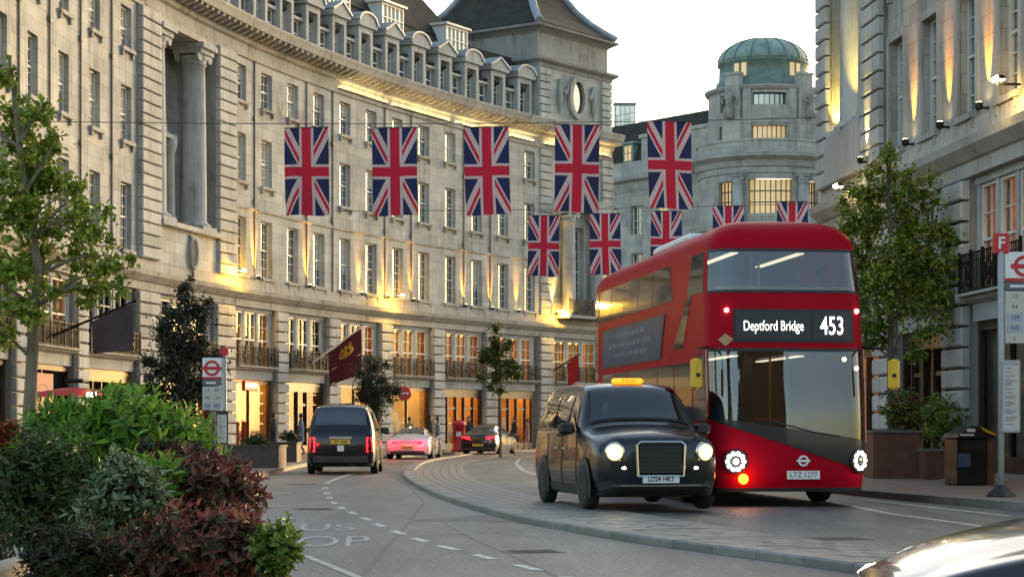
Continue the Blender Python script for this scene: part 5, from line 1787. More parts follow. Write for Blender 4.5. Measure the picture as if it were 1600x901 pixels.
for p in (-1.0, 1.12):
    m = MB(); m.lathe([(.035, .0), (.035, -.02), (.005, -.035)], 10, (0, 0, 0), 'y'); m.build('marker_lamp', 'marker_lamp', bus, BS.pt(p, 3.06, .01))
bus_patch('diamond_badge', 'diamond_tan', [(-1.02, 2.5), (-.90, 2.6), (-1.02, 2.7), (-1.14, 2.6)], off=.016, nu=4, nv=4)
m = MB(); m.box(-.26, .26, -.02, 0, -.065, .065); o = m.build('number_plate', 'plate_white', bus, BS.pt(.16, .50, .022))
put('plate_lettering', text_mesh('LTZ 1277', .115, mat='ink', sx=.95), o, (0, -.0215, 0), rot=(R(90), 0, 0))
def roundel(parent, c, r, ring, bar, thick=.012, rot=None, text=None):
    """ring with a bar across it, facing -y"""
    m = MB(); N = 28
    for k in range(N):
        a, b = 2 * math.pi * k / N, 2 * math.pi * (k + 1) / N
        q = [(r * math.cos(a), r * math.sin(a)), (r * math.cos(b), r * math.sin(b)), (r * .66 * math.cos(b), r * .66 * math.sin(b)), (r * .66 * math.cos(a), r * .66 * math.sin(a))]
        m.poly([(x, -thick, z) for x, z in q])
    o = m.build('roundel_ring', ring, parent, c)
    if rot: o.rotation_euler = rot
    m = MB(); m.box(-r * 1.25, r * 1.25, -thick - .004, -thick - .001, -r * .21, r * .21)
    m.build('roundel_bar', bar, o)
    return o
roundel(bus, BS.pt(.16, .72, .008), .085, 'white_paint', 'white_paint')
bus_patch('skirt', 'trim_dark', [(-1.3, .24), (1.3, .24), (1.3, .30), (-1.3, .30)], off=.008, nu=20, nv=1)
# mirrors
for s in (-1, 1):
    m = MB(); m.tube([BS.pt(s * 1.42, 2.5, 0), (s * 1.48, -.05, 2.45), (s * 1.52, -.12, 2.3)], .022, 6); arm = m.build('mirror_arm', 'ink', bus)
    m = MB(); m.bbox(-.09, .09, -.06, .07, -.24, .24, .04); o = m.build('wing_mirror', 'yellow_paint', bus, (s * 1.54 + (.03 if s > 0 else -.02), -.13, 2.06), R(-14 * s))
    m = MB(); m.lathe([(.035, -.075), (.035, -.058)], 10, (0, 0, -.02), 'y'); m.build('mirror_lens', 'ink', o)
# warm cab lamps seen through the screen, wheels
for p, z in ((.86, 2.30), (1.08, 2.16)):
    m = MB(); m.lathe([(.035, 0), (.03, -.012), (.002, -.016)], 8, (0, 0, 0), 'y'); m.build('cab_lamp', 'marker_lamp', bus, BS.pt(p, z, .008))
for s in (-1, 1):
    for y in (2.55, 8.6):
        arch(bus, s * 1.268, y, .5, .58, .27)
        wheel(bus, s * 1.12, y, .48, .28, s, spokes=8)
m = MB(); m.bbox(-.7, .7, 0, 3.2, 0, .16, .05); m.build('roof_unit', 'white_paint', bus, (0, 4.5, 4.51))

# ---------- other cars
def car(name, label, cat, st, loc, rz, paint, ww, rear_plate, lampmat, glass=None, spoiler=False, wr=.33, front_lit=False):
    L = Loft(st)
    t = thing(name, label, cat, loc, rz)
    L.body('body', paint, t)
    ws0, ws1, rw0, rw1, sw0, sw1 = glass
    L.patch('windscreen', 'glass_dark', t, [(ws0, -2.3), (ws0, 2.3), (ws1, 2.1), (ws1, -2.1)], n=10)
    L.patch('rear_window', 'glass_dark', t, [(rw1, -2.3), (rw1, 2.3), (rw0, 2.1), (rw0, -2.1)], n=10)
    ln = st[-1][0]
    for s in (-1, 1):
        mid = (sw0 + sw1) / 2
        L.patch('side_window', 'glass_dark', t, [(sw0, s * 3.85), (mid - .03, s * 3.85), (mid - .03, s * 3.2), (sw0 + .45, s * 3.2)])
        L.patch('side_window', 'glass_dark', t, [(mid + .03, s * 3.85), (sw1, s * 3.85), (sw1 - .35, s * 3.2), (mid + .03, s * 3.2)])
        for y in (sw0 + .1, mid, sw1 - .1):
            L.line('door_seam', 'ink', t, [(y, s * 4.0), (y, s * 6.0)], .005)
        for y in (ww[0], ww[1]):
            arch(t, s * (max(q[4] for q in st) + .004), y, wr, wr + .07, .2)
            wheel(t, s * (max(q[4] for q in st) - .09), y, wr, .22, s)
        m = MB(); m.bbox(-.11, .11, -.05, .06, 0, .13, .03); m.build('wing_mirror', paint, t, (s * (st[3][6] + .10), sw0 + .2, st[3][5] + .0))
        m = MB(); m.bbox(-.20, .20, -.04, .04, -.06, .06, .025); o = m.build('tail_lamp', lampmat, t, (s * .60, ln - .035, st[-2][5] - .10), rz=-s * R(14))
        if lampmat == 'brake_red':
            lamp('glow', 'POINT', o, (0, .3, 0), 5 if spoiler else 1.0, (1, .02, .05), size=.08)
        m = MB(); m.bbox(-.16, .16, -.05, .05, -.06, .06, .03); m.build('headlamp', 'led_white' if front_lit else 'chrome', t, (s * .62, .10, st[1][5] - .1), rz=s * R(24))
    plate(t, ln + .005, .48, .52, .115, rear_plate, 'plate_yellow', 1)
    m = MB(); m.bbox(-.7, .7, -.06, .05, -.08, .06, .03); m.build('rear_bumper', 'trim_dark', t, (0, ln - .03, .30))
    if spoiler:
        m = MB(); m.bbox(-.5, .5, -.06, .06, -.015, .015, .01); m.build('spoiler', paint, t, (0, ln - .35, st[-2][7] + .05))
        m = MB(); m.box(-.55, .55, -.01, .01, -.02, .02); m.build('light_bar', lampmat, t, (0, ln + .0, st[-2][5] - .08))
    return t
SP = [(0, .2, .6, .4, .7, .55, .68, .60, .5, .02), (.25, .15, .8, .42, .86, .66, .80, .70, .6, .04), (.9, .14, .88, .45, .91, .78, .86, .84, .66, .05), (1.35, .14, .88, .45, .91, .82, .86, .90, .68, .05), (2.1, .14, .88, .45, .90, .85, .84, 1.22, .56, .05),
      (2.6, .14, .88, .45, .91, .87, .85, 1.26, .55, .05), (3.3, .15, .90, .47, .93, .89, .88, 1.12, .60, .05), (4.0, .18, .90, .50, .93, .86, .88, .92, .66, .03), (4.4, .22, .82, .5, .88, .78, .82, .82, .66, .02), (4.5, .28, .7, .5, .78, .70, .74, .74, .6, .01)]
car('sports_car', 'white sports car glowing pink from brake lamps, just right of the driving-off taxi', 'car', SP, (-4.35 + .5, 83 + 4.4, 0), R(180 - 5), 'car_white', (1.0, 3.5), 'AX22 PRM', 'brake_red', (1.4, 2.05, 2.75, 3.7, 1.5, 3.3), True, .34)
SD = [(0, .22, .6, .45, .72, .62, .70, .70, .5, .02), (.2, .17, .8, .45, .86, .74, .80, .80, .6, .04), (.9, .15, .87, .45, .91, .86, .86, .93, .66, .05), (1.3, .15, .87, .45, .91, .90, .86, .99, .68, .05), (2.15, .15, .87, .45, .91, .93, .85, 1.38, .58, .05),
      (2.9, .15, .87, .45, .91, .95, .86, 1.41, .58, .05), (3.5, .16, .87, .45, .91, .97, .86, 1.32, .58, .04), (4.15, .17, .86, .47, .90, .97, .86, 1.04, .66, .03), (4.65, .22, .80, .5, .86, .92, .80, .97, .62, .02), (4.78, .28, .7, .5, .78, .82, .72, .86, .56, .01)]
sx, sy = -1.62, 97.0
hd = R(13)
car('saloon_car', 'dark saloon car with red tail lamps parked before the orange shop doors', 'car', SD, (sx + 4.78 * math.sin(hd), sy + 4.78 * math.cos(hd), 0), R(180) - hd, 'car_black', (.95, 3.75), 'KP19 LWE', 'brake_red', (1.35, 2.1, 3.5, 4.1, 1.45, 3.75))
# near car crossing the lower right corner
car('passing_car', 'low glossy dark car nosing in at the bottom right corner', 'car', SP, (1.45, 8.3, 0), R(-94), 'car_black', (1.0, 3.5), '', 'red_paint', (1.4, 2.05, 2.75, 3.7, 1.5, 3.3), front_lit=True)
# ------------------------------------------------------------------ flags over the street
def union_mat():
    m, n, l, b = new_mat('union_cloth')
    uvn = n.new('ShaderNodeUVMap')
    sp = n.new('ShaderNodeSeparateXYZ'); l.new(uvn.outputs[0], sp.inputs[0])
    def M(op, a, b_=None, c=None):
        k = n.new('ShaderNodeMath'); k.operation = op
        for i, v in enumerate((a, b_, c)):
            if v is None: continue
            if isinstance(v, (int, float)): k.inputs[i].default_value = v
            else: l.new(v, k.inputs[i])
        return k.outputs[0]
    x = M('MULTIPLY', M('SUBTRACT', sp.outputs[0], .5), 30)
    y = M('MULTIPLY', M('SUBTRACT', sp.outputs[1], .5), 60)
    r5 = 1 / math.sqrt(5)
    e1 = M('MULTIPLY', M('ADD', M('MULTIPLY', x, 2), y), r5)
    e2 = M('MULTIPLY', M('SUBTRACT', y, M('MULTIPLY', x, 2)), r5)
    sg = M('SIGN', x)
    w1, w2 = M('MULTIPLY', e1, sg), M('MULTIPLY', e2, sg)
    def band(w): return M('MULTIPLY', M('GREATER_THAN', w, 0.0), M('LESS_THAN', w, 2.0))
    redd = M('MAXIMUM', band(w1), band(w2))
    whd = M('MAXIMUM', M('LESS_THAN', M('ABSOLUTE', e1), 3.1), M('LESS_THAN', M('ABSOLUTE', e2), 3.1))
    ax, ay = M('ABSOLUTE', x), M('ABSOLUTE', y)
    whc = M('MAXIMUM', M('LESS_THAN', ax, 5), M('LESS_THAN', ay, 5))
    rdc = M('MAXIMUM', M('LESS_THAN', ax, 3.2), M('LESS_THAN', ay, 3.2))
    BLUE, WHITE, RED = (.010, .016, .075, 1), (.40, .36, .41, 1), (.36, .010, .038, 1)
    def mix(f, a, c):
        k = n.new('ShaderNodeMixRGB'); l.new(f, k.inputs[0])
        for i, v in ((1, a), (2, c)):
            if isinstance(v, tuple): k.inputs[i].default_value = v
            else: l.new(v, k.inputs[i])
        return k.outputs[0]
    c = mix(whd, BLUE, WHITE); c = mix(redd, c, RED); c = mix(whc, c, WHITE); c = mix(rdc, c, RED)
    l.new(c, b.inputs['Base Color']); b.inputs['Roughness'].default_value = .85
    tl = n.new('ShaderNodeBsdfTranslucent'); l.new(c, tl.inputs[0])
    mx = n.new('ShaderNodeMixShader'); mx.inputs[0].default_value = .12
    l.new(b.outputs[0], mx.inputs[1]); l.new(tl.outputs[0], mx.inputs[2]); l.new(mx.outputs[0], n['Material Output'].inputs[0])
union_mat()
pmat('wire', (0.05, 0.05, 0.05), 0.6, var=0.1)
def flag(px, ptop, Y, label, grp, seed, H=2.92):
    X, Z = (px - 800) * Y / FPX, EYE - (ptop - 671) * Y / FPX
    rnd = random.Random(seed); a1, a2 = rnd.uniform(0, 6), rnd.uniform(0, 6)
    t = thing('union_flag', label, 'flag', (X, Y, Z), R(rnd.uniform(-11, 11)), grp)
    m = MB(); m.smooth = True
    sw = rnd.uniform(-.09, .09); W = 1.5
    def fn(u, v):
        k = 1 - v
        return ((u - .5) * W * (1 + .02 * k) + sw * k * k, (.07 * math.sin(u * 5 + a1) + .06 * math.sin(u * 9 + v * 4 + a2)) * (.3 + k) + .06 * k * math.sin(a2), (v - 1) * H - .03 * k * math.sin(u * 6 + a1) * .5)
    m.grid(fn, [k / 10 for k in range(11)], [k / 14 for k in range(15)])
    m.build('cloth', 'union_cloth', t)
    m = MB(); m.tube([(-.78, 0, .01), (.78, 0, .01)], .018, 6); m.build('top_rod', 'wire', t)
    return Z
ords = ['leftmost', 'second from left', 'third', 'fourth', 'rightmost']
for k, (x, y) in enumerate(((478.5, 200), (616.5, 200), (760, 199), (902, 195.5), (1046, 190))):
    flag(x, y, 68.5, ords[k] + ' large British flag of the near row above the street', 'near row of flags', 30 + k)
for k, (x, y) in enumerate(((850, 337), (945, 334), (1041, 330), (1138, 322), (1238, 315))):
    flag(x, y, 99, ords[k] + ' small British flag of the far row, above the bus', 'far row of flags', 50 + k)
for (Y, z0, z1, x0, x1, nm) in ((68.5, 11.32, 11.55, -15.6, 14.0, 'near'), (99, 11.58, 12.3, -8.6, 24, 'far')):
    m = MB(); N = 12
    m.tube([(x0 + (x1 - x0) * k / N, 0, z0 + (z1 - z0) * k / N + .18 * ((2 * k / N - 1) ** 2)) for k in range(N + 1)], .014, 5)
    tag(m.build('flag_wire', 'wire', None, (0, Y, 0)), 'thin dark wire carrying the %s row of flags' % nm, 'wire', 'flag wires')

# ------------------------------------------------------------------ foliage
leaf_mat('leaf')
leaf_mat('leaf_gloss', .28, .18)
pmat('bark', (0.13, 0.105, 0.075), 0.9, var=0.35, scale=9, bump=0.4)
pmat('bark_pale', (0.20, 0.165, 0.105), 0.9, var=0.35, scale=5, bump=0.4)
pmat('stem', (0.07, 0.04, 0.025), 0.8, var=0.3)
pmat('soil', (0.03, 0.022, 0.016), 0.95, var=0.3, scale=12)
class Leaves:
    def __init__(self, o=(0, 0, 0)):
        self.v, self.f, self.c = [], [], []; self.o = Vector(o)
    def leaf(self, p, d, n, L, W, col, fold=.25, six=False):
        """p base, d direction, n up normal"""
        s = d.cross(n)
        if s.length < 1e-5: return
        s.normalize(); n = s.cross(d).normalized()
        i = len(self.v); p = p - self.o
        if six:
            q = [p, p + d * L * .32 - s * W * .5 + n * W * fold, p + d * L * .7 - s * W * .38 + n * W * fold * .6, p + d * L - n * L * .12, p + d * L * .7 + s * W * .38 + n * W * fold * .6, p + d * L * .32 + s * W * .5 + n * W * fold]
            self.f += [(i, i + 1, i + 2, i + 3), (i, i + 3, i + 4, i + 5)]
        else:
            q = [p, p + d * L * .5 - s * W * .5 + n * W * fold, p + d * L - n * L * .1, p + d * L * .5 + s * W * .5 + n * W * fold]
            self.f += [(i, i + 1, i + 2), (i, i + 2, i + 3)]
        self.v += [tuple(a) for a in q]; self.c += [col] * len(q)
    def build(self, name, parent, mat='leaf', loc=(0, 0, 0)):
        me = bpy.data.meshes.new(name)
        me.from_pydata(self.v, [], self.f)
        me.materials.append(MATS[mat])
        ca = me.color_attributes.new('tint', 'FLOAT_COLOR', 'POINT')
        ca.data.foreach_set('color', [x for c in self.c for x in (*c, 1.0)])
        o = put(name, me, parent, loc)
        o['kind'] = 'stuff'
        return o
def rdir(r):
    while True:
        v = Vector((r.uniform(-1, 1), r.uniform(-1, 1), r.uniform(-1, 1)))
        if .05 < v.length < 1: return v.normalized()
def pick(r, pal):
    c = r.choice(pal); k = r.uniform(.75, 1.25)
    return tuple(min(1, q * k * r.uniform(.92, 1.08)) for q in c)
def P3(px, py, Y):
    return Vector(((px - 800) * Y / FPX, Y, EYE - (py - 671) * Y / FPX))

def tree(name, label, base, trunk, clusters, Y, n, L, W, pal, seed, bark='bark', mat='leaf', droop=.3, cat='tree', tr=.09, dY=.9):
    """clusters: (px, py, r_px[, weight]) foliage clumps about depth Y"""
    r = random.Random(seed)
    t = thing(name, label, cat, base)
    B = Vector(base)
    m = MB(base)
    P = [Vector(q) for q in trunk]
    m.tube([B + Vector((0, 0, -.05))] + P, [tr * (1 - .75 * k / len(P)) for k in range(len(P) + 1)], 9)
    lv = Leaves(base)
    tot = sum(c[2] ** 2 for c in clusters)
    for c in clusters:
        rad = c[2] * Y / FPX
        cen = P3(c[0], c[1], Y) + Vector((0, r.uniform(-dY, dY) * .6, 0))
        # limb from the nearest lower trunk point
        st = min(P, key=lambda q: (q - cen).length + (2 if q.z > cen.z - .15 else 0))
        midp = (st + cen) / 2 + Vector((r.uniform(-.1, .1), r.uniform(-.1, .1), .12))
        m.tube([st, midp, cen], [tr * .34, tr * .2, tr * .08], 5)
        subs = []
        for j in range(max(3, int(c[2] / 5))):
            e = cen + rdir(r) * rad * r.uniform(.4, 1.0)
            subs.append(e)
            m.tube([cen, (cen + e) / 2 + rdir(r) * .04, e], [tr * .09, tr * .06, tr * .02], 4, False)
        k = int(n * c[2] ** 2 / tot)
        for _ in range(k):
            e = r.choice(subs)
            p = e + rdir(r) * rad * .55 * abs(r.gauss(0, .7))
            dd = (rdir(r) + (p - cen).normalized() * .7 + Vector((0, 0, -droop))).normalized()
            nn = (Vector((0, 0, 1)) + rdir(r) * .8).normalized()
            s = r.uniform(.6, 1.2)
            lv.leaf(p, dd, nn, L * s, W * s, pick(r, pal))
    m.build('trunk', bark, t)
    lv.build('crown', t, mat)
    return t
GREEN = [(0.1702, 0.2562, 0.0292), (0.243, 0.3342, 0.0405), (0.1337, 0.2005, 0.0259), (0.316, 0.3787, 0.0486), (0.3888, 0.3787, 0.0567)]
def trunk_px(pts, Y):
    return [P3(x, y, Y) for x, y in pts]
Y = 30.0
b = P3(42, 671, Y); b.z = .12
tree('street_tree', 'young pale-trunked tree with fresh green leaves at the left edge', b, trunk_px([(45, 650), (50, 560), (55, 480), (60, 430), (52, 370), (40, 300), (30, 230), (22, 150), (14, 90)], Y),
     [(24, 122, 22), (38, 165, 26), (80, 180, 24), (20, 215, 40), (60, 250, 42), (95, 215, 16), (20, 285, 45), (75, 305, 44), (118, 300, 24), (30, 350, 42), (100, 352, 36), (150, 350, 32), (50, 405, 40), (118, 405, 34), (172, 398, 28), (196, 415, 14), (20, 455, 40), (70, 470, 32), (135, 450, 30), (180, 445, 20), (10, 520, 24), (-40, 300, 70), (-40, 420, 60), (-60, 200, 60)], Y, 8800, .115, .085, GREEN, 1, 'bark_pale', tr=.105)
Y = 46.0
b = P3(1393, 690, Y); b.z = .9
OLIVE = [(0.1174, 0.2051, 0.0264), (0.1696, 0.2461, 0.0297), (0.2349, 0.3008, 0.0363), (0.0783, 0.1368, 0.0231), (0.3393, 0.3281, 0.0495)]
tree('street_tree', 'dense green street tree at right between the bus and the stone building', b, trunk_px([(1392, 640), (1391, 560), (1393, 500), (1390, 430), (1392, 360), (1388, 290), (1385, 225)], Y),
     [(1386, 228, 13), (1392, 262, 26), (1372, 290, 34), (1420, 300, 34), (1340, 318, 32), (1450, 335, 30), (1395, 335, 46), (1352, 365, 42), (1430, 370, 46), (1390, 405, 54), (1340, 415, 38), (1470, 400, 32), (1450, 430, 44), (1495, 425, 20), (1400, 460, 48), (1355, 470, 40), (1470, 470, 34), (1430, 500, 40), (1380, 525, 34), (1345, 530, 24), (1410, 545, 22), (1316, 370, 22), (1500, 395, 22), (1508, 450, 18), (1490, 350, 16), (1320, 420, 24)], Y, 14000, .125, .08, OLIVE, 2, tr=.09)
Y = 47.0
b = P3(286, 690, Y); b.z = .12
DARK = [(0.0308, 0.0476, 0.0224), (0.042, 0.056, 0.0252), (0.063, 0.056, 0.0308), (0.0252, 0.035, 0.0196), (0.084, 0.063, 0.042)]
tree('evergreen_tree', 'slim dark evergreen tree beside the left bus stop', b, trunk_px([(286, 640), (287, 580), (289, 520), (290, 470), (291, 438)], Y),
     [(291, 440, 10), (290, 460, 20), (278, 485, 24), (305, 480, 20), (300, 510, 30), (268, 520, 30), (285, 545, 38), (318, 545, 24), (258, 560, 28), (300, 580, 38), (262, 598, 36), (315, 600, 28), (285, 625, 40), (240, 610, 22), (335, 570, 14), (232, 575, 16)], Y, 15000, .105, .058, DARK, 3, mat='leaf_gloss', tr=.07, dY=.5)
Y = 74.0
b = P3(590, 690, Y); b.z = .12
tree('bay_tree', 'rounded dark bay tree standing behind the driving-off taxi', b, trunk_px([(590, 660), (589, 630), (588, 600), (587, 575)], Y),
     [(588, 566, 16), (575, 585, 22), (602, 584, 22), (588, 600, 28), (568, 608, 20), (608, 608, 20), (582, 626, 24), (602, 630, 20), (590, 645, 14)], Y, 7000, .115, .065, DARK, 4, mat='leaf_gloss', tr=.06, dY=.4)
Y = 88.0
b = P3(782, 690, Y); b.z = .0
tree('street_tree', 'small open green tree in front of the far shop doors', b, trunk_px([(782, 650), (781, 620), (783, 590), (780, 560), (778, 530), (776, 512)], Y),
     [(776, 517, 10), (768, 535, 14), (790, 540, 14), (760, 556, 14), (785, 562, 18), (805, 566, 10), (765, 580, 16), (795, 585, 14), (778, 600, 14), (750, 592, 8)], Y, 2600, .18, .12, [(.06, .10, .02), (.10, .14, .03), (.05, .07, .02), (.13, .15, .03)], 5, tr=.06, dY=.5)

# --- foreground planting
def bush(label, px, py, rx, ry, Y, shoots, per, L, W, pal, tips, seed, name='shrub', mat='leaf_gloss', rise=.5, base_z=.42, six=True, cat='shrub', depth=None):
    r = random.Random(seed)
    c = P3(px, py, Y); a, bz = rx * Y / FPX, ry * Y / FPX; dp = depth or a * .8
    base = (c.x, c.y, base_z)
    t = thing(name, label, cat, base, group='foreground shrubs' if base_z == .42 else None)
    lv = Leaves(base); m = MB(base)
    for k in range(shoots):
        d = rdir(r)
        if d.y > .35: d.y = -d.y * .5
        rad = r.uniform(.55, 1.04) if r.random() < .75 else r.uniform(.2, .6)
        lump = 1 + .13 * math.sin(d.x * 7 + seed) * math.cos(d.z * 6 + seed * 2)
        p = c + Vector((d.x * a, d.y * dp, d.z * bz)) * rad * lump
        out = (d + Vector((0, -.25, rise)) + rdir(r) * .35).normalized()
        if r.random() < .3:
            m.tube([p - out * .16 - Vector((0, 0, .05)), p], [.0035, .002], 4, False)
        u = out.cross(Vector((.3, .2, 1))).normalized(); w = out.cross(u)
        tipc = r.random()
        for j in range(per):
            ang = j * 2.4 + r.uniform(-.3, .3); f = j / max(1, per - 1)
            q = p - out * L * .75 * (1 - f)
            open_ = .95 - .55 * f
            dl = (out * (1 - open_) + (u * math.cos(ang) + w * math.sin(ang)) * open_ + Vector((0, 0, .1 - .2 * (1 - f)))).normalized()
            col = pick(r, tips if (f > .55 and tips and tipc < .8) else pal)
            s = r.uniform(.5, 1.2) * (.75 + .25 * (1 - f))
            lv.leaf(q, dl, (out + rdir(r) * .3).normalized(), L * s, W * s, col, .22, six)
    # a few woody stems down to the soil
    for k in range(9):
        e = c + Vector((r.uniform(-.6, .6) * a, r.uniform(-.5, .3) * dp, r.uniform(-.3, .3) * bz))
        b0 = Vector((c.x + r.uniform(-.3, .3) * a, c.y + r.uniform(-.3, .3) * dp, base_z - .03))
        m.tube([b0, (b0 + e) / 2 + rdir(r) * .03, e], [.011, .008, .004], 5)
    m.build('stem', 'stem', t); lv.build('foliage', t, mat)
    return t
BR = [(0.1056, 0.2392, 0.0211), (0.144, 0.312, 0.0317), (0.0768, 0.1768, 0.0211), (0.192, 0.3744, 0.044)]
BRT = [(0.2002, 0.3528, 0.042), (0.154, 0.2856, 0.028), (0.2464, 0.3696, 0.063)]
DK = [(0.0367, 0.0816, 0.0224), (0.049, 0.1034, 0.0262), (0.0612, 0.0816, 0.0262), (0.0816, 0.0544, 0.0262)]
MAR = [(0.0655, 0.0428, 0.0238), (0.0935, 0.0476, 0.0306), (0.0468, 0.0476, 0.0204), (0.1122, 0.0714, 0.034)]
RED = [(0.0842, 0.0524, 0.0272), (0.1122, 0.0571, 0.0306), (0.0561, 0.0619, 0.0238), (0.0748, 0.0809, 0.0306)]
REDT = [(0.21, 0.063, 0.049), (0.28, 0.084, 0.063), (0.154, 0.049, 0.042), (0.308, 0.14, 0.084)]
SIL = [(0.162, 0.225, 0.1155), (0.234, 0.3, 0.165), (0.108, 0.1594, 0.0825), (0.324, 0.3937, 0.2475)]
bush('large bright green shrub topping the foreground planting', 195, 708, 168, 104, 11.4, 1250, 8, .095, .026, BR, BRT, 1)
bush('dark purple-leaved shrub in the middle below the bright green one', 262, 722, 72, 38, 10.9, 240, 8, .075, .026, DK + MAR, MAR, 2)
bush('bronze red shrub at mid height beside the road', 312, 765, 112, 62, 9.9, 520, 8, .068, .026, RED, REDT, 3)
bush('bronze red shrub lowest and nearest the road edge', 310, 862, 132, 72, 8.9, 700, 8, .062, .024, RED, REDT, 4)
bush('silvery grey-green shrub in the foreground planting', 195, 795, 80, 92, 9.4, 300, 7, .07, .024, SIL + DK, SIL, 5)
bush('dark green shrub at the left of the foreground planting', 62, 765, 92, 105, 10.5, 520, 7, .075, .022, DK + [(.06, .10, .03), (.08, .12, .035)], [(.10, .15, .04), (.07, .11, .03)], 6)
bush('low dark tangled shrub at the bottom left', 120, 872, 92, 62, 8.95, 420, 7, .06, .018, DK + MAR, [(.05, .06, .03)], 7)
bush('small pale lime green plant at the right tip of the planting', 432, 856, 46, 46, 8.75, 120, 7, .058, .034, [(.12, .19, .025), (.16, .23, .04)], [(.24, .30, .07), (.2, .27, .05)], 8, rise=.7)
bush('orange-brown shrub peeping out at the left edge', 8, 684, 34, 28, 12.6, 130, 7, .07, .026, [(.20, .055, .015), (.26, .08, .02), (.13, .04, .015)], [(.3, .1, .03)], 9)
bush('leafy green sprays rising between bright green and silver shrubs', 225, 750, 70, 40, 9.7, 120, 8, .085, .024, BR, BRT, 10)
# trough
pmat('trough_stone', (0.30, 0.27, 0.22), 0.8, var=0.2, scale=4, bump=0.3)
tro = thing('planter_trough', 'pale stone trough edge holding the foreground shrubs', 'planter', (-1.65, 10.4, 0))
m = MB(); x0, x1, y0_, y1_ = -.72, .22, -2.0, 2.6
for a, b, c, e in ((x0, x0 + .12, y0_, y1_), (x1 - .12, x1, y0_, y1_), (x0 + .12, x1 - .12, y0_, y0_ + .12), (x0 + .12, x1 - .12, y1_ - .12, y1_)):
    m.bbox(a, b, c, e, 0, .60 if b < 0 and e - c > 3 else .40, .02)
m.build('trough_wall', 'trough_stone', tro)
m = MB(); m.box(x0 + .12, x1 - .12, y0_ + .12, y1_ - .12, .1, .38); m.build('soil', 'soil', tro)

# --- planters on the pavements
pmat('corten', (0.13, 0.055, 0.032), 0.65, var=0.3, scale=3)
pmat('corten_dark', (0.055, 0.032, 0.024), 0.6, var=0.3, scale=3)
def planter(label, x, y, z, w, dp, h, mat, rz=0, plant=None, rim='granite'):
    t = thing('planter_box', label, 'planter', (x, y, z), rz)
    m = MB()
    a = .05
    for b in ((-w / 2, w / 2, -dp / 2, -dp / 2 + a), (-w / 2, w / 2, dp / 2 - a, dp / 2), (-w / 2, -w / 2 + a, -dp / 2 + a, dp / 2 - a), (w / 2 - a, w / 2, -dp / 2 + a, dp / 2 - a)):
        m.box(*b, 0, h)
    m.build('box', mat, t)
    m = MB(); k = .035
    for b in ((-w / 2 - k, w / 2 + k, -dp / 2 - k, -dp / 2 + .08), (-w / 2 - k, w / 2 + k, dp / 2 - .08, dp / 2 + k), (-w / 2 - k, -w / 2 + .08, -dp / 2 + .08, dp / 2 - .08), (w / 2 - .08, w / 2 + k, -dp / 2 + .08, dp / 2 - .08)):
        m.box(*b, h + .002, h + .05)
    m.build('rim', rim, t)
    m = MB(); m.box(-w / 2 + a, w / 2 - a, -dp / 2 + a, dp / 2 - a, .05, h - .06); m.build('soil', 'soil', t)
    return t
planter('tall rust-brown planter on the right pavement beside the bus', 8.55, 46.0, .12, 1.08, 1.2, 1.02, 'corten')
planter('small low rust-brown planter between the tall one and the bin', 9.12, 44.4, .12, .46, .6, .62, 'corten')
bush('bushy shrub with reddish leaves in the tall planter at right', 1412, 640, 44, 36, 46.0, 260, 7, .13, .05, OLIVE + MAR, REDT + OLIVE, 21, base_z=1.1)
bush('loose green shrub leaning right beside the bin', 1472, 655, 40, 46, 45.4, 220, 7, .13, .05, OLIVE, OLIVE + [(.12, .13, .03)], 22, base_z=.7)
planter('long dark brown planter on the left pavement near the bus stop', -7.3, 58.6, .12, 1.5, 1.0, .6, 'corten_dark', R(-6), rim='corten_dark')
planter('dark grey-brown planter further along the left pavement', -7.72, 69, .12, 1.1, .9, .62, 'corten_dark', R(-4), rim='corten_dark')
bush('small green shrub in the long left planter', 400, 688, 24, 12, 58.6, 90, 7, .12, .05, [(.03, .06, .02), (.05, .08, .02)], None, 23, base_z=.68)
bush('small green shrub in the further left planter', 452, 681, 18, 10, 69, 70, 7, .12, .05, [(.03, .05, .02), (.05, .07, .02)], None, 24, base_z=.7)

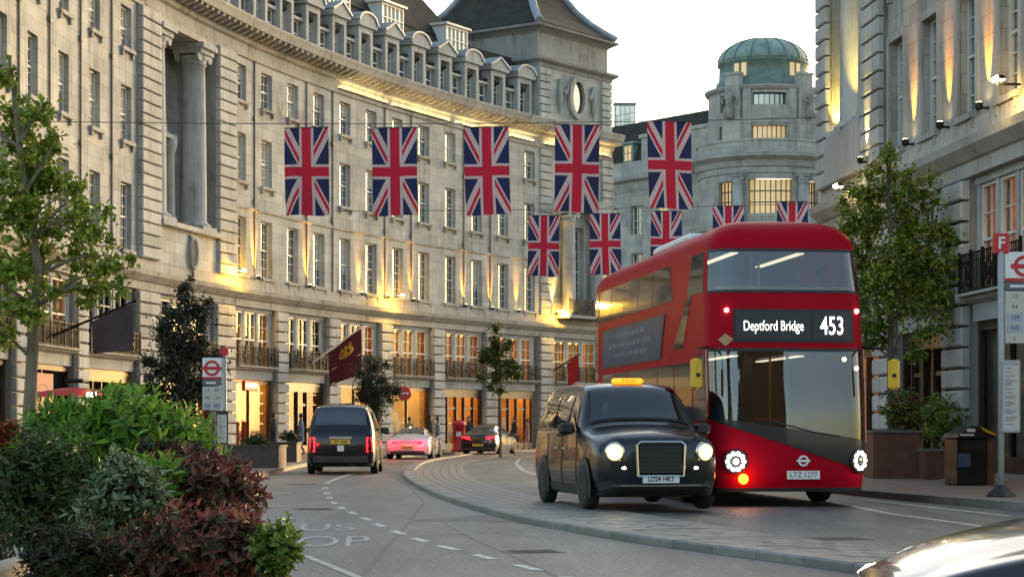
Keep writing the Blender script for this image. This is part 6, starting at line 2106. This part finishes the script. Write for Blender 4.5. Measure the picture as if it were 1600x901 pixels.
# ------------------------------------------------------------------ street furniture
pmat('post_grey', (0.36, 0.36, 0.34), 0.45, var=0.12, scale=5)
pmat('sign_red', (0.52, 0.02, 0.03), 0.4, var=0.05)
pmat('sign_grey', (0.11, 0.12, 0.14), 0.5, var=0.1)
pmat('paper', (0.52, 0.48, 0.42), 0.6, var=0.08)
pmat('tile_blue', (0.32, 0.36, 0.42), 0.5, var=0.1)
def bus_stop(label, X, Y, z, top, letter, case, flagw, side, k=1.0, base=True, mirror=1):
    """pole with letter disc, roundel flag, route tiles and a timetable case"""
    t = thing('bus_stop', label, 'bus stop', (X, Y, z))
    H = top - z
    m = MB(); m.smooth = True; m.tube([(0, 0, 0), (0, 0, H - .3)], .052 * k, 12); m.build('pole', 'post_grey', t)
    if base:
        m = MB(); m.lathe([(.24, 0), (.24, .03), (.10, .16), (.06, .2)], 4); m.build('foot', 'trim_dark', t)
    m = MB()
    if base: m.bbox(-.135, .135, -.04, .04, H - .33, H, .02)
    else: m.lathe([(.01, -.03), (.10, -.03), (.105, 0), (.10, .03), (.01, .03)], 18, (0, 0, H - .16), 'y')
    o = m.build('letter_tile', 'sign_red', t)
    if letter:
        put('sign_lettering', text_mesh(letter, .27, mat='white_paint', offset=.004), o, (0, -.0415, H - .165), rot=(R(90), 0, 0))
    x0, x1 = (.06, .06 + flagw) if side > 0 else (-.06 - flagw, -.06)
    fz1 = H - .30; fz0 = fz1 - .47
    m = MB(); m.bbox(x0, x1, -.02, .02, fz0, fz1, .008); f = m.build('flag_panel', 'white_paint', t)
    roundel(f, ((x0 + x1) / 2, -.02, fz0 + .24), .175, 'sign_red', 'sign_red', .004)
    m = MB(); m.box(x0, x1, -.025, -.021, fz0, fz0 + .05); m.build('red_strip', 'sign_red', f)
    m = MB(); m.bbox(x0, x1, -.018, .018, fz0 - .14, fz0 - .01, .006); m.build('name_strip', 'sign_grey', t)
    m = MB(); m.box(x0 + .08, x1 - .12, -.022, -.019, fz0 - .1, fz0 - .06); m.build('name_lettering', 'white_paint', t)
    tz1 = fz0 - .16; tz0 = tz1 - (.84 if base else .52)
    m = MB(); m.bbox(x0, x1, -.016, .016, tz0, tz1, .006); tp = m.build('tile_panel', 'paper', t)
    for r_ in range(5 if base else 3):
        for c in range(2):
            a = x0 + .03 + c * (x1 - x0) / 2; b = a + (x1 - x0) / 2 - .06
            zb = tz1 - .17 * (r_ + 1) + .015
            m = MB(); m.box(a, b, -.021, -.017, zb, zb + .14); q = m.build('route_tile', 'tile_blue' if r_ in (2, 3) else 'paper', tp)
            me = text_mesh(['12', '88', '94', '139', '159', '453', 'N3', 'N109', '6', '23'][r_ * 2 + c], .10, mat='ink' if r_ < 4 else 'sign_red'); put('tile_lettering', me, q, ((a + b) / 2, -.0215, zb + .07), rot=(R(90), 0, 0))
    c0, c1, cx, cw = case
    m = MB(); m.bbox(cx - cw / 2, cx + cw / 2, -.09, -.03, c0, c1, .015); cs = m.build('timetable_case', 'post_grey' if base else 'trim_dark', t)
    m = MB(); m.box(cx - cw / 2 + .03, cx + cw / 2 - .03, -.094, -.091, c0 + .05, c1 - .09); m.build('timetable', 'paper', cs)
    m = MB(); rr = random.Random(3)
    zz = c1 - .14
    while zz > c0 + .1:
        m.box(cx - cw / 2 + .05, cx - cw / 2 + .05 + (cw - .1) * rr.uniform(.4, 1), -.097, -.095, zz, zz + .012); zz -= rr.choice([.03, .03, .06])
    m.build('print_line', 'sign_grey', cs)
    return t
bus_stop('grey bus stop pole with red F tile and route panel at the right edge', 7.88, 33.0, .12, 4.36, 'F', (1.03, 2.20, .14, .30), .62, 1)
bus_stop('slim bus stop with small roundel flag beside the dark evergreen', -6.32, 45.0, .12, 3.08, '', (.75, 1.5, -.04, .27), .42, -1, base=False)
# litter bin
bn = thing('litter_bin', 'black litter bin with sloping yellow-edged lid and brown end on the right pavement', 'bin', (8.92, 40.0, .12), R(14))
m = MB(); m.bbox(-.38, .26, -.3, .3, .0, .92, .03); m.build('body', 'black_gloss', bn)
m = MB(); m.bbox(.262, .42, -.29, .29, .02, .86, .02); m.build('end_panel', 'corten', bn)
m = MB(); m.prism([(-.40, .92), (.44, .92), (.36, 1.02), (.10, 1.15), (-.02, 1.15), (-.36, 1.0)], lambda a, b: (a, -.32, b + .002), lambda a, b: (a, .32, b + .002)); ld_ = m.build('lid', 'black_gloss', bn)
m = MB(); m.poly([(.10, -.325, 1.16), (.10, .32, 1.16), (.40, .32, 1.03), (.40, -.325, 1.03)]); m.poly([(.06, -.326, 1.15), (.42, -.326, 1.0), (.42, -.326, .96), (.2, -.326, 1.04)]); m.build('lid_stripe', 'yellow_paint', ld_)
m = MB(); m.box(-.34, -.05, -.326, -.321, .965, 1.0); m.box(-.2, -.02, -.326, -.321, 1.04, 1.10); m.build('lid_lettering', 'white_paint', ld_)
m = MB(); m.box(-.33, .2, -.312, -.301, .70, .82); m.build('slot', 'ink', bn)
m = MB(); m.box(-.375, -.12, -.308, -.301, .36, .62); m.build('sticker', 'cloth_blue', bn)
# pillar box
pb = thing('post_box', 'red pillar box on the pavement beside the dark saloon car', 'post box', ((717 - 800) * 101 / FPX, 101, .12))
m = MB(); m.smooth = True
m.lathe([(.36, 0), (.36, .12), (.31, .16), (.31, 1.28), (.36, 1.31), (.36, 1.38), (.30, 1.46), (.12, 1.55), (.01, 1.57)], 20); m.build('body', 'red_paint', pb)
m = MB(); m.box(-.15, .15, -.33, -.29, 1.12, 1.17); m.build('slot', 'ink', pb)
m = MB(); m.box(-.12, .12, -.325, -.29, .75, .98); m.build('notice', 'white_paint', pb)

# projecting poles with banners
pmat('banner_maroon', (0.065, 0.006, 0.018), 0.85, var=0.2, scale=2)
pmat('banner_grey', (0.075, 0.06, 0.075), 0.85, var=0.2, scale=2)
pmat('banner_red', (0.45, 0.015, 0.02), 0.8, var=0.2, scale=2)
pmat('gold', (0.42, 0.26, 0.04), 0.45, metal=0.3, var=0.2)
def pole_banner(name, label, path, s, z0, z1, out, f0, f1, drop0, drop1, mat, pole_mat, seed=1, swing=0.0):
    """pole from the wall (s, z0) to out metres off at z1; banner between pole fractions f0..f1"""
    fb = FB(path); A = Vector(fb.w(s, .05, z0)); B = Vector(fb.w(s + swing, out, z1))
    t = thing(name, label, 'banner', A)
    m = MB(A); m.tube([A, B], [.05, .035], 8); m.lathe([(.01, -.06), (.06, -.03), (.06, .03), (.01, .06)], 8, B); m.build('pole', pole_mat, t)
    m = MB(A); m.smooth = True
    def fn(u, v):
        f = f0 + (f1 - f0) * u
        p = A + (B - A) * f
        dr = drop0 + (drop1 - drop0) * u
        return p + Vector((.05 * math.sin(u * 7 + v * 2), .12 * math.sin(u * 6 + seed) * v, -dr * v - .05))
    m.grid(fn, [k / 10 for k in range(11)], [k / 10 for k in range(11)])
    c = m.build('cloth', mat, t)
    return t, A, B, fn, c
t, A, B, fn, c = pole_banner('banner', 'maroon banner with gold crest on a white pole over the shops', ARC, 7.2, 4.2, 5.95, 2.75, .38, 1.0, 1.6, 2.1, 'banner_maroon', 'white_paint')
m = MB(A); m.smooth = False
def em(u, v, off=-.05): return Vector(fn(u, v)) + Vector((.03, off, 0))
for k in range(16):
    a, b = 2 * math.pi * k / 16, 2 * math.pi * (k + 1) / 16
    q = [(.55 + .24 * math.cos(a), .33 + .12 * math.sin(a)), (.55 + .24 * math.cos(b), .33 + .12 * math.sin(b)), (.55 + .15 * math.cos(b), .33 + .07 * math.sin(b)), (.55 + .15 * math.cos(a), .33 + .07 * math.sin(a))]
    m.poly([em(*x) for x in q])
for du in (-.14, 0, .14):
    m.poly([em(.55 + du - .05, .22), em(.55 + du + .05, .22), em(.55 + du, .13)])
m.poly([em(.47, .38), em(.63, .38), em(.6, .29), em(.5, .29)])
m.build('crest', 'gold', c)
m = MB(A); m.poly([em(.05, .53), em(.97, .53), em(.97, .545), em(.05, .545)]); m.poly([em(.05, .93), em(.97, .93), em(.97, .97), em(.05, .97)]); m.build('banner_line', 'display_white', c)
pole_banner('banner', 'plain dark grey banner on a long black pole at far left', ARC, -21.5, 4.25, 5.5, 3.1, .5, .95, 1.1, 1.55, 'banner_grey', 'iron', 2)
pole_banner('banner', 'small red banner on a dark pole beside the small open tree', T, -2.6, 4.6, 5.5, 3.0, .55, .95, 1.6, 1.3, 'banner_red', 'iron', 3, swing=-1.5)
# round red hanging sign
fb = FB(ARC); q = Vector(fb.w(16.0, .9, 3.05))
hs = thing('hanging_sign', 'round red hanging sign beside the brightest shop window', 'sign', q)
m = MB(); m.lathe([(.02, -.05), (.34, -.05), (.36, 0), (.34, .05), (.02, .05)], 20, (0, 0, 0), 'y'); m.build('disc', 'sign_red', hs)
m = MB(); m.tube([(0, 0, .35), (0, 0, .55), (-.8, .3, .55)], .025, 6); m.build('bracket', 'iron', hs)
m = MB(); m.box(-.2, .2, -.056, -.051, -.05, .05); m.build('sign_bar', 'white_paint', hs)
# lit shop sign over the first crescent shop, pink poster shop and canopy at left
fb = FB(ARC); q = Vector(fb.w(.2, .35, 3.1))
sg = thing('shop_sign', 'small glowing red and cream shop sign left of the first lit shop window', 'sign', q, R(90 - 16))
m = MB(); m.bbox(-.75, .75, -.08, .08, -.2, .25, .04); m.build('box', 'sign_red', sg)
emat('sign_glow', (1, .72, .35), 2.2)
m = MB(); m.box(-.6, .6, -.086, -.081, -.03, .12); m.build('lit_panel', 'sign_glow', sg)
fb = FB(ARC); q = Vector(fb.w(-21.6, -.16, 1.9))
ps2 = thing('shop_poster', 'salmon pink poster panel with dark ring mark in the far left shopfront', 'poster', q, R(90 - 3))
pmat('poster_pink', (0.42, 0.14, 0.11), 0.6, var=0.12, scale=1.5)
m = MB(); m.box(-1.6, 1.6, -.03, .03, -.2, 1.2); m.build('panel', 'poster_pink', ps2)
m = MB()
for k in range(20):
    a, b = 2 * math.pi * k / 20, 2 * math.pi * (k + .9) / 20
    m.poly([(.8 * math.cos(a) + .3, -.034, .5 + .36 * math.sin(a)), (.8 * math.cos(b) + .3, -.034, .5 + .36 * math.sin(b)), (.66 * math.cos(b) + .3, -.034, .5 + .30 * math.sin(b)), (.66 * math.cos(a) + .3, -.034, .5 + .30 * math.sin(a))])
m.build('ring_mark', 'ink', ps2)
cn = thing('canopy', 'low red rounded canopy with a small bright lamp showing above the shrubs', 'canopy', ((118 - 800) * 50 / FPX, 50, .12))
m = MB(); m.smooth = True
m.grid(lambda u, v: (u * .78, v * .7, 1.98 + .13 * (1 - u * u * .9) * (1 - .5 * v * v)), [-1 + .2 * k for k in range(11)], [-1 + .25 * k for k in range(9)])
for k in range(10):
    u0, u1 = -1 + .2 * k, -.8 + .2 * k
    z0, z1 = 1.98 + .13 * (1 - u0 * u0 * .9) * .5, 1.98 + .13 * (1 - u1 * u1 * .9) * .5
    m.poly([(u0 * .78, -.7, z0), (u1 * .78, -.7, z1), (u1 * .78, -.71, z1 - .14), (u0 * .78, -.71, z0 - .14)])
m.build('canopy_cloth', 'red_paint', cn)
for a in (-.72, .72):
    for b in (-.6, .6):
        m = MB(); m.tube([(a, b, 0), (a, b, 1.98)], .025, 6); m.build('post', 'iron', cn)
m = MB(); m.bbox(-.6, .6, -.55, .5, .35, .8, .05); m.build('seat', 'display_dark', cn)
m = MB(); m.bbox(-.22, .22, -.2, .2, 2.22, 2.32, .03); m.build('top_vent', 'iron', cn)
m = MB(); m.bbox(-.12, .12, -.04, .04, -.05, .05, .02); o = m.build('lamp', 'bulb_white', cn, (.55, -.76, 1.93))

# ------------------------------------------------------------------ people
def person(label, X, Y, z, h, face, coat, legs, seed, stride=.22, bag=None, sit=False):
    """one continuous skinned figure, walking; materials by height"""
    r = random.Random(seed)
    k = h / 1.75
    J = {'pel': (0, 0, .95), 'che': (0, .01, 1.30), 'nec': (0, 0, 1.50), 'hd0': (0, -.01, 1.58), 'hd1': (0, -.015, 1.66), 'hd2': (0, -.005, 1.74),
         'shl': (-.17, 0, 1.43), 'ell': (-.23, .06, 1.16), 'wrl': (-.22, -.08, .93), 'hal': (-.22, -.11, .85), 'shr': (.17, 0, 1.43), 'elr': (.23, .04, 1.15), 'wrr': (.23, .02, .90), 'har': (.23, 0, .82),
         'hil': (-.09, 0, .90), 'knl': (-.10, -stride * .6, .50), 'anl': (-.10, -stride * .7, .09), 'tol': (-.11, -stride * .7 - .17, .04),
         'hir': (.09, 0, .90), 'knr': (.10, -stride * .1, .49), 'anr': (.10, stride * .9, .11), 'tor': (.11, stride * .9 - .16, .04)}
    if sit:
        dz = -.45
        for q in J:
            x, y, zz = J[q]
            if q[:2] not in ('kn', 'an', 'to'): J[q] = (x, y, zz + dz)
        for q, sx in (('l', -1), ('r', 1)):
            J['kn' + q] = (.12 * sx, -.42, .47); J['an' + q] = (.12 * sx, -.40, .09); J['to' + q] = (.13 * sx, -.56, .04)
            J['el' + q] = (.26 * sx, -.05, .74); J['wr' + q] = (.18 * sx, -.30, .80); J['ha' + q] = (.15 * sx, -.38, .83)
    RAD = {'pel': (.15, .11), 'che': (.17, .115), 'nec': (.055, .055), 'hd0': (.07, .085), 'hd1': (.078, .10), 'hd2': (.06, .075), 'shl': (.07, .07), 'ell': (.05, .05), 'wrl': (.038, .038), 'hal': (.035, .03),
           'shr': (.07, .07), 'elr': (.05, .05), 'wrr': (.038, .038), 'har': (.035, .03), 'hil': (.095, .1), 'knl': (.062, .065), 'anl': (.045, .05), 'tol': (.035, .03), 'hir': (.095, .1), 'knr': (.062, .065), 'anr': (.045, .05), 'tor': (.035, .03)}
    E = [('pel', 'che'), ('che', 'nec'), ('nec', 'hd0'), ('hd0', 'hd1'), ('hd1', 'hd2'), ('che', 'shl'), ('shl', 'ell'), ('ell', 'wrl'), ('wrl', 'hal'), ('che', 'shr'), ('shr', 'elr'), ('elr', 'wrr'), ('wrr', 'har'),
         ('pel', 'hil'), ('hil', 'knl'), ('knl', 'anl'), ('anl', 'tol'), ('pel', 'hir'), ('hir', 'knr'), ('knr', 'anr'), ('anr', 'tor')]
    names = list(J)
    me = bpy.data.meshes.new('body')
    me.from_pydata([tuple(c * k for c in J[n_]) for n_ in names], [(names.index(a), names.index(b)) for a, b in E], [])
    ob = bpy.data.objects.new('body', me); COL.objects.link(ob)
    sk = ob.modifiers.new('skin', 'SKIN'); sk.use_smooth_shade = True
    for i, n_ in enumerate(names):
        me.skin_vertices[0].data[i].radius = (RAD[n_][0] * k, RAD[n_][1] * k)
    me.skin_vertices[0].data[0].use_root = True
    sb = ob.modifiers.new('sub', 'SUBSURF'); sb.levels = 1; sb.render_levels = 1
    dg = bpy.context.evaluated_depsgraph_get()
    nm = bpy.data.meshes.new_from_object(ob.evaluated_get(dg))
    bpy.data.objects.remove(ob)
    nm.materials.clear()
    for q in (coat, legs, 'skin', 'hair', 'rubber'):
        nm.materials.append(MATS[q])
    for p in nm.polygons:
        c = p.center / k
        if sit and (c.z > .5 or abs(c.y) < .2): c = Vector((c.x, c.y, c.z + .45))
        if c.z > 1.53: p.material_index = 3 if (c.z > 1.72 or c.y > .02) else 2
        elif c.z < .08: p.material_index = 4
        elif c.z < .92 and abs(c.x) < .2 and not (abs(c.x) > .17 and c.z > .75): p.material_index = 1 if c.z < .8 else 0
        elif c.z < .90 and abs(c.x) > .18: p.material_index = 2
        else: p.material_index = 0
        p.use_smooth = True
    t = thing('person', label, 'person', (X, Y, z), face)
    put('body', nm, t)
    m = MB(); m.smooth = True
    m.lathe([(.19 * k, .62 * k), (.20 * k, .75 * k), (.175 * k, 1.0 * k), (.19 * k, 1.3 * k), (.12 * k, 1.46 * k)], 12, cap=False)
    o = m.build('coat', coat, t); o.scale = (1.0, .72, .9 if not sit else .62)
    if sit: o.location.z = .08 * k
    m = MB(); m.smooth = True
    m.lathe([(.088 * k, 1.62 * k), (.095 * k, 1.69 * k), (.085 * k, 1.75 * k), (.05 * k, 1.785 * k), (.005, 1.795 * k)], 10, (0, .015, -.45 * k if sit else 0)); m.build('hair', 'hair', t)
    if bag:
        m = MB(); m.bbox(-.07, .07, -.16, .16, -.40, -.05, .02); m.tube([(0, -.1, -.05), (0, -.06, .08), (0, .06, .08), (0, .1, -.05)], .01, 5); m.build('bag', bag, t, (.25 * k, 0, .80 * k))
    return t
def gp(px, Y): return (px - 800) * Y / FPX
person('person in dark coat carrying a pale bag beside the sports car', gp(672, 97.5), 97.5, .12, 1.76, R(100), 'cloth_dark', 'cloth_blue', 1, bag='cloth_grey')
person('person in grey coat walking just right of the first pedestrian', gp(684, 99), 99, .12, 1.68, R(80), 'cloth_grey', 'cloth_dark', 2)
person('person in dark clothes behind the red pillar box', gp(733, 106), 106, .12, 1.74, R(20), 'cloth_dark', 'cloth_dark', 3)
person('person in black coat before the right-hand orange shop door', gp(803, 112.5), 112.5, .12, 1.74, R(-60), 'cloth_dark', 'cloth_dark', 4, bag='cloth_dark')
person('person in pinkish coat at the corner left of the near taxi', gp(824, 114.5), 114.5, .12, 1.66, R(-80), 'cloth_pink', 'cloth_tan', 5)

def in_bus(x, y, z):
    c, s_ = math.cos(BS_RZ), math.sin(BS_RZ)
    return (BS_LOC[0] + x * c - y * s_, BS_LOC[1] + x * s_ + y * c, z)
q = in_bus(-.68, 1.68, .58); person('bus driver in dark blue seated at the wheel behind the windscreen', *q, 1.76, BS_RZ, 'cloth_blue', 'cloth_dark', 11, sit=True)
q = in_bus(.44, 1.45, 2.56); person('passenger in dark coat on the upper deck, right of centre', *q, 1.72, BS_RZ, 'cloth_dark', 'cloth_dark', 12, sit=True)
q = in_bus(.86, 1.45, 2.56); person('passenger in grey at the upper front right of the bus', *q, 1.70, BS_RZ, 'cloth_grey', 'cloth_dark', 13, sit=True)

person('person in tan coat looking into the brightest shop window', gp(640, 104), 104, .12, 1.70, R(150), 'cloth_tan', 'cloth_blue', 6, stride=.05)
person('person in blue jacket walking before the dark shop entrance at left', gp(470, 88), 88, .12, 1.75, R(-100), 'cloth_blue', 'cloth_dark', 7)
person('person in dark coat behind the long left planter', gp(428, 80), 80, .12, 1.70, R(95), 'cloth_dark', 'cloth_grey', 8, bag='cloth_tan')

q = (2.12 - .36 * math.cos(R(10.5)) - 1.98 * math.sin(R(10.5)), 29.3 - .36 * math.sin(R(10.5)) + 1.98 * math.cos(R(10.5)), .42)
person('taxi driver in grey top behind the near taxi windscreen', *q, 1.66, R(10.5), 'cloth_grey', 'cloth_dark', 14, sit=True)
